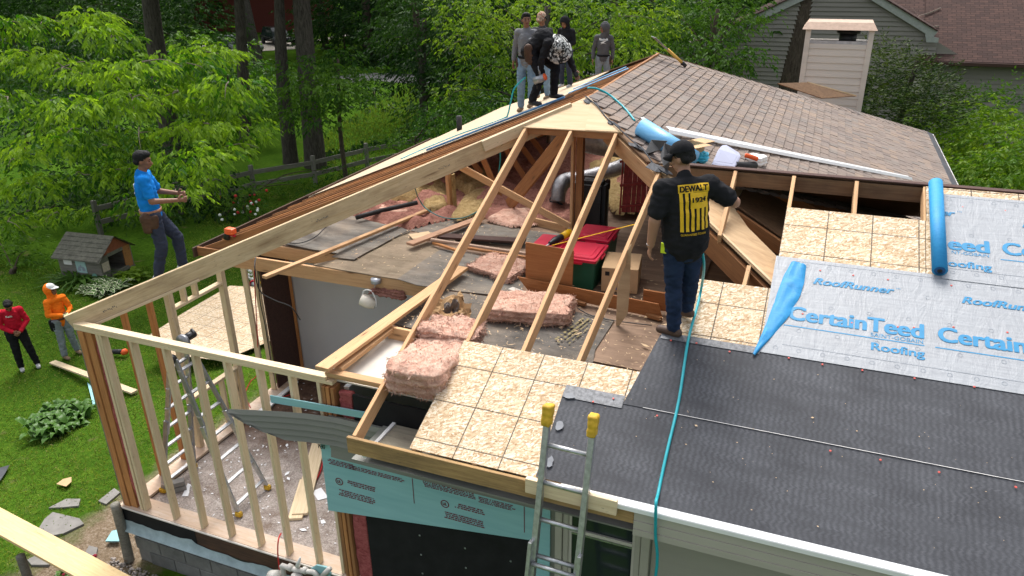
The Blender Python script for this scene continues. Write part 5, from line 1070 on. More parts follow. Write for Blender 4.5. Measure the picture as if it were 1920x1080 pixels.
fs = [(j*(nx+1)+i, j*(nx+1)+i+1, (j+1)*(nx+1)+i+1, (j+1)*(nx+1)+i) for j in range(ny) for i in range(nx)]
tag(link('blue_film_flap', mesh('blue_film_flap', vs, fs, True), blue_film), 'pointed crumpled flap of bright blue film at the left end of the grey wrap', 'plastic film')
# hoses
tag(tube('air_hose', [PY(1310, 448, 6.25), PY(1316, 470, 6.2), PY(1320, 500, 6.3), PF(1315, 540, .10), PF(1306, 580, .06), PF(1290, 640, .05), PF(1273, 750, .04), PF(1250, 850, .04), PF(1234, 925, .04), PY(1230, 945, 4.48), PY(1229, 1000, 4.5), PY(1228, 1090, 4.5), Vector((-.80, 4.5, .2))], .0125, hose_teal, None, 8), 'teal air hose from the man in black down over the felt and the eave', 'hose')
tag(tube('air_hose', [onR(1108, 168, .03)+Vector((-.05, 0, .02)), onR(1118, 166, .06), onR(1140, 176, .05), onR(1160, 192, .04), onR(1175, 207, .03), onR(1190, 226, .03)], .014, hose_teal, None, 8), 'teal air hose arching from the peak to the pale blue roll', 'hose')
def pl(px, py, y, dz=.03): p = PY(px, py, y); return Vector((p.x, p.y, lz(p.x, .02)+dz))
tag(tube('air_hose', [pl(x, y, Y_, 0) for x, y, Y_ in ((752, 304, 11.6), (775, 290, 11.9), (790, 283, 12.1), (820, 272, 12.3), (860, 258, 12.5), (880, 250, 12.4), (905, 238, 12.2), (945, 228, 12.2))]+[PY(952, 215, 12.2), PY(958, 190, 12.2), PY(965, 165, 12.2), PY(985, 145, 12.2)], .013, hose_teal, None, 6), 'teal air hose snaking along the left plywood up to the men', 'hose')
tag(board('blue_strip', Vector((-5.9, 10.95, lz(-5.9, .04))), Vector((-3.6, 11.15, lz(-3.6, .04))), .09, .03, make_film('dull_blue_film', (.03, .12, .30), (.12, .30, .50), .35, 10, .5), None, up=LN), 'strip of folded blue film along the edge of the left plywood', 'plastic film')
for lb, x0, y0, x1, y1 in (('blue-edged wrap strip beside the bending man, nearer the shingles', -3.75, 11.8, -2.95, 12.5), ('blue-edged wrap strip below the man in the grey printed hoodie', -3.95, 12.7, -3.2, 13.4)):
    tag(slab('wrap_strip', [(x0, y0, lz(x0, .05)), (x1, y1, lz(x1, .05)), (x1-.05, y1+.18, lz(x1-.05, .05)), (x0-.05, y0+.18, lz(x0-.05, .05))], .012, sky_film, None), lb, 'plastic film')
# ladder against the eave, board on the fascia
Lt = PY(1027, 784, 4.62); Rt = PY(1112, 804, 4.62); dn = Vector((0, -.27, -.96)).normalized()
XL = thing('extension_ladder', (-1.38, 3.75, -.9), 'aluminium extension ladder with worn yellow tips leaning on the eave', 'ladder'); Ln = 4.05
for i, tp in enumerate((Lt, Rt)):
    board('rail', tp, tp+dn*Ln, .046, .07, alu, XL, up=(0, -1, .25)); board('outer_rail', tp+dn*.98+Vector((.02 if i else -.02, -.05, 0)), tp+dn*Ln+Vector((.03 if i else -.03, -.05, 0)), .03, .07, alu, XL, up=(0, -1, .25))
    fluffy('rail_tip', ((-.036, -.05, -.085), (.036, .05, .085)), yellow_foot, XL, amp=.006, seed=50+i, mw=Matrix.Translation(tp+Vector((0, .0, .03))) @ Matrix.Rotation(R(-15), 4, 'X'), fs=12)
for k in range(13):
    c = dn*(.21+.305*k); tube('rung', [Lt+c, Rt+c], .019, alu, XL, 10, spline=False)
    if k > 2: c2 = c+Vector((0, -.055, -.02))+dn*.02; tube('rung', [Lt+c2, Rt+c2], .019, alu, XL, 10, spline=False)
tag(board('support_board', (-1.72, 4.50, 2.345), (-.985, 4.50, 2.335), .045, .135, pine, None, dy=0), 'short new white board nailed across the fascia behind the ladder', 'board')
# gas meter pipes below the rim
GM = thing('gas_meter', (-4.55, 4.9, -.9), 'pale grey gas meter pipes on the block wall under the rim', 'gas meter'); gm_m = plain('pale_grey_paint', (.52, .50, .46), .5)
g = lambda px, py, y=4.95: PY(px, py, y)
tube('pipe', [g(528, 1060), g(550, 1067), g(575, 1071), g(590, 1074), g(598, 1085)], .028, gm_m, GM, 12); tube('pipe', [g(528, 1060), g(532, 1075), g(534, 1100)], .026, gm_m, GM, 12); cyl('regulator', g(508, 1082, 4.9), g(522, 1082, 4.9), .075, gm_m, GM, 18); cyl('fitting', g(540, 1062), g(548, 1066), .04, gm_m, GM, 10); cyl('fitting', g(568, 1068), g(575, 1071), .04, gm_m, GM, 10); cyl('meter_cap', g(556, 1078, 4.9)-Vector((0, 0, .05)), g(556, 1078, 4.9), .06, gm_m, GM, 14); tube('valve_wing', [g(563, 1045), g(558, 1062)], .02, white_plastic, GM, 8, rs=[.008, .03], spline=False); tube('vent_stub', [g(605, 1080), g(618, 1066)], .03, gm_m, GM, 12, spline=False)
fo = slab('foam_scrap', [PY(x, y, 4.98) for x, y in ((583, 1066), (593, 1060), (612, 1064), (620, 1076), (618, 1090), (590, 1090))], .02, foam, None, n=(0, -1, 0)); tag(fo, 'torn scrap of pale blue foam behind the gas pipes', 'foam')
# red saw at the left eave end
RS = thing('nail_gun', (-7.4, 8.0, 2.4), 'red and black nail gun lying at the left end of the eave', 'nail gun'); c = PY(430, 441, 8.0); tube('magazine', [PY(425, 447, 8.0), PY(428, 434, 8.0)], .05, black_plastic, RS, 10, spline=False); fluffy('gun_head', ((-.08, -.05, -.045), (.08, .05, .045)), orange_plastic, RS, amp=.01, seed=61, mw=Matrix.Translation(PY(432, 433, 8.0))); tube('gun_handle', [PY(424, 448, 8.0), PY(432, 440, 8.0), PY(441, 443, 8.0)], .02, red_plastic, RS, 8)
# clear sealant blots on the felt, torn felt standing up at the hip, chips on the felt
clearm = plain('dried_clear_sealant', (.15, .16, .18), .3, var=.2)
for i, (px, py, rx, ry) in enumerate(((1049, 797, .035, .05), (1030, 866, .035, .06), (1068, 742, .05, .035))):
    c = PF(px, py, .045); rr = random.Random(i); vs = [Vector((math.cos(a_)*rx*rr.uniform(.7, 1.1), 0, 0))+FU*math.sin(a_)*ry*rr.uniform(.7, 1.1) for a_ in [2*math.pi*k/12 for k in range(12)]]; link('sealant_blot', mesh('sealant_blot', vs, [tuple(range(12))]), clearm, HOUSE, Matrix.Translation(c))
tf = plain('grey_shingle_back', (.07, .07, .072), .8, var=.2)
for nm, lb, q, yv in (('torn_shingle', 'torn dark shingle piece standing up by the cap peak of the man in black', ((1207, 290), (1222, 262), (1252, 264), (1238, 280), (1224, 288)), 8.7), ('torn_shingle', 'crumpled dark shingle strip hanging over the hip beside the man', ((1238, 292), (1246, 268), (1262, 275), (1258, 300), (1250, 325), (1244, 312)), 8.35)):
    o = slab(nm, [PY(x, y, yv+.15*math.sin(i*2.1)) for i, (x, y) in enumerate(q)], .008, tf, None); tag(o, lb, 'shingle')
rr = random.Random(12); vs = []; fs = []
for i in range(70):
    x = rr.uniform(-1.5, 2.3); y = rr.uniform(4.65, 6.0); s = rr.uniform(.0015, .0045)*(2 if i % 25 == 0 else 1); a_ = rr.uniform(0, 3.1); k = len(vs)
    for q in range(4): b_ = a_+q*math.pi/2; yy2 = y+s*math.sin(b_); vs.append((x+s*math.cos(b_)*(1 if q % 2 else 1.9), yy2, fz(yy2, .042)))
    fs.append((k, k+1, k+2, k+3))
tag(link('roof_chips', mesh('roof_chips', vs, fs), ply_new, None, kind='stuff'), 'tiny pale wood chips scattered on the black felt', 'debris')
# ---------------------------------------------------------------- people
def capsule(bm, p0, r0, p1, r1, flat=None, seg=14):
    """tapered capsule added to bm; flat=(direction, factor) squashes about the axis"""
    p0 = Vector(p0); p1 = Vector(p1); d = p1-p0; L = d.length
    x = d.normalized() if L > 1e-5 else Vector((0, 0, 1)); u = x.orthogonal().normalized(); v = x.cross(u); rows = []
    prof = [(-math.cos(a_)*r0, math.sin(a_)*r0) for a_ in (.35, .8, 1.2, math.pi/2)]+[(L+math.sin(a_)*r1, math.cos(a_)*r1) for a_ in (0, .37, .77, 1.22)]
    ends = (bm.verts.new(p0-x*r0), bm.verts.new(p1+x*r1))
    for s, r_ in prof:
        row = []
        for k in range(seg): a_ = 2*math.pi*k/seg; row.append(bm.verts.new(p0+x*s+(u*math.cos(a_)+v*math.sin(a_))*r_))
        rows.append(row)
    for a_, b_ in zip(rows, rows[1:]):
        for k in range(seg): bm.faces.new((a_[k], a_[(k+1) % seg], b_[(k+1) % seg], b_[k]))
    for k in range(seg): bm.faces.new((ends[0], rows[0][(k+1) % seg], rows[0][k])); bm.faces.new((ends[1], rows[-1][k], rows[-1][(k+1) % seg]))
    if flat:
        fd = Vector(flat[0]).normalized(); c0 = (p0+p1)/2
        for q in [q for row in rows for q in row]+list(ends):
            ax = p0+x*(q.co-p0).dot(x); off = q.co-ax; k = off.dot(fd); q.co = q.co-fd*k*(1-flat[1])
def ball(bm, c, r, rot=None):
    m = Matrix.Translation(c) @ (rot.to_4x4() if rot else Matrix.Identity(4)) @ Matrix.Diagonal((*(r if hasattr(r, '__len__') else (r, r, r)), 1))
    bmesh.ops.create_icosphere(bm, subdivisions=3, radius=1, matrix=m)
def remesh(bm, voxel, smooth=4, wr=0, wf=9, seed=0, wdir=None):
    me = bpy.data.meshes.new('t'); bm.to_mesh(me); bm.free(); o = bpy.data.objects.new('t', me)
    m_ = o.modifiers.new('r', 'REMESH'); m_.mode = 'VOXEL'; m_.voxel_size = voxel; s_ = o.modifiers.new('s', 'SMOOTH'); s_.iterations = smooth; s_.factor = .6
    out = bake(o); bpy.data.meshes.remove(me)
    if wr:
        n_ = len(out.vertices); co = np.empty(n_*3, np.float32); no = np.empty(n_*3, np.float32); out.vertices.foreach_get('co', co); out.vertices.foreach_get('normal', no); co = co.reshape(-1, 3); no = no.reshape(-1, 3)
        ks = np.array([noise.noise(Vector((x*wf, y*wf, z*wf*1.7+seed)))+.5*noise.noise(Vector((x*wf*2.1, y*wf*2.1, z*wf*3.6+seed))) for x, y, z in co.tolist()]); co += no*(wr*(1-np.abs(ks)*2))[:, None]; out.vertices.foreach_set('co', co.ravel()); out.update()
    out.polygons.foreach_set('use_smooth', [True]*len(out.polygons)); return out
DJ = dict(hip=(0, 0, .93), chest=(0, .01, 1.27), neck=(0, -.01, 1.46), head=(0, .02, 1.615), sl=(-.168, -.01, 1.385), sr=(.168, -.01, 1.392), el=(-.24, -.04, 1.12), er=(.24, -.04, 1.12), wl=(-.26, .05, .88), wr=(.26, .05, .88), hl=(-.09, 0, .90), hr=(.09, 0, .90), kl=(-.11, .02, .49), kr=(.11, .02, .49), al=(-.12, -.03, .09), ar=(.12, -.03, .09))
def person(label, base, az, scale=1.0, J=None, look=0, nod=0, skin=skin_m, shirt=None, sleeves='short', pants=None, shoe=black_plastic, head='hair', hatm=None, build=1.0, hands='relaxed', footdir=(0, 0), belt=None, pouch=None, hatm2=None, gloves=None, loosefit=1.0, upper_dir=None):
    base = Vector(base); P = thing('person', base, label, 'person'); j = dict(DJ); j.update(J or {})
    f = Vector((math.sin(R(az)), math.cos(R(az)), 0)); r = Vector((math.cos(R(az)), -math.sin(R(az)), 0)); U = Vector((0, 0, 1)); s = scale
    def W_(q): q = Vector(q); return (r*q.x+f*q.y+U*q.z)*s
    j = {k: W_(v) for k, v in j.items()}; b_ = build; up = (j['neck']-j['hip']).normalized()
    side = (j['sr']-j['sl']).normalized(); fr = U.cross(side) if False else side.cross(up)*-1; fr = up.cross(side)*1.0
    if fr.dot(f) < -.2 or (abs(fr.dot(f)) < .3 and up.z < .5 and fr.z > 0): fr = -fr
    hz = (j['head']-j['neck']).normalized(); hf = Quaternion(U, -R(look)) @ f; hf = (hf-U*math.tan(R(nod))).normalized(); hs_ = hf.cross(U).normalized(); hu = hs_.cross(hf)
    Rm = Matrix(((hs_.x, hf.x, hu.x), (hs_.y, hf.y, hu.y), (hs_.z, hf.z, hu.z))); hc = j['head']
    def hp_(x, y, z): return hc+(hs_*x+hf*y+hu*z)*s
    T = Matrix.Translation(base)
    # body
    bm = bmesh.new(); ball(bm, hp_(0, -.005, .03), (.076*s, .094*s, .098*s), Rm); ball(bm, hp_(0, .028, -.045), (.056*s, .062*s, .062*s), Rm); ball(bm, hp_(0, .05, -.082), (.026*s, .026*s, .022*s), Rm)
    capsule(bm, hp_(0, .088, .012), .011*s, hp_(0, .108, -.022), .0155*s); capsule(bm, hp_(-.03, .080, .035), .012*s, hp_(.03, .080, .035), .012*s); capsule(bm, hp_(-.018, .082, -.052), .010*s, hp_(.018, .082, -.052), .010*s)
    for q in (-1, 1): ball(bm, hp_(q*.077, -.008, -.002), (.010*s, .020*s, .032*s), Rm); ball(bm, hp_(q*.042, .068, -.01), (.024*s, .02*s, .022*s), Rm)
    capsule(bm, j['neck']-up*.03, .060*s, hc-hu*.06*s, .054*s); capsule(bm, j['hip'], .12*s*b_, j['chest'], .12*s*b_, (fr, .75)); capsule(bm, j['chest'], .125*s*b_, j['neck']-up*.06, .10*s, (fr, .75))
    capsule(bm, j['sl'], .055*s, j['sr'], .055*s)
    for q in 'lr':
        capsule(bm, j['s'+q], .050*s*b_, j['e'+q], .040*s*b_); capsule(bm, j['e'+q], .041*s*b_, j['w'+q], .027*s*b_); capsule(bm, j['h'+q], .085*s, j['k'+q], .055*s); capsule(bm, j['k'+q], .055*s, j['a'+q], .038*s)
    me = remesh(bm, .009, 3); bm = bmesh.new(); bm.from_mesh(me)
    for q, sg in (('l', -1), ('r', 1)):                       # palms and five bent fingers
        w = j['w'+q]; d = (w-j['e'+q]).normalized(); inn = (-side*sg)
        if abs(inn.dot(d)) > .8: inn = -U
        inn = (inn-d*inn.dot(d)).normalized(); ac = d.cross(inn).normalized()
        if ac.dot(f+U*.01) < 0: ac = -ac
        capsule(bm, w, .026*s, w+d*.075*s, .030*s, (inn, .5), 10)
        cu = .35 if hands == 'relaxed' else 1.0
        for i_, (o_, ln) in enumerate(((.030, .9), (.011, 1.0), (-.009, .95), (-.028, .78))):
            p0 = w+d*.085*s+ac*o_*s; a1 = cu*.5; a2 = cu*1.1+.1*i_; a3 = cu*1.6+.1*i_
            for an, l_, rr_ in ((a1, .036, .0095), (a2, .026, .0088), (a3, .020, .008)):
                p1 = p0+(d*math.cos(an)+inn*math.sin(an))*l_*ln*s; capsule(bm, p0, rr_*s, p1, rr_*.95*s, None, 8); p0 = p1
        p0 = w+d*.02*s+ac*.026*s; p1 = p0+(d*.6+ac*.7+inn*.3).normalized()*.04*s; p2 = p1+(d*.85+ac*.2+inn*.5).normalized()*.03*s; capsule(bm, p0, .013*s, p1, .011*s, None, 8); capsule(bm, p1, .011*s, p2, .0092*s, None, 8)
    for q in bm.faces: q.smooth = True
    bmesh_obj('body', bm, skin, P, True, T)
    for q in (-1, 1):
        bm = bmesh.new(); ball(bm, hp_(q*.031, .086, .014), (.012*s, .006*s, .005*s), Rm); bmesh_obj('eye', bm, hair_m, P, True, T)
        bm = bmesh.new(); capsule(bm, hp_(q*.018, .093, .036), .0045*s, hp_(q*.046, .084, .037), .0035*s, None, 8); bmesh_obj('eyebrow', bm, hair_m, P, True, T)
    bm = bmesh.new(); capsule(bm, hp_(-.022, .092, -.050), .005*s, hp_(.022, .092, -.050), .005*s, None, 8); bmesh_obj('mouth', bm, print_red, P, True, T)
    # shirt
    lf = loosefit; bm = bmesh.new(); capsule(bm, j['hip']-up*.03, .155*s*b_*lf, j['chest'], .158*s*b_, (fr, .78)); capsule(bm, j['chest'], .160*s*b_, j['neck']-up*.10, .125*s, (fr, .76)); capsule(bm, j['sl'], .073*s*b_, j['sr'], .073*s*b_); capsule(bm, j['neck']-up*.08, .10*s, j['neck']-up*.005, .070*s)
    for q in 'lr':
        e = j['e'+q]; sh_ = j['s'+q]
        if sleeves == 'short': capsule(bm, sh_, .066*s*b_, sh_.lerp(e, .70), .062*s*b_)
        else: capsule(bm, sh_, .068*s*b_, e, .055*s*b_); capsule(bm, e, .055*s*b_, j['w'+q]-(j['w'+q]-e).normalized()*.01, .038*s)
    me = remesh(bm, .011, 4, .010*s, 7, az); SHIRT = link('shirt', me, shirt, P, T)
    # trousers
    bm = bmesh.new(); capsule(bm, j['hip']-up*.02, .132*s*b_, j['hip']-U*.06*s, .135*s*b_, (f, .82))
    for q in 'lr': capsule(bm, j['h'+q], .098*s, j['k'+q], .074*s); capsule(bm, j['k'+q], .074*s, j['a'+q]+U*.02, .060*s)
    link('trousers', remesh(bm, .011, 4, .010*s, 9, az+3), pants, P, T)
    for q, k in (('l', 0), ('r', 1)):
        fd = Vector((math.sin(R(az+footdir[k])), math.cos(R(az+footdir[k])), 0)); a_ = j['a'+q]; bm = bmesh.new(); capsule(bm, a_+fd*-.035*s-U*.035*s, .047*s, a_+fd*.13*s-U*.045*s, .043*s, (U, .95)); capsule(bm, a_+U*.05*s, .050*s, a_-U*.03*s, .050*s); me = remesh(bm, .010, 2)
        zm = a_.z-.085*s
        for v in me.vertices: v.co.z = max(v.co.z, zm)
        link('shoe', me, shoe, P, T)
    if head in ('hair', 'cap', 'camo'):
        bm = bmesh.new(); ball(bm, hp_(0, -.022, .052), (.084*s, .094*s, .088*s), Rm)
        if head == 'hair': ball(bm, hp_(0, .035, .095), (.07*s, .055*s, .045*s), Rm)
        capsule(bm, hp_(-.05, -.06, -.0), .04*s, hp_(.05, -.06, -.0), .04*s)
        link('hair', remesh(bm, .009, 2, .006*s, 40), hair_m, P, T)
    if head in ('cap', 'camo'):
        bm = bmesh.new(); bmesh.ops.create_uvsphere(bm, u_segments=24, v_segments=14, radius=1); bmesh.ops.delete(bm, geom=[v for v in bm.verts if v.co.z < -.12], context='VERTS')
        for v in bm.verts: v.co = hp_(v.co.x*.094, v.co.y*.108-.012, v.co.z*.092+.068)
        bmesh_obj('cap', bm, hatm, P, True, T)
        bm = bmesh.new(); vs = []
        for i in range(9):
            a_ = -1.15+2.3*i/8
            for k, rr_ in enumerate((.088, .135, .178)): vs.append(bm.verts.new(hp_(math.sin(a_)*(.09 if k == 0 else .088), -.012+math.cos(a_)*(.10 if k == 0 else rr_*1.02)+.0, .064-.012*k*k*.6-.02*abs(math.sin(a_))**2*k)))
        for i in range(8):
            for k in range(2): a_ = i*3+k; bm.faces.new((vs[a_], vs[a_+1], vs[a_+4], vs[a_+3]))
        o = bmesh_obj('cap_peak', bm, hatm2 or hatm, P, True, T); o.modifiers.new('s', 'SOLIDIFY').thickness = .006
    if head == 'hood':
        bm = bmesh.new(); ball(bm, hp_(0, -.03, .03), (.112*s, .118*s, .135*s), Rm); capsule(bm, hp_(0, -.04, -.08), .085*s, j['neck']-up*.04, .10*s); me = remesh(bm, .010, 3, .006*s, 12)
        bm = bmesh.new(); bm.from_mesh(me); ctr = hp_(0, .12, -.01); bmesh.ops.delete(bm, geom=[v for v in bm.verts if (v.co-ctr).length < .092*s], context='VERTS'); o = bmesh_obj('hood', bm, hatm or shirt, P, True, T); o.modifiers.new('s', 'SOLIDIFY').thickness = -.008
    if head == 'wide':
        bm = bmesh.new(); vs = []; n_ = 28
        for k, (rr_, zz) in enumerate(((.0, .175), (.07, .165), (.100, .12), (.105, .06), (.17, .035), (.235, .0))):
            for i in range(n_): a_ = 2*math.pi*i/n_; vs.append(bm.verts.new(hp_(rr_*math.cos(a_), rr_*math.sin(a_)-.01, zz+(.02*math.sin(a_*3) if k > 3 else 0))))
        for k in range(5):
            for i in range(n_):
                q = (vs[k*n_+i], vs[k*n_+(i+1) % n_], vs[(k+1)*n_+(i+1) % n_], vs[(k+1)*n_+i])
                bm.faces.new(q)
        bmesh.ops.remove_doubles(bm, verts=bm.verts, dist=.0005); o = bmesh_obj('sun_hat', bm, hatm, P, True, T); o.modifiers.new('s', 'SOLIDIFY').thickness = .006
    if belt:
        bm = bmesh.new(); c = j['hip']+up*.03*s; vs = []; n_ = 26
        for k in (-.022, .022):
            for i in range(n_): a_ = 2*math.pi*i/n_; vs.append(bm.verts.new(c+up*k*s+(side*math.cos(a_)*.172*b_*lf+fr*math.sin(a_)*.137*b_*lf)*s))
        for i in range(n_): bm.faces.new((vs[i], vs[(i+1) % n_], vs[n_+(i+1) % n_], vs[n_+i]))
        o = bmesh_obj('belt', bm, belt, P, True, T); o.modifiers.new('s', 'SOLIDIFY').thickness = .008
    if pouch:
        for sg in pouch[1]:
            c = j['hip']+side*sg*.17*s-fr*.06*s-U*.09*s
            bm = bmesh.new(); capsule(bm, c+U*.06*s, .07*s, c-U*.10*s, .055*s, (side, .55)); capsule(bm, c+fr*.1*s+U*.05*s, .05*s, c+fr*.09*s-U*.06*s, .045*s, (side, .6)); link('tool_pouch', remesh(bm, .010, 2, .006, 14), pouch[0], P, T)
    if gloves:
        for q in 'lr':
            w = j['w'+q]; d = (w-j['e'+q]).normalized(); bm = bmesh.new(); capsule(bm, w-d*.03*s, .036*s, w+d*.08*s, .040*s, (side, .7))
            for o_ in (-.028, -.009, .011, .03): a_ = w+d*.08*s+d.cross(side).normalized()*o_*s; capsule(bm, a_, .013*s, a_+d*.07*s-side*(.01), .011*s, None, 8)
            link('glove', remesh(bm, .006, 1), gloves, P, T)
    return P, SHIRT, j, dict(f=f, r=r, up=up, side=side, fr=fr, s=s, hp=hp_, T=T, base=base)
def conform(o, target, direction, off=.004, parent=None):
    """lay a flat print (world verts via matrix_basis) onto a garment along a direction"""
    bvh = BVHTree.FromPolygons([target.matrix_basis @ v.co for v in target.data.vertices], [p.vertices[:] for p in target.data.polygons]); d = Vector(direction).normalized(); M_ = o.matrix_basis.copy(); Mi = M_.inverted()
    for v in o.data.vertices:
        w = M_ @ v.co; h_ = bvh.ray_cast(w-d*.5, d, 1.2)
        if h_[0] is not None: v.co = Mi @ (h_[0]-d*off)
    return o
def printrect(name, c, ux, uy, w, h, mat, parent, nx=10, ny=10):
    vs = [c+ux*(w*(i/nx-.5))+uy*(h*(j_/ny-.5)) for j_ in range(ny+1) for i in range(nx+1)]; fs = [(a_*(nx+1)+i, a_*(nx+1)+i+1, (a_+1)*(nx+1)+i+1, (a_+1)*(nx+1)+i) for a_ in range(ny) for i in range(nx)]
    return link(name, mesh(name, [v-c for v in vs], fs), mat, parent, Matrix.Translation(c))
blk = cloth('black_cotton', (.016, .016, .018), .25); jean_d = cloth('dark_denim', (.018, .030, .062), .35, .8); jean_l = cloth('light_denim', (.17, .25, .34), .3, .8); jean_g = cloth('grey_denim', (.20, .23, .25), .25, .8); blue_c = cloth('royal_blue_cotton', (.01, .20, .62), .15); navy_c = cloth('faded_navy_cotton', (.035, .042, .065), .2, .8); red_c = cloth('red_fleece', (.45, .012, .03), .15); orange_c = cloth('orange_fleece', (.88, .19, .015), .1); grey_c = cloth('grey_jersey', (.17, .17, .18), .15); char_c = cloth('charcoal_jersey', (.055, .055, .058), .2); dgrey_c = cloth('dark_grey_jersey', (.085, .085, .09), .15); blackj = cloth('black_trousers', (.014, .014, .016), .3)
leather = plain('brown_leather', (.07, .035, .02), .6, var=.3, bump=.3); leather_t = plain('tan_leather', (.33, .16, .09), .6, var=.2); boot_m = plain('brown_boot', (.085, .05, .035), .6, var=.25, bump=.3); sneaker = plain('grey_sneaker', (.42, .42, .42), .6, var=.4, scale=30); tanboot = plain('tan_work_boot', (.22, .15, .09), .8, var=.25); glovem = plain('pale_work_glove', (.55, .60, .30), .8, var=.25); white_cap = plain('white_cap_cloth', (.70, .70, .68), .8)
def camo(name, cols, sc_=12):
    h = H(name, .9, 0, .1); v = h.obj(); n = h.noise(v, sc_, 2, .5, .5); return h.out(h.ramp(n, [(i*.12+.3, c) for i, c in enumerate(cols)], 'CONSTANT'))
camo_b = camo('brown_camouflage', [(.20, .13, .09), (.45, .33, .24), (.30, .14, .10), (.55, .45, .35)], 16); camo_w = camo('black_white_camouflage', [(.6, .6, .58), (.03, .03, .03), (.35, .36, .35), (.65, .65, .62), (.04, .04, .04)], 12)
# man in black on the roof, seen from behind
Pm, Sm, jm, km = person('man in black T-shirt and cap seen from behind, standing at the edge of the felt', (-.90, 6.13, 3.0), -27, .985,
    dict(hip=(.03, .04, .95), chest=(.0, .06, 1.28), neck=(-.01, .08, 1.47), head=(-.02, .15, 1.61), sl=(-.195, .03, 1.385), sr=(.20, .05, 1.40), el=(-.27, -.01, 1.13), wl=(-.27, .06, .88), er=(.44, .06, 1.24), wr=(.36, .30, 1.30), hl=(-.07, .04, .92), hr=(.10, .04, .92), kl=(-.04, .05, .50), al=(-.02, .0, .09), kr=(.13, .11, .50), ar=(.14, .16, .20)),
    look=-48, nod=16, shirt=blk, pants=jean_d, shoe=boot_m, head='cap', hatm=blk, build=1.28, loosefit=1.02, footdir=(-50, -40), skin=skin_m)
bk = -(km['fr'].normalized()); cb = km['base']+jm['chest']+bk*.3+km['up']*.005+km['side']*.02; ux = km['side'].normalized(); cb = cb+ux*.012-km['up']*.045; uy = km['up'].normalized()
if (cb-EYE).length > (km['base']+jm['chest']-EYE).length: bk = -bk; cb = km['base']+jm['chest']+bk*.3
yelp = plain('yellow_print', (.78, .47, .02), .6)
ux = ux if ux.dot(right) > 0 else -ux
def pr_(dx, dy, w, h_, m_=yelp, off=.004): return conform(printrect('shirt_print', cb+ux*dx*1.12+uy*dy*1.12, ux, uy, w*1.12, h_*1.12, m_, Pm), Sm, -bk, off)
PS = 1.12; pr_(0, .145, .235, .060); pr_(.04, .055, .145, .115)
for k in range(6): pr_(-.1+k*.041, -.085 if k > 2 else -.03, .024, .17 if k > 2 else .29)
for s_, dx, dy, w, hh, m_, of in (('DEWALT', -.105, .125, .21, .042, blk, .011), ('1924', -.018, .045, .11, .034, blk, .011), ('GUARANTEED TOUGH.', -.11, -.205, .20, .016, yelp, .008)):
    dx *= 1.12; dy *= 1.12; w *= 1.12; hh *= 1.12; o = text('shirt_print', s_, cb+ux*dx+uy*dy, cb+ux*(dx+w)+uy*dy, bk, m_, Pm, bold=.03 if hh > .03 else .01, height=hh, off=0); conform(o, Sm, -bk, of)
q = km['base']+jm['hip']; tag_y = box('key_tag', q-ux*.19+Vector((-.02, -.02, -.12)), q-ux*.19+Vector((.03, .0, -.03)), plain('lime_tag', (.60, .72, .03), .5), Pm); tube('bracelet', [Vector(km['base']+jm['wl'])+Vector((.032*math.cos(a_), .032*math.sin(a_), .01)) for a_ in (0, 1.05, 2.1, 3.14, 4.2, 5.24, 6.28)], .006, alu, Pm, 6)
# blue shirt on the left wall plate
Pb, Sb, jb, kb = person('young man in bright blue T-shirt with leather tool belt, walking on the wall plate', (-7.30, 6.50, 2.49), 48, .93,
    dict(hip=(0, -.02, .93), chest=(0, -.03, 1.26), neck=(0, -.04, 1.45), head=(0, .01, 1.60), el=(-.22, .10, 1.14), wl=(-.10, .33, 1.12), er=(.23, .04, 1.13), wr=(.17, .33, 1.10), kl=(-.10, .22, .52), al=(-.10, .22, .12), kr=(.10, .03, .48), ar=(.10, -.08, .09)), look=10, nod=8, skin=skin_d, shirt=blue_c, pants=navy_c, shoe=sneaker, head='hair', belt=leather_t, pouch=(leather, (1, -1)), hands='fist')
for s_, z0 in (('AS', .02), ('S', -.05)):
    c = kb['base']+jb['chest']-kb['f']*.3+Vector((0, 0, z0)); o = text('shirt_print', s_, c+kb['r']*-.06, c+kb['r']*.05, -kb['f'], white_cap, Pb, bold=.04, height=.05, off=0); conform(o, Sb, kb['f'], .005)
# white cap of the man in orange
def capon(P, k, m_, m2=None):
    hp_, T = k['hp'], k['T']
    bm = bmesh.new(); bmesh.ops.create_uvsphere(bm, u_segments=20, v_segments=12, radius=1); bmesh.ops.delete(bm, geom=[v for v in bm.verts if v.co.z < -.05 or v.co.y < -.45], context='VERTS')
    for v in bm.verts: v.co = hp_(v.co.x*.098, v.co.y*.118, v.co.z*.10+.075)
    bmesh_obj('cap', bm, m_, P, True, T); bm = bmesh.new(); vs = []
    for i in range(9):
        a_ = -1.1+2.2*i/8
        for k_, rr_ in enumerate((.10, .15, .19)): vs.append(bm.verts.new(hp_(math.sin(a_)*.09, math.cos(a_)*rr_+.01, .075-.012*k_)))
    for i in range(8):
        for k_ in range(2): a_ = i*3+k_; bm.faces.new((vs[a_], vs[a_+1], vs[a_+4], vs[a_+3]))
    o = bmesh_obj('cap_peak', bm, m2 or m_, P, True, T); o.modifiers.new('s', 'SOLIDIFY').thickness = .006
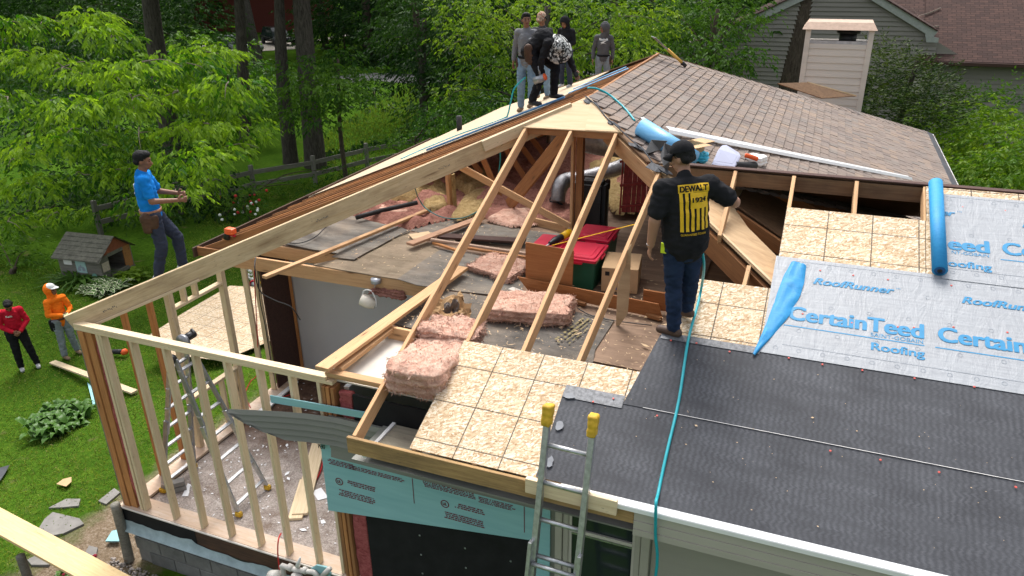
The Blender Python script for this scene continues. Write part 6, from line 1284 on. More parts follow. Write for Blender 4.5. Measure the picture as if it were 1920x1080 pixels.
# orange hoodie and red shirt on the lawn
g1 = PG(133, 668); g2 = PG(52, 692)
Pk = person('man in orange hooded top and white cap standing on the lawn', g1, 100, 1.0, dict(hip=(0, -.03, .92), chest=(0, -.05, 1.25), neck=(0, -.07, 1.44), head=(0, -.05, 1.60), el=(-.24, .05, 1.13), wl=(-.06, .24, 1.10), er=(.24, .05, 1.13), wr=(.05, .25, 1.10), al=(-.17, 0, .09), ar=(.13, .02, .09)), look=-25, nod=-8, skin=skin_d, shirt=orange_c, sleeves='long', pants=jean_g, shoe=tanboot, head='hood', belt=leather, pouch=(blackj, (1,)), gloves=glovem)
capon(Pk[0], Pk[3], white_cap)
kk = person('man in red sweatshirt and black trousers standing on the lawn, looking down', g2, 120, 1.0, dict(hip=(0, -.03, .93), chest=(0, 0, 1.26), neck=(0, .04, 1.43), head=(0, .11, 1.56), el=(-.25, .0, 1.12), wl=(-.07, .20, .98), er=(.25, .0, 1.12), wr=(.06, .21, 1.0), kl=(-.14, .05, .5), al=(-.20, .02, .09), ar=(.10, -.02, .09), kr=(.10, .03, .49)), look=10, nod=38, skin=skin_d, shirt=red_c, sleeves='long', pants=blackj, shoe=sneaker, head='hair', belt=leather, pouch=(blackj, (1,)), hands='fist')
c = kk[3]['base']+kk[2]['chest']+kk[3]['f']*.3+Vector((0, 0, .05)); o = text('shirt_print', 'Rails', c-kk[3]['r']*-.10, c-kk[3]['r']*.01, kk[3]['f'], white_cap, kk[0], bold=.02, height=.045, off=0); conform(o, kk[1], -kk[3]['f'], .005)
# (rebuild key for the orange man)
def onL(px, py, y): p = PY(px, py, y); return Vector((p.x, p.y, lz(p.x, .03)))
def scl(px, py, y, b): return (PY(px, py, y).z-b.z)/1.745
pa = onL(988, 206, 12.35); Pg, Sg, jg, kg = person('man in pale grey hooded top and light jeans on the left roof slope', pa, 178, scl(988, 24, 12.35, pa), dict(el=(-.25, -.03, 1.12), wl=(-.25, .04, .86), el2=(0, 0, 0), al=(-.10, .04, .12), ar=(.13, -.02, .02), wr=(.26, .0, .90)), look=-28, nod=0, skin=skin_d, shirt=grey_c, sleeves='long', pants=jean_l, shoe=tanboot, head='hair', belt=blackj, pouch=(leather, (1,)))
c = kg['base']+jg['chest']+kg['f']*.3+Vector((0, 0, .03))
for k_ in range(3): conform(printrect('shirt_print', c-kg['r']*.09+Vector((.012*k_-.012, 0, 0)), kg['r'], Vector((0, 0, 1)), .008, .014+.01*k_, white_cap, Pg, 2, 2), Sg, -kg['f'], .006)
pb_ = onL(1016, 178, 13.8); person('man in camouflage cap and dark grey top, half hidden behind the others', pb_, 186, scl(1013, 24, 13.8, pb_), dict(el=(-.24, -.02, 1.12), wl=(-.24, .05, .88)), nod=18, skin=skin_d, shirt=char_c, sleeves='long', pants=jean_l, shoe=tanboot, head='camo', hatm=camo_b, belt=blackj)
pc_ = onL(1060, 164, 15.2); Ph, Sh_, jh, kh = person('worker in black hooded top looking down at a yellow nail gun', pc_, 190, scl(1062, 30, 15.2, pc_), dict(neck=(0, .02, 1.45), head=(0, .09, 1.58), el=(-.23, .02, 1.12), wl=(-.08, .24, 1.06), er=(.23, .02, 1.12), wr=(.04, .24, 1.02)), nod=30, skin=skin_d, shirt=blk, sleeves='long', pants=navy_c, shoe=sneaker, head='hood', hatm=blk, hands='fist')
pd_ = PY(1133, 45, 17.8); pd_.z = 3.08; Pr, Sr, jr, kr_ = person('man in dark grey printed hooded top and grey jeans near the roof peak', pd_, 165, scl(1133, 43, 17.8, pd_), dict(el=(-.24, -.03, 1.12), wl=(-.24, .03, .87), head=(0, .04, 1.61)), look=70, nod=10, skin=skin_d, shirt=dgrey_c, sleeves='long', pants=jean_g, shoe=tanboot, head='hood', hatm=dgrey_c, belt=blackj, pouch=(leather, (-1,)))
c = kr_['base']+jr['chest']+kr_['f']*.3+Vector((0, 0, .06)); o = text('shirt_print', 'Reebok', c+kr_['r']*.10, c-kr_['r']*.10, kr_['f'], white_cap, Pr, bold=.03, height=.05, off=0); conform(o, Sr, -kr_['f'], .005)
vs = [Vector(v) for v in ((-.08, 0, 0), (-.01, 0, .03), (.07, 0, .045), (.0, 0, .0), (.08, 0, -.03), (.0, 0, -.012), (-.07, 0, -.03), (-.03, 0, .0))]
vs = [-kr_['r']*v.x+Vector((0, 0, v.z)) for v in vs]; o = link('shirt_print', mesh('shirt_print', vs, [(0, 1, 3, 7), (1, 2, 3), (3, 4, 5), (5, 6, 7), (3, 5, 7)]), white_cap, Pr, Matrix.Translation(c-Vector((0, 0, .05)))); conform(o, Sr, -kr_['f'], .005)
# bending man
pe_ = onL(1022, 196, 11.75); Pq, Sq, jq, kq = person('man in black bending down in a black and white camouflage sun hat, touching the roof', pe_, 82, 1.0,
    dict(hip=(0, -.22, .84), chest=(0, -.03, 1.00), neck=(0, .11, .95), head=(.03, .20, .84), sl=(-.17, .07, .95), sr=(.17, .07, .95), el=(-.22, .32, .74), wl=(-.14, .45, .50), er=(.20, -.02, .72), wr=(.12, -.06, .46), hl=(-.09, -.22, .83), hr=(.09, -.22, .83), kl=(-.12, .14, .56), al=(-.12, .12, .14), kr=(.12, -.04, .45), ar=(.12, -.18, .06)),
    look=62, nod=62, skin=skin_d, shirt=blk, sleeves='long', pants=blackj, shoe=black_plastic, head='wide', hatm=camo_w, gloves=black_plastic, footdir=(0, 20), belt=blackj, pouch=(leather, (1,)))
NG2 = thing('coil_nailer', kq['base']+jq['wr'], 'coil nail gun with orange end held by the bending man', 'nail gun'); c = kq['base']+jq['wr']+Vector((.02, -.06, -.05)); a_ = Vector((.8, -.1, .35)).normalized(); tube('magazine', [c-a_*.10, c+a_*.09], .06, alu_dark, NG2, 14, spline=False); cyl('magazine_cap', c+a_*.091, c+a_*.105, .055, orange_plastic, NG2, 14); tube('handle', [c+Vector((0, 0, .05)), c+Vector((-.02, 0, .2))], .022, alu_dark, NG2, 8); tube('nose', [c-a_*.05, c-a_*.06-Vector((0, 0, .14))], .02, black_plastic, NG2, 8)
NG3 = thing('coil_nailer', kh['base']+jh['wl'], 'yellow nail gun held by the worker in the black hood', 'nail gun'); c = kh['base']+(jh['wl']+jh['wr'])/2+Vector((.03, -.08, .0)); fluffy('gun_body', ((-.07, -.05, -.06), (.07, .05, .06)), yellow_plastic, NG3, amp=.012, seed=71, mw=Matrix.Translation(c)); tube('gun_nose', [c+Vector((.05, 0, -.03)), c+Vector((.14, 0, -.04))], .025, black_plastic, NG3, 8); cyl('gun_cap', c+Vector((.04, -.02, .03)), c+Vector((.13, -.03, .03)), .035, white_plastic, NG3, 10)
# ---------------------------------------------------------------- vegetation helpers (numpy)
def unit(n): v = RNG.normal(size=(n, 3)); return v/np.linalg.norm(v, axis=1, keepdims=True)
def bough_leaves(boughs, dens, L, comp=7, droop=.5, shell=.55):
    """sprays of leaflets on flattened ellipsoids; boughs=(x,y,z,rx,ry,rz)"""
    Cs, Ds, Ls, As = [], [], [], []
    for (x, y, z, rx, ry, rz_) in boughs:
        k = max(6, int(dens*(rx*ry+rx*rz_+ry*rz_))); u = unit(k); rr = shell+(1-shell)*RNG.random((k, 1))**.7
        c = np.array([x, y, z])+u*rr*np.array([rx, ry, rz_]); c += .18*rx*RNG.normal(size=(k, 3))*np.array([1, 1, .5])
        out = u*np.array([1, 1, .35]); out += .5*RNG.normal(size=(k, 3))*np.array([1, 1, .3]); out[:, 2] -= droop*.5; out /= np.linalg.norm(out, axis=1, keepdims=True)
        cl = np.clip(.5+.28*RNG.normal()+.22*RNG.normal(size=k), 0, 1)
        side = np.cross(out, [0, 0, 1.]); side /= np.linalg.norm(side, axis=1, keepdims=True)+1e-9
        for j in range(comp):
            s = (j//2+.5)/max(1, comp/2); sg = 1 if j % 2 else -1
            if j == comp-1: sg = 0; s = 1.1
            p = c+out*L*1.6*s-np.array([0, 0, 1])*L*.5*s*s*droop; d = out*.8+side*sg*.8+RNG.normal(size=(k, 3))*.18; d[:, 2] -= droop*.75; d /= np.linalg.norm(d, axis=1, keepdims=True)
            Cs.append(p); Ds.append(d); Ls.append(L*(.75+.5*RNG.random(k))); As.append(np.clip(cl+.12*RNG.normal(size=k), 0, 1))
    return np.concatenate(Cs), np.concatenate(Ds), np.concatenate(Ls), np.concatenate(As)
def crown(boughs, dens, L, mat, parent, comp=7, droop=.5, wd=.42, name='crown', shell=.55):
    C, D, Ls, A = bough_leaves(boughs, dens, L, comp, droop, shell); return leafmesh(name, C, D, Ls, wd, mat, parent, A, bend=.15)
def tree(label, base, top, r, boughs, dens, L, mat, cat='tree', bk=bark, comp=5, droop=.5, limbs=True, name='tree', group=None, wd=.42, twigs=0):
    base = Vector(base); top = Vector(top); T = thing(name, base, label, cat, group)
    mid = base.lerp(top, .5)+Vector((random.uniform(-.15, .15), random.uniform(-.15, .15), 0))
    tube('trunk', [base-Vector((0, 0, .3)), base+(top-base)*.04, mid, top], r, bk, T, 12, rs=[r*1.5, r*1.08, r*.85, r*.5])
    if limbs:
        for b in boughs[:14]:
            c = Vector(b[:3]); hgt = (c.z-base.z)*.75/max(.5, top.z-base.z); s = base.lerp(top, min(.95, max(.15, hgt))); m_ = s.lerp(c, .5)+Vector((0, 0, .12*(c-s).length)); rr = min(r*.3, .02+.009*(c-s).length); tube('limb', [s, m_, c], rr, bk, T, 6, rs=[rr, rr*.65, rr*.25])
    crown(boughs, dens, L, mat, T, comp, droop, wd)
    if twigs:
        for _ in range(twigs):
            b = random.choice(boughs); c = Vector(b[:3]); d = Vector((random.uniform(-1, 1), random.uniform(-1, 1), random.uniform(-.6, .1)))*b[3]; tube('twig', [c, c+d*.6+Vector((0, 0, .1)), c+d*1.1], .014, twig_m, T, 5, rs=[.02, .012, .005])
    return T
def B(px, py, Y, rx, rz_=None, ry=None): p = PY(px, py, Y); return (p.x, p.y, p.z, rx, ry or rx, rz_ or rx*.45)
# big bright tree on the left
rb = random.Random(3)
bs = [B(x+rb.uniform(-12, 12), y+rb.uniform(-8, 8), 15+rb.uniform(-2.2, 2.2), rb.uniform(.5, .95), rb.uniform(.14, .26)) for x, y in
      ((30, 40), (95, 55), (150, 30), (215, 70), (60, 110), (130, 120), (200, 130), (255, 110), (290, 140), (350, 120), (330, 165), (400, 170), (425, 200), (300, 190), (250, 190), (160, 190), (90, 200), (25, 180), (120, 260), (50, 270), (190, 270), (260, 250), (330, 240), (390, 240), (420, 275), (360, 300), (290, 310), (220, 320), (150, 335), (80, 340), (30, 350), (330, 350), (260, 370), (400, 330), (100, 395), (20, 410), (180, 395), (450, 235), (10, 110), (180, 60), (30, 300), (380, 90), (440, 150))]
bp = PG(-40, 470)
tree('large leafy tree with bright green drooping leaves filling the left of the view', bp, bp+Vector((.8, -.5, 8.5)), .34, bs, 74, .155, leaf_bright, comp=7, droop=.7, twigs=60, limbs=False, wd=.42)
for k in ():
    c = Vector(bs[k][:3]); s_ = bp+Vector((.5, -.3, 2.5+.18*k)); T1 = [o for o in sc.objects if o.get('label', '').startswith('large leafy tree')][0]; m_ = s_.lerp(c, .5)+Vector((0, 0, .5)); tube('limb', [s_, s_.lerp(m_, .5)+Vector((0, .2, .25)), m_, m_.lerp(c, .5)-Vector((0, .2, .0)), c], .05, twig_m, T1, 6, rs=[.075, .06, .045, .03, .012])
# understory and hedge behind it
def hedge(label, spots, dens, L, mat, **kw):
    b = [B(*s) for s in spots]; c = Vector(b[0][:3]); g0 = Vector((c.x, c.y, gz(c.x, c.y))); return tree(label, g0, Vector((c.x+.2, c.y, c.z)), .09, b, dens, L, mat, cat='bush', name='bush', bk=bark_br, **kw)
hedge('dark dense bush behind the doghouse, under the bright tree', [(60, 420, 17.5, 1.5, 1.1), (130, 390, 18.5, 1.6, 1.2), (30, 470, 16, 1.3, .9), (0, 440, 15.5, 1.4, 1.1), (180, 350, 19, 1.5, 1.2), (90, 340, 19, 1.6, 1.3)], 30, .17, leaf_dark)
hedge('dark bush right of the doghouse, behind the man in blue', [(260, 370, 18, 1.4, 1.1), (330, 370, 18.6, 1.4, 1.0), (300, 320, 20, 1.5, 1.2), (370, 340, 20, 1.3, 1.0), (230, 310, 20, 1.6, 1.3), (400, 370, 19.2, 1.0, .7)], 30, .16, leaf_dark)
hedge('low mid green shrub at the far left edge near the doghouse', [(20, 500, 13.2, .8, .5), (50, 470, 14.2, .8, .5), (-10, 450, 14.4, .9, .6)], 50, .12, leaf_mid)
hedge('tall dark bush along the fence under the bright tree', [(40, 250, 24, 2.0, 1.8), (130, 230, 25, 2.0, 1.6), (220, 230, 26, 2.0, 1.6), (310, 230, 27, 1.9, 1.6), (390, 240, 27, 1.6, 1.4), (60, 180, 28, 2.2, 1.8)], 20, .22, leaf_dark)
hedge('shady bush beyond the fence between the left trunks', [(410, 150, 34, 2.4, 1.8), (470, 170, 35, 2.2, 1.6), (350, 120, 36, 2.4, 2.0), (520, 180, 34, 1.6, 1.0)], 16, .26, leaf_mid)
hedge('low green growth along the fence near the rose bush', [(420, 395, 19.5, .8, .35), (500, 360, 21.5, .8, .35), (560, 345, 22.5, .7, .3), (640, 320, 24, .9, .4)], 40, .11, leaf_mid)
# standing trunks with high crowns (upper ones out of view, added to shade the ground)
def tall(label, pxb, pyb, pxt, r, mat=leaf_mid, h_=11, low=(), bk=bark, dens=9):
    b0 = PG(pxb, pyb); r_t = ray(pxt, 0); t = b0.y/r_t.y; tp = EYE+r_t*t; d = (tp-b0); d = d/d.z; top = b0+d*h_; lowb = [B(*s) for s in low]; hi = [(top.x+random.uniform(-4, 4), top.y+random.uniform(-4, 4), max(8.6, top.z+random.uniform(-2.5, 2)), 2.4, 2.4, 1.1) for _ in range(7)]
    T = tree(label, b0, top, r, lowb or hi[:2], dens, .26 if not lowb else .17, mat, bk=bk, limbs=False); crown(hi, 4.5, .55, leaf_dark, T, 5, .3, .6, 'upper_crown'); return T  # unseen leaf mass added over each trunk to darken the lawn and wood below
tall('thick grey tree trunk leaning left of the parked black car', 488, 140, 458, .42, low=((430, 90, 33, 1.6, 1.0),))
tall('thickest grey trunk in the middle of the view, left of the open lawn', 592, 312, 566, .42, low=((600, 150, 22.5, 1.0, .35), (650, 170, 22.5, .9, .3), (560, 130, 23, 1.1, .4), (630, 215, 22.5, .7, .3), (530, 190, 23, 1.2, .5), (590, 230, 22, .6, .3)), dens=26)
tall('short stout trunk just left of the thickest trunk', 545, 305, 526, .30, h_=8)
tall('trunk standing behind the rail fence, left of the stout one', 462, 290, 445, .26, low=((455, 150, 26, 1.3, .8),))
tall('grey trunk showing through the bright leaves at upper left', 325, 290, 288, .42)
tall('thin dark trunk beyond the lawn under the dark foliage', 692, 112, 684, .40, leaf_dark, 13, ((700, 40, 55, 3.0, 1.6), (640, 30, 58, 3.4, 1.6)), bark_br)
tall('small leaning trunk right of the thickest trunk at the top', 612, 92, 598, .32, leaf_dark, 12, ((620, 20, 62, 3.0, 1.4),), bark_br)
tall('dark trunk at the left side of the dense tree behind the men', 795, 205, 780, .22, leaf_dark, 10, (), bark_br)
tall('big brown trunk standing before the grey neighbouring house', 1452, 292, 1517, .52, bk=bark_br, h_=13)
tall('slim dark trunk above the roof peak, behind the spade', 1228, 190, 1222, .13, leaf_mid, 9, ((1200, 60, 30, 1.2, .6), (1270, 40, 30, 1.2, .6)), bark_br, 26)
# mid-distance crowns behind the roof
def grove(label, spots, dens, L, mat, h0=None, r=.14, **kw):
    b = [B(*s) for s in spots]; cx = sum(q[0] for q in b)/len(b); cy = sum(q[1] for q in b)/len(b); zt = max(q[2] for q in b); g0 = Vector((cx, cy, gz(cx, cy))); return tree(label, g0, Vector((cx+.3, cy, zt)), r, b, dens, L, mat, **kw)
grove('yellow-green leafy tree right behind the men on the roof', [(870, 20, 24, 1.1, .6), (930, 10, 25, 1.2, .6), (880, 70, 24, 1.1, .5), (950, 60, 25, 1.2, .6), (1020, 30, 26, 1.3, .7), (1090, 20, 26, 1.3, .7), (1160, 30, 26, 1.2, .6), (900, 120, 24, 1.0, .45), (970, 130, 24.5, 1.0, .5), (1050, 90, 25, 1.2, .6), (1110, 80, 25, 1.1, .6), (1180, 90, 25, 1.0, .5), (860, 170, 23.5, .8, .35), (910, 190, 23.5, .8, .4), (1080, 140, 25, 1.0, .5), (1010, 170, 25, 1.0, .5), (1220, 40, 27, 1.1, .6)], 55, .13, leaf_yellow, r=.2, comp=5, twigs=12)
grove('darker green tree left of the yellow-green one, in shade', [(780, 30, 34, 2.0, 1.3), (740, 70, 36, 1.6, 1.0), (800, 110, 33, 1.8, 1.0), (850, 60, 33, 1.8, 1.2), (760, 150, 33, 1.3, .7), (830, 190, 30, 1.4, .7), (780, 220, 30, .9, .5)], 24, .22, leaf_dark, r=.2)
hedge('leafy shrub below the dark tree, above the left roof edge', [(770, 255, 23, 1.0, .5), (720, 275, 23, .7, .4), (820, 235, 23, 1.0, .5), (850, 215, 22, .9, .5), (790, 285, 22, .7, .35)], 50, .13, leaf_mid)
hedge('dark shrub in the gap below the yellow-green tree', [(900, 235, 21.5, .9, .5), (950, 200, 21.5, 1.0, .6), (880, 210, 23, 1.0, .6), (1000, 215, 22, .9, .5), (1100, 170, 22.5, 1.0, .5)], 45, .13, leaf_dark)
hedge('small round dark shrub standing on the back lawn near the road', [(700, 165, 42, 1.1, .9), (705, 205, 38, 1.3, .5), (680, 180, 40, .7, .5)], 40, .2, leaf_dark)
hedge('low dark ornamental grass clump beside the road under the thin trunk', [(665, 108, 55, 2.2, .7), (705, 110, 55, 2.2, .7)], 30, .3, leaf_dark)
grove('green tree above the brown shingles left of the grey house', [(1260, 80, 28, 1.2, .6), (1320, 60, 28, 1.3, .7), (1380, 40, 29, 1.2, .6), (1300, 110, 27, 1.1, .5), (1360, 100, 27, 1.0, .5), (1400, 110, 27, .8, .4), (1250, 20, 29, 1.3, .7), (1330, 10, 30, 1.3, .7), (1400, 10, 30, 1.1, .6), (1230, 120, 26, .8, .4), (1340, 140, 26.5, .9, .35)], 50, .14, leaf_mid, r=.13, comp=5, bk=bark_br)
cedar = grove('dark feathery evergreen bush right of the pale chimney', [(1655, 120, 24, .7, .7), (1680, 150, 24, .9, .8), (1720, 150, 24.5, 1.0, .7), (1700, 185, 23.5, 1.2, .8), (1745, 185, 24, .9, .6), (1650, 180, 23.5, .7, .6), (1640, 100, 25, .4, .5), (1740, 210, 23, .9, .5), (1660, 215, 22.5, 1.0, .6)], 130, .11, leaf_cedar, cat='bush', r=.1, comp=5, droop=-.3, wd=.3, limbs=False)
grove('bright yellow-green shrub at the right edge beyond the shingles', [(1770, 240, 25, 1.1, .7), (1830, 250, 24, 1.3, .9), (1790, 300, 23, 1.1, .8), (1870, 290, 22, 1.2, .8), (1910, 260, 24, 1.2, .9), (1840, 335, 21, 1.2, .8), (1905, 335, 20, 1.1, .8), (1745, 225, 26, .8, .5), (1930, 300, 22, 1.2, .8), (1815, 215, 26, .7, .5), (1870, 360, 20, 1.1, .6), (1800, 350, 21, 1.1, .7)], 80, .13, leaf_yellow, cat='bush', r=.06, comp=5, limbs=False)
grove('wispy blue-green shrub behind the bright one at the right edge', [(1850, 215, 28, .8, .9), (1900, 205, 28, .8, 1.0), (1800, 205, 28.5, .7, .8)], 60, .14, leaf_mid, cat='bush', r=.05, droop=-.4, limbs=False)
# darker, fuller growth between the trunks
hedge('dense green bushes filling the top left corner beyond the bright tree', [(20, 60, 40, 3.2, 2.4), (110, 40, 42, 3.2, 2.4), (200, 50, 42, 3.2, 2.2), (290, 40, 43, 3.0, 2.2), (370, 40, 44, 3.0, 2.0), (60, 120, 36, 2.8, 2.0), (160, 120, 36, 2.8, 2.0), (260, 110, 37, 2.6, 1.8), (400, 100, 38, 2.2, 1.5)], 22, .26, leaf_dark)
hedge('bushy growth left of the thick leaning trunk and the black car', [(420, 140, 30, 1.8, 1.1), (480, 150, 31, 1.8, .9), (530, 160, 30, 1.6, .8), (440, 190, 28, 1.6, .9), (500, 200, 28, 1.5, .8), (400, 210, 27, 1.6, 1.0)], 30, .2, leaf_mid)
hedge('green sprays hanging right of the thickest trunk over the lawn', [(625, 110, 24, 1.0, .4), (660, 130, 24, .9, .35), (640, 160, 23.5, 1.1, .4), (610, 190, 23, .9, .35), (575, 170, 22.6, 1.0, .4), (560, 215, 22.4, .9, .4)], 60, .14, leaf_mid)
hedge('dark wood edge above the back road, centre of the view', [(640, 20, 62, 4.2, 2.4), (720, 10, 60, 4.2, 2.4), (800, 10, 58, 4.0, 2.4), (760, 60, 54, 3.2, 1.8), (840, 40, 50, 3.2, 2.0), (870, 100, 44, 2.6, 1.6), (620, 60, 66, 3.6, 1.6)], 16, .36, leaf_dark)
hedge('dark thicket below the dense tree, left of the men', [(830, 130, 38, 2.2, 1.2), (870, 160, 34, 1.8, 1.0), (900, 150, 32, 2.0, 1.2), (845, 215, 28, 1.2, .6)], 26, .22, leaf_dark)
hedge('bushes behind the yellow-green tree and the roof peak', [(960, 60, 36, 3.0, 2.2), (1060, 60, 36, 3.0, 2.2), (1160, 60, 36, 3.0, 2.2), (1240, 80, 36, 2.6, 2.0), (1330, 70, 35, 2.4, 1.8), (1010, 130, 33, 2.2, 1.2), (1100, 130, 33, 2.2, 1.2)], 18, .28, leaf_dark)
# far wood as one mass
n = 90000; ang = RNG.uniform(R(-58), R(42), n); dist = RNG.uniform(66, 150, n)**1.0; zz = RNG.uniform(-2, 17, n)
C = np.stack([np.sin(ang)*dist, np.cos(ang)*dist, zz], 1); keep = ~((C[:, 0] > -66) & (C[:, 0] < -30) & (C[:, 1] < 92) & (C[:, 2] < 6)); C = C[keep]; n = len(C)
cl = np.clip(.45+.4*np.sin(C[:, 0]*.45+1.7*np.sin(C[:, 2]*.5))*np.cos(C[:, 1]*.3+C[:, 2]*.4)+.18*RNG.normal(size=n), 0, 1)
tag(leafmesh('far_wood', C, unit(n), .8+.5*RNG.random(n), .7, leaf_dark, None, cl, kind='stuff'), 'far dark wood beyond the road', 'wood')
rr = random.Random(8)
for i in range(10):
    an = R(-48+8.5*i+rr.uniform(-3, 3)); d = rr.uniform(52, 66); x, y = math.sin(an)*d, math.cos(an)*d
    if -62 < x < -30 and y < 85: continue
    t_ = tube('far_tree_trunk', [(x, y, -2.3), (x+rr.uniform(-.3, .3), y, 5), (x+rr.uniform(-.6, .6), y, 13)], .3, bark_br, None, 8, rs=[.4, .3, .25]); tag(t_, 'dark trunk standing at the front of the far wood', 'tree trunk', 'trunks at the front of the far wood')
# fallen branches on the neighbour's roof come later; ditch edge stones and shrubs
da = PG(600, 300); db = PG(760, 262); n = 900; t = RNG.random(n); C = np.array(da)[None]*(1-t)[:, None]+np.array(db)[None]*t[:, None]+RNG.normal(size=(n, 3))*np.array([.2, .35, .06]); tag(leafmesh('ditch_growth', C, unit(n), .15+.15*RNG.random(n), .6, leaf_dark, None, kind='stuff'), 'dark scrubby growth along the ditch across the back lawn', 'undergrowth')
# ---------------------------------------------------------------- lawn blades and pebbles
def scatter(poly, n):
    P = [PG(x, y) for x, y in poly]; x0, x1 = min(p.x for p in P), max(p.x for p in P); y0, y1 = min(p.y for p in P), max(p.y for p in P); X = RNG.uniform(x0, x1, n); Y = RNG.uniform(y0, y1, n); ins = np.zeros(n, bool); j = len(P)-1
    for i in range(len(P)):
        c = ((P[i].y > Y) != (P[j].y > Y)) & (X < (P[j].x-P[i].x)*(Y-P[i].y)/(P[j].y-P[i].y+1e-9)+P[i].x); ins ^= c; j = i
    return X[ins], Y[ins]
def gzv(X, Y): return np.array([gz(x, y) for x, y in zip(X, Y)])
X, Y = scatter([(-60, 1180), (-60, 470), (60, 505), (300, 500), (420, 370), (620, 330), (700, 300), (640, 700), (240, 960), (200, 1180)], 210000)
cl = np.array([noise.noise(Vector((x*1.2, y*1.2, 3))) for x, y in zip(X, Y)]); bare = (np.abs(X+7.9)+1.3*(.5+.5*cl) < 1.25+RNG.random(len(X))*.5) & (Y < 9); bare |= (cl > .30) & (RNG.random(len(X)) < .55); k = ~bare & ~((X > -7.35) & (Y > 5.0)); X, Y, cl = X[k], Y[k], cl[k]
n = len(X); C = np.stack([X, Y, gzv(X, Y)-.01], 1); D = unit(n)*np.array([.7, .7, .3])+np.array([0, 0, .9]); D /= np.linalg.norm(D, axis=1, keepdims=True)
tag(leafmesh('grass', C, D, .05+.05*RNG.random(n), .16, grass_m, None, np.clip(.42+.6*cl+.22*RNG.normal(size=n), 0, 1), kind='stuff', bend=.3), 'short green grass of the lawn', 'grass')
X, Y = scatter([(640, 330), (560, 300), (640, 230), (780, 160), (800, 200), (740, 280)], 9000); C = np.stack([X, Y, gzv(X, Y)], 1); n = len(X); D = unit(n)*.5+np.array([0, 0, .9]); D /= np.linalg.norm(D, axis=1, keepdims=True); tag(leafmesh('grass', C, D, .12+.1*RNG.random(n), .3, grass_m, None, np.clip(.3+.15*RNG.normal(size=n), 0, 1), kind='stuff'), 'mown grass of the back lawn', 'grass')
n = 2600; X = RNG.uniform(-7.6, -3.6, n); Y = 5.0-RNG.random(n)**1.3*1.5; Zg = np.full(n, -.9)+RNG.uniform(0, .05, n); s = RNG.uniform(.012, .035, n); V = []; oc = np.array([(1, 0, 0), (0, 1, 0), (-1, 0, 0), (0, -1, 0), (0, 0, .7), (0, 0, -.7)], float); Vv = (oc[None]*s[:, None, None]*RNG.uniform(.6, 1.3, (n, 6, 1))+np.stack([X, Y, Zg], 1)[:, None]).reshape(-1, 3); fo = np.array([(0, 1, 4), (1, 2, 4), (2, 3, 4), (3, 0, 4), (1, 0, 5), (2, 1, 5), (3, 2, 5), (0, 3, 5)]); Fv = (fo[None]+np.arange(n)[:, None, None]*6).reshape(-1, 3)
tag(link('gravel', arr_mesh('gravel', Vv, Fv), gravel_m, kind='stuff'), 'grey gravel along the block wall', 'gravel')
# ---------------------------------------------------------------- yard
def gbox(name, label, cat, p0, p1, w, t, mat, dz=.02, **kw):
    a_ = PG(*p0); b_ = PG(*p1); a_.z = gz(a_.x, a_.y)+dz+t/2; b_.z = gz(b_.x, b_.y)+dz+t/2; return tag(board(name, a_, b_, w, t, mat, None, **kw), label, cat)
gbox('lawn_plank', 'long pale plank lying on the lawn behind the corner post', 'board', (100, 684), (254, 741), .14, .04, pine, .05)
gp = wood('fresh_pale_plank', (.70, .52, .28), (.58, .40, .19), var=.03, ksc=.4)
a_ = PZ(-30, 962, -.30); b_ = PZ(225, 1100, -.30); tag(board('work_plank', a_, b_, .30, .045, gp, None), 'wide new pale plank at the lower left corner of the view', 'board')
def stone(label, pts, dz=.03): P = [PG(x, y) for x, y in pts]; [setattr(p, 'z', gz(p.x, p.y)+dz) for p in P]; return tag(slab('flagstone', P, .06, stone_m, None, n=(0, 0, 1)), label, 'flagstone')
stone('largest grey flagstone with white paint drips', [(68, 1003), (85, 975), (100, 963), (150, 975), (158, 985), (120, 1003), (82, 1010)]); stone('grey flagstone just above the largest one', [(92, 955), (125, 938), (152, 938), (148, 951), (118, 954)]); stone('small flagstone by the wooden stake', [(160, 1040), (168, 1026), (184, 1030), (180, 1048)]); stone('flagstone beneath the wide pale plank', [(52, 1052), (75, 1042), (100, 1052), (92, 1062), (60, 1062)]); stone('worn flat stone left of the wall corner', [(185, 942), (215, 918), (226, 926), (200, 948)])
def chips(label, pts): P = [PG(x, y) for x, y in pts]; [setattr(p, 'z', gz(p.x, p.y)+.07) for p in P]; vs = [p-P[0] for p in P]; return P
P = chips('', [(108, 914), (120, 905), (136, 901), (136, 910), (126, 919)]); tag(slab('cardboard_scrap', P, .006, card, None, n=(0, 0, 1)), 'curled tan cardboard scrap on the lawn', 'cardboard')
P = chips('', [(-5, 885), (20, 878), (12, 893), (2, 908), (-8, 905)]); tag(slab('felt_scrap', P, .006, felt, None, n=(0, 0, 1)), 'black torn felt scrap at the left edge of the lawn', 'felt')
P = chips('', [(200, 1022), (212, 1003), (224, 1000), (226, 1022)]); tag(slab('foam_scrap', P, .02, foam, None, n=(0, 0, 1)), 'pale blue foam scrap behind the wooden stake', 'foam')
P = chips('', [(165, 722), (172, 728), (180, 762), (176, 766)]); tag(slab('foam_scrap', P, .02, foam, None, n=(0, 0, 1)), 'narrow blue foam strip left of the corner post', 'foam')
# OSB sheets on the lawn
Q = [PG(x, y) for x, y in ((283, 686), (352, 640), (440, 585), (500, 578), (520, 640), (420, 690), (330, 700))]; zq = max(gz(p.x, p.y) for p in Q)+.08
for p in Q: p.z = zq
tag(slab('osb_sheet', Q, .012, osb, None, n=(0, 0, 1)), 'sheet of OSB lying on the lawn behind the left stud wall', 'osb sheet')
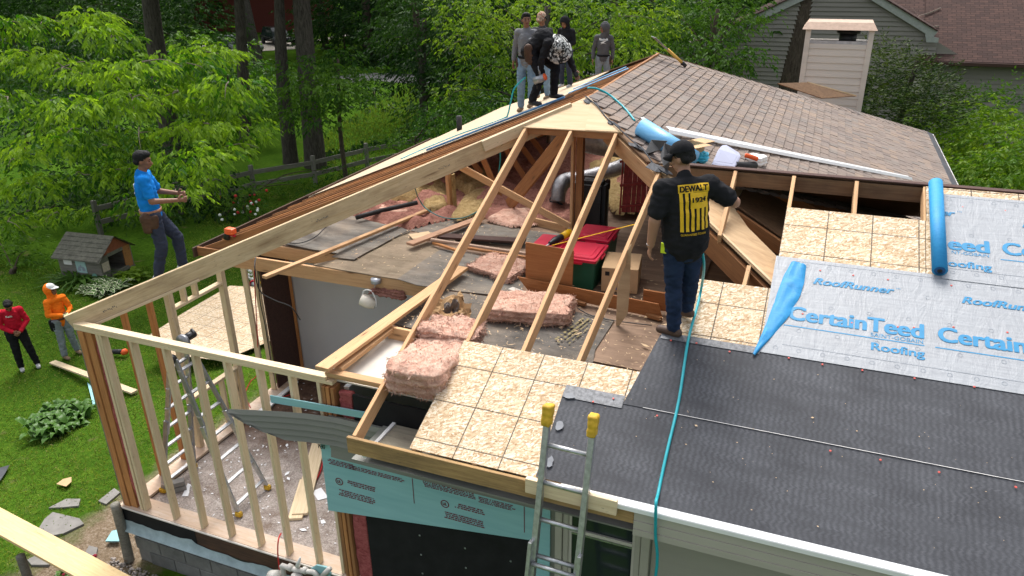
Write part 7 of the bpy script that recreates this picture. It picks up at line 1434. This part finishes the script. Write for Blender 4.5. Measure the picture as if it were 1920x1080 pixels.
# stakes
def stake(label, base, top, r_, seed): T = tube('wooden_stake', [base, base.lerp(top, .5)+Vector((.01, 0, 0)), top], r_, grey_wood, None, 12, rs=[r_*1.05, r_, r_*.95]); return tag(T, label, 'stake')
sb_ = PZ(243, 1052, -.9); stake('leaning weathered wooden stake at the block wall corner', sb_, PY(216, 946, sb_.y-.05), .06, 1); sb2 = PZ(60, 1110, -1.1); stake('weathered round stake at the bottom left edge', sb2, PY(38, 1042, sb2.y), .055, 2)
# hostas and other garden plants
def rosette(label, px, py, n, L, wd, mat, cat='plant', name='hosta', h_=.3, edge=None, upright=.5, spread=.12):
    c = PG(px, py); T = thing(name, c, label, cat); vs = []; fs = []; ve = []; fe = []; rr = random.Random(int(px))
    for i in range(n):
        a_ = rr.uniform(0, 6.28); l = L*rr.uniform(.6, 1.1); up = rr.uniform(.2, 1.0)*upright; d = Vector((math.cos(a_), math.sin(a_), 0)); s = Vector((-d.y, d.x, 0)); b0 = Vector((rr.uniform(-1, 1)*spread, rr.uniform(-1, 1)*spread, 0)); k = len(vs); m_ = 5
        for j in range(m_+1):
            t = j/m_; w = wd*l*math.sin(math.pi*min(1, t*.93+.07))**.8*.5; p = b0+d*l*t+Vector((0, 0, h_*up*2*t*(1-.75*t)+.02)); vs += [p-s*w+Vector((0, 0, .25*w)), p, p+s*w+Vector((0, 0, .25*w))]
            if edge: ve += [p-s*w*1.04+Vector((0, 0, .26*w+.002)), p-s*w*.74+Vector((0, 0, .19*w+.004)), p+s*w*.74+Vector((0, 0, .19*w+.004)), p+s*w*1.04+Vector((0, 0, .26*w+.002))]
        for j in range(m_):
            a0 = k+j*3; fs += [(a0, a0+1, a0+4, a0+3), (a0+1, a0+2, a0+5, a0+4)]
            if edge: e0 = (k//3)*4+j*4; fe += [(e0, e0+1, e0+5, e0+4), (e0+2, e0+3, e0+7, e0+6)]
    me = mesh('leaves', vs, fs, True); at = me.attributes.new('v', 'FLOAT', 'POINT'); at.data.foreach_set('value', [min(1, max(0, .5+.5*noise.noise(Vector((int(i/18)*1.7, 0, px))))) for i in range(len(vs))]); link('leaves', me, mat, T, Matrix.Translation(c))
    if edge: link('leaf_edges', mesh('leaf_edges', ve, fe, True), edge, T, Matrix.Translation(c))
    return T
rosette('broad-leaved green hosta in the middle of the near lawn', 115, 800, 260, .30, .46, hosta_m, h_=.62, spread=.42, upright=.8); rosette('variegated hosta with cream-edged leaves in front of the doghouse', 195, 545, 200, .38, .36, hosta_m, h_=.5, edge=hosta_white, spread=.38); rosette('clump of long arching grass leaves left of the variegated hosta', 150, 528, 110, .95, .07, leaf_mid, name='daylily', h_=.7, spread=.25); rosette('leafy green plant seen between the studs of the window', 380, 610, 90, .5, .25, leaf_mid, name='garden_plant', h_=.5, spread=.35); rosette('green plant right of the doghouse door', 245, 525, 60, .4, .35, leaf_yellow, name='garden_plant', h_=.6, spread=.2); rosette('clump of green leaves behind the last left studs', 400, 640, 80, .45, .12, leaf_mid, name='garden_plant', h_=.45, spread=.3)
def flowers(T, c, n, r_, h_, mat, s, seed):
    rr = random.Random(seed); bm = bmesh.new()
    for i in range(n): p = c+Vector((rr.gauss(0, r_), rr.gauss(0, r_), h_+rr.gauss(0, h_*.25))); bmesh.ops.create_icosphere(bm, subdivisions=1, radius=s*rr.uniform(.7, 1.2), matrix=Matrix.Translation(p))
    bmesh_obj('flowers', bm, mat, T, kind='stuff')
rbp = PG(468, 412); RB = tree('rose bush with red and white flowers by the rail fence', rbp, rbp+Vector((0, 0, .8)), .03, [(rbp.x, rbp.y, rbp.z+.9, .6, .6, .5), (rbp.x+.2, rbp.y, rbp.z+.5, .6, .6, .4), (rbp.x-.3, rbp.y, rbp.z+.4, .5, .5, .4)], 110, .09, leaf_mid, cat='rose bush', name='rose_bush', limbs=False); flowers(RB, rbp, 16, .3, .75, rose_m, .05, 2); flowers(RB, rbp+Vector((.3, -.4, 0)), 14, .4, .5, white_petal, .05, 3)
wp = PG(474, 530); WP = rosette('low plant with a white flower head beside the brown panel', 474, 545, 60, .3, .2, leaf_mid, name='garden_plant', h_=.4); flowers(WP, PG(474, 545), 14, .09, .5, white_petal, .05, 4)
rp = PG(150, 1062); RP = rosette('plant with dark red blooms at the bottom edge, over the pale plank', 140, 1078, 60, .16, .45, hosta_m, name='garden_plant', h_=.25, upright=.9, spread=.14); flowers(RP, PG(143, 1075), 10, .10, .2, plain('dark_red_petal', (.25, .01, .03), .6), .03, 6)
# rail fence
fp = [PG(x, y) for x, y in ((190, 440), (340, 402), (478, 366), (592, 346), (690, 320), (790, 300))]; FN_ = thing('rail_fence', fp[2], 'weathered two-rail wooden fence running behind the garden', 'fence')
for p in fp: board('post', Vector((p.x, p.y, gz(p.x, p.y)-.1)), Vector((p.x, p.y, gz(p.x, p.y)+1.15)), .13, .13, grey_wood, FN_, up=(0, -1, 0))
for a_, b_ in zip(fp, fp[1:]):
    for z in (.42, .88): board('rail', Vector((a_.x, a_.y-.03, gz(a_.x, a_.y)+z)), Vector((b_.x, b_.y-.03, gz(b_.x, b_.y)+z)), .05, .16, grey_wood, FN_)
# doghouse
dc = PG(186, 508); DH = thing('doghouse', dc, 'weathered plank doghouse with shingled roof and small pictures on its side', 'doghouse'); DH_R = Matrix.Translation(dc) @ Matrix.Rotation(R(6), 4, 'Z')
def DP(name, a_, b_, m_, bev=0, rot=None):
    cc = (Vector(a_)+Vector(b_))/2; hh = Vector(b_)-cc; return link(name, mesh(name, boxverts(-hh, hh), BOXF), m_, DH, DH_R @ Matrix.Translation(cc) @ (rot or Matrix.Identity(4)))
WL, WD_, WH = 1.42, 1.2, .66
for k in range(6): DP('wall_plank', (-WL/2, -WD_/2, .05+k*.105), (WL/2, -WD_/2+.03, .15+k*.105), grey_wood)
DP('back_wall', (-WL/2, WD_/2-.03, .05), (WL/2, WD_/2, WH+.05), grey_wood); DP('end_wall', (-WL/2, -WD_/2+.03, .05), (-WL/2+.03, WD_/2-.03, WH), grey_wood); DP('floor', (-WL/2, -WD_/2, 0), (WL/2+.03, WD_/2, .05), grey_wood)
DP('front_panel', (WL/2-.03, -WD_/2+.03, .05), (WL/2, -.28, WH+.03), grey_wood); DP('front_panel', (WL/2-.03, .30, .05), (WL/2, WD_/2-.03, WH+.03), red_stud); DP('door_sill', (WL/2-.02, -.32, .03), (WL/2+.06, .34, .12), grey_wood); DP('door_header', (WL/2-.028, -.28, .60), (WL/2+.002, .30, .70), grey_wood)
link('gable_panel', mesh('gable_panel', [(WL/2, -WD_/2+.02, WH), (WL/2, WD_/2-.02, WH), (WL/2, 0, WH+.45), (WL/2-.03, -WD_/2+.02, WH), (WL/2-.03, WD_/2-.02, WH), (WL/2-.03, 0, WH+.45)], [(0, 1, 2), (5, 4, 3), (0, 2, 5, 3), (1, 4, 5, 2)]), plain('faded_red_panel', (.30, .09, .05), .8, var=.2), DH, DH_R)
dsh = plain('grey_mossy_shingle', (.13, .125, .10), .9, var=.35, scale=8, bump=.4)
for sgn in (-1, 1):
    for row in range(6):
        t0 = row/6; t1 = (row+1)/6+.04; y0 = sgn*(WD_/2+.12)*(1-t0); y1 = sgn*(WD_/2+.12)*(1-min(1, t1)); z0 = WH-.06+.53*t0; z1 = WH-.06+.53*min(1, t1); x = -WL/2-.10-(.08 if row % 2 else 0)
        while x < WL/2+.08:
            xa, xb = max(x, -WL/2-.1), min(x+.19, WL/2+.1)
            if xb-xa > .03:
                k = random.uniform(0, .01); link('roof_shingle', mesh('roof_shingle', [(xa, y0, z0+.014+k), (xb, y0, z0+.014+k), (xb, y1, z1), (xa, y1, z1), (xa, y0, z0), (xb, y0, z0)], [(0, 1, 2, 3) if sgn < 0 else (3, 2, 1, 0), (4, 5, 1, 0)]), dsh, DH, DH_R)
            x += .2
    link('roof_board', mesh('roof_board', [(-WL/2-.1, sgn*(WD_/2+.12), WH-.075), (WL/2+.1, sgn*(WD_/2+.12), WH-.075), (WL/2+.1, 0, WH+.46), (-WL/2-.1, 0, WH+.46)], [(0, 1, 2, 3)]), grey_wood, DH, DH_R)
DP('picture', (-.52, -WD_/2-.012, .40), (-.24, -WD_/2-.001, .60), sticker); DP('picture', (-.12, -WD_/2-.012, .20), (.22, -WD_/2-.001, .55), plain('pale_teal_picture', (.33, .48, .46), .7)); DP('sign', (WL/2+.001, -WD_/2+.06, .24), (WL/2+.012, -.30, .50), plain('cream_sign', (.50, .42, .33), .8, var=.15, scale=20))
for q in (-.02, .13):
    bm = bmesh.new(); bmesh.ops.create_circle(bm, segments=14, radius=.055, cap_ends=True, matrix=Matrix.Translation((q, -WD_/2-.014, .30)) @ Matrix.Rotation(R(90), 4, 'X')); bmesh_obj('picture_mark', bm, print_grey, DH, mw=DH_R)
DP('picture_mark', (-.04, -WD_/2-.0145, .34), (.15, -WD_/2-.013, .38), print_grey); DP('picture_mark', (.02, -WD_/2-.0147, .38), (.07, -WD_/2-.0135, .43), print_grey)
pw = plain('green_plate', (.12, .25, .20), .5); bm = bmesh.new(); bmesh.ops.create_circle(bm, segments=18, radius=.09, cap_ends=True, matrix=Matrix.Translation((.48, -WD_/2-.05, .14)) @ Matrix.Rotation(R(80), 4, 'X')); bmesh_obj('round_plate', bm, pw, DH, mw=DH_R)
# tools on the lawn
lt = PG(222, 670); TL = thing('drill', lt, 'small black and red power drill left on the lawn behind the studs', 'drill'); tube('drill_body', [lt+Vector((-.12, 0, .12)), lt+Vector((.12, .05, .14))], .06, black_plastic, TL, 10, spline=False); cyl('drill_battery', lt+Vector((.12, .05, .12)), lt+Vector((.2, .06, .16)), .07, orange_plastic, TL, 10)
ls_ = PG(482, 560); ls_.z += .25; TS = thing('miter_saw', ls_, 'red and yellow saw standing on the lawn behind the last studs', 'power saw'); cyl('saw_blade', ls_+Vector((0, -.02, .1)), ls_+Vector((0, .0, .1)), .15, alu, TS, 20); tube('saw_guard', [ls_+Vector((.15*math.cos(a_), 0, .1+.15*math.sin(a_))) for a_ in (-.2, .5, 1.2, 1.9, 2.6, 3.3)], .03, red_plastic, TS, 8); tube('saw_motor', [ls_+Vector((0, .0, .1)), ls_+Vector((0, .18, .12))], .06, yellow_plastic, TS, 12, spline=False); box('saw_base', ls_+Vector((-.2, -.12, -.25)), ls_+Vector((.2, .15, -.04)), black_plastic, TS, bev=.02)

# ---------------------------------------------------------------- chimney, neighbouring house, far things
CH = thing('chimney', (.2, 21, 1), 'tall pale siding-clad chimney with copper-coloured cap behind the roof', 'chimney')
z = .0
while z < 4.0: lap('siding_plank', [(-.40, .88, -.40, .88, z, z+.165)], 20.5, vinyl_chim, CH, proud=.022); z += .165
for x in (-.52, .88): box('corner_trim', (x, 20.46, 0), (x+.12, 20.56, 4.42), vinyl_chim, CH)
box('chase_wall', (-.52, 20.52, 0), (.98, 21.6, 4.08), vinyl_chim, CH); box('chase_rim', (-.42, 20.49, 4.07), (.90, 20.55, 4.14), galv, CH)
copper = plain('copper_cap', (.46, .33, .25), .55, .1, var=.15)
link('cap_top', mesh('cap_top', [(-.60, 20.38, 4.40), (1.06, 20.38, 4.40), (1.06, 21.7, 4.40), (-.60, 21.7, 4.40), (-.50, 20.55, 4.56), (.96, 20.55, 4.56), (.96, 21.5, 4.56), (-.5, 21.5, 4.56)], [(3, 2, 1, 0), (4, 5, 6, 7), (0, 1, 5, 4), (1, 2, 6, 5), (2, 3, 7, 6), (3, 0, 4, 7)]), copper, CH)
for x, y in ((-.48, 20.52), (.90, 20.52), (-.48, 21.55), (.90, 21.55)): box('cap_leg', (x, y, 4.08), (x+.04, y+.04, 4.40), galv, CH)
cyl('flue', (.45, 21.0, 4.05), (.45, 21.0, 4.28), .20, black_plastic, CH, 18); cyl('flue_cap', (.45, 21.0, 4.28), (.45, 21.0, 4.34), .27, black_plastic, CH, 18)
NB = thing('neighbouring_house', (3, 36, -2), 'grey-green neighbouring house with dark red shingle roof', 'house'); ax_, az_ = .2, 5.0
def gline(z): return (-.5 if False else 0)
vs = []; strips = []; z = -2.2
while z < 4.9:
    z1 = z+.17; xl = lambda q: max(-6.0, ax_-(az_-q)/.5); xr_ = lambda q: min(3.9, ax_+(az_-q)/.557); strips.append((xl(z), xr_(z), xl(z1), xr_(z1), z, z1)); z = z1
lap('siding', strips, 34.0, vinyl_far, NB, kind='stuff', proud=.06)
strips = []; z = -2.2
while z < 2.1: strips.append((4.0, 14, 4.0, 14, z, z+.17)); z += .17
lap('siding', strips, 34.25, vinyl_far, NB, kind='stuff', proud=.06)
box('wall_core', (-6, 34.02, -2.3), (3.9, 42, 2.3), vinyl_far, NB); box('wall_core', (4.0, 34.27, -2.3), (14, 42, 2.1), vinyl_far, NB); box('corner_trim', (3.98, 34.15, -2.2), (4.12, 34.26, 2.1), trim_far, NB)
link('gable_core', mesh('gable_core', [(-5.2, 34.02, 2.3), (3.9+1.0, 34.02, 2.3), (ax_, 34.02, az_-.02)], [(0, 1, 2)]), vinyl_far, NB)
nr = make_far_shingle('dark_red_shingle', (.095, .055, .046), (.06, .038, .034))
board('rake_trim', (ax_+.05, 33.80, az_+.12), (3.75, 33.80, 3.14), .05, .28, trim_far, NB); board('rake_trim', (-5.4, 33.80, 2.3), (ax_-.02, 33.80, az_+.12), .05, .28, trim_far, NB); slab('eave_return', [(3.4, 33.76, 3.16), (3.9, 33.76, 3.02), (3.9, 33.76, 2.86), (3.5, 33.76, 2.86)], .04, trim_far, NB, n=(0, -1, 0))
def roofpl(name, p0, ux, vx, lu, lv, mat):
    ux = Vector(ux).normalized(); vx = Vector(vx).normalized(); nn = ux.cross(vx).normalized(); o = link(name, mesh(name, boxverts((0, 0, -.05), (lu, lv, 0)), BOXF), mat, NB, Matrix(((ux.x, vx.x, nn.x, p0[0]), (ux.y, vx.y, nn.y, p0[1]), (ux.z, vx.z, nn.z, p0[2]), (0, 0, 0, 1)))); return o
roofpl('roof', (3.35, 33.6, 2.22), (1, 0, 0), (0, 1, .5), 11, 16, nr); roofpl('roof', (-1.5, 36.0, 3.5), (1, 0, 0), (0, 1, .5), 5.0, 14, nr)
roofpl('roof', (ax_, 33.7, az_+.26), (0, 1, 0), (1, 0, -.557), 3.2, 4.1, nr); roofpl('roof', (ax_, 42, az_+.26), (0, -1, 0), (-1, 0, -.5), 8.3, 6.6, nr)
board('gutter', (3.35, 33.55, 2.14), (14, 33.55, 2.14), .12, .12, dark_wood, NB)
box('air_conditioner', (4.05-.9, 33.6, .9), (4.05-.35, 33.98, 1.5), vinyl_beige, NB, bev=.02); box('window', (2.9, 33.95, .8), (3.2, 33.99, 1.6), black_plastic, NB); box('window', (.9, 33.94, -.3), (1.8, 33.985, 1.2), glass_m, NB); box('window_sill', (.85, 33.9, -.36), (1.85, 33.99, -.3), white_metal, NB)
def nroof(px, py): r = ray(px, py); t = (2.22-.5*33.6-EYE.z)/(r.z-.5*r.y); return EYE+r*t+Vector((0, 0, .06))
BR_ = thing('fallen_branch', nroof(1715, 40), 'bare forked branch lying on the dark red neighbouring roof', 'branch'); tube('branch', [nroof(1763, 18), nroof(1740, 28), nroof(1722, 34), nroof(1714, 45), nroof(1730, 54), nroof(1760, 52)], .03, twig_m, BR_, 6); tube('twig', [nroof(1708, 17), nroof(1718, 28), nroof(1722, 34)], .02, twig_m, BR_, 5)
# far cars and house beyond the trees
def car(label, px, py, ang, paint, kind='car', L=4.6, Wc=1.85, hb=.85, hc=1.5):
    c = PG(px, py); c.z = gz(c.x, c.y)+.05; T = thing('parked_car', c, label, 'car'); mw = Matrix.Translation(c) @ Matrix.Rotation(R(ang), 4, 'Z'); s = [(-L/2, .35), (-L/2, hb-.1), (-L/2+.9, hb), (L/2-.1, hb-.02), (L/2, .6), (L/2-.05, .32)]; vs = [(x, y, z) for y in (-Wc/2, Wc/2) for x, z in s]; n_ = len(s); fs = [tuple(range(n_)), tuple(range(2*n_-1, n_-1, -1))]+[(i, i+n_, (i+1) % n_+n_, (i+1) % n_) for i in range(n_)]; bm = bmesh.new(); bv = [bm.verts.new(v) for v in vs]; [bm.faces.new([bv[i] for i in f]) for f in fs]; bmesh.ops.recalc_face_normals(bm, faces=bm.faces); bmesh.ops.bevel(bm, geom=bm.edges, offset=.07, segments=2, affect='EDGES'); bmesh_obj('body', bm, paint, T, True, mw)
    cb_ = [(-L*.22, hb-.03, 1), (L*.42, hb-.03, 1), (L*.34, hc, .82), (-L*.06, hc, .82)]; vs = [(x, sg*Wc/2*.94*k, z) for sg in (-1, 1) for x, z, k in cb_]; fs = [(0, 1, 2, 3), (7, 6, 5, 4), (0, 3, 7, 4), (1, 5, 6, 2)]; link('windows', mesh('windows', vs, fs), glass_m, T, mw); link('car_roof', mesh('car_roof', boxverts((-L*.06, -Wc*.39, hc-.02), (L*.34, Wc*.39, hc+.03)), BOXF), paint, T, mw)
    for x in (-L*.32, L*.32):
        for y in (-Wc/2+.02, Wc/2-.02): p0 = mw @ Vector((x, y-.1, .33)); p1 = mw @ Vector((x, y+.1, .33)); cyl('wheel', p0, p1, .33, dark_rubber, T, 16)
    for y in (-.65, .65): link('headlight', mesh('headlight', boxverts((-L/2-.02, y-.15, .58), (-L/2+.04, y+.15, .72)), BOXF), white_plastic, T, mw)
    return T
carblk = plain('black_car_paint', (.012, .013, .016), .15, .2, .6, var=.0); carsil = plain('silver_car_paint', (.45, .48, .52), .25, .4, .5, var=.03)
car('black parked car seen between two grey trunks at the top', 522, 84, 150, carblk, L=5.0, hc=1.65); car('silver parked car half hidden by the leaning trunk', 455, 100, 160, carsil); car('white van-like vehicle above the black car, behind leaves', 532, 50, 150, white_plastic, L=5.5, hb=1.3, hc=2.1)
FH = thing('far_house', PG(430, 60), 'distant red house with white windows glimpsed at the top through the trees', 'house'); hb_ = PG(400, 70); redw = plain('dull_red_siding', (.16, .035, .03), .8)
box('wall', (hb_.x-8, hb_.y+6, -2.2), (hb_.x+8, hb_.y+12, 5.5), redw, FH)
for x in (-6, -3, 0, 3, 6): WF = box('window', (hb_.x+x-.6, hb_.y+5.93, 2.2), (hb_.x+x+.6, hb_.y+5.99, 4.0), white_plastic, FH); box('pane', (hb_.x+x-.45, hb_.y+5.90, 2.35), (hb_.x+x+.45, hb_.y+5.925, 3.85), glass_m, WF)
slab('roof', [(hb_.x-8.6, hb_.y+5.4, 5.4), (hb_.x+8.6, hb_.y+5.4, 5.4), (hb_.x+8.6, hb_.y+9, 7.6), (hb_.x-8.6, hb_.y+9, 7.6)], .2, nr, FH)
bpy.data.scenes.remove(TSC)
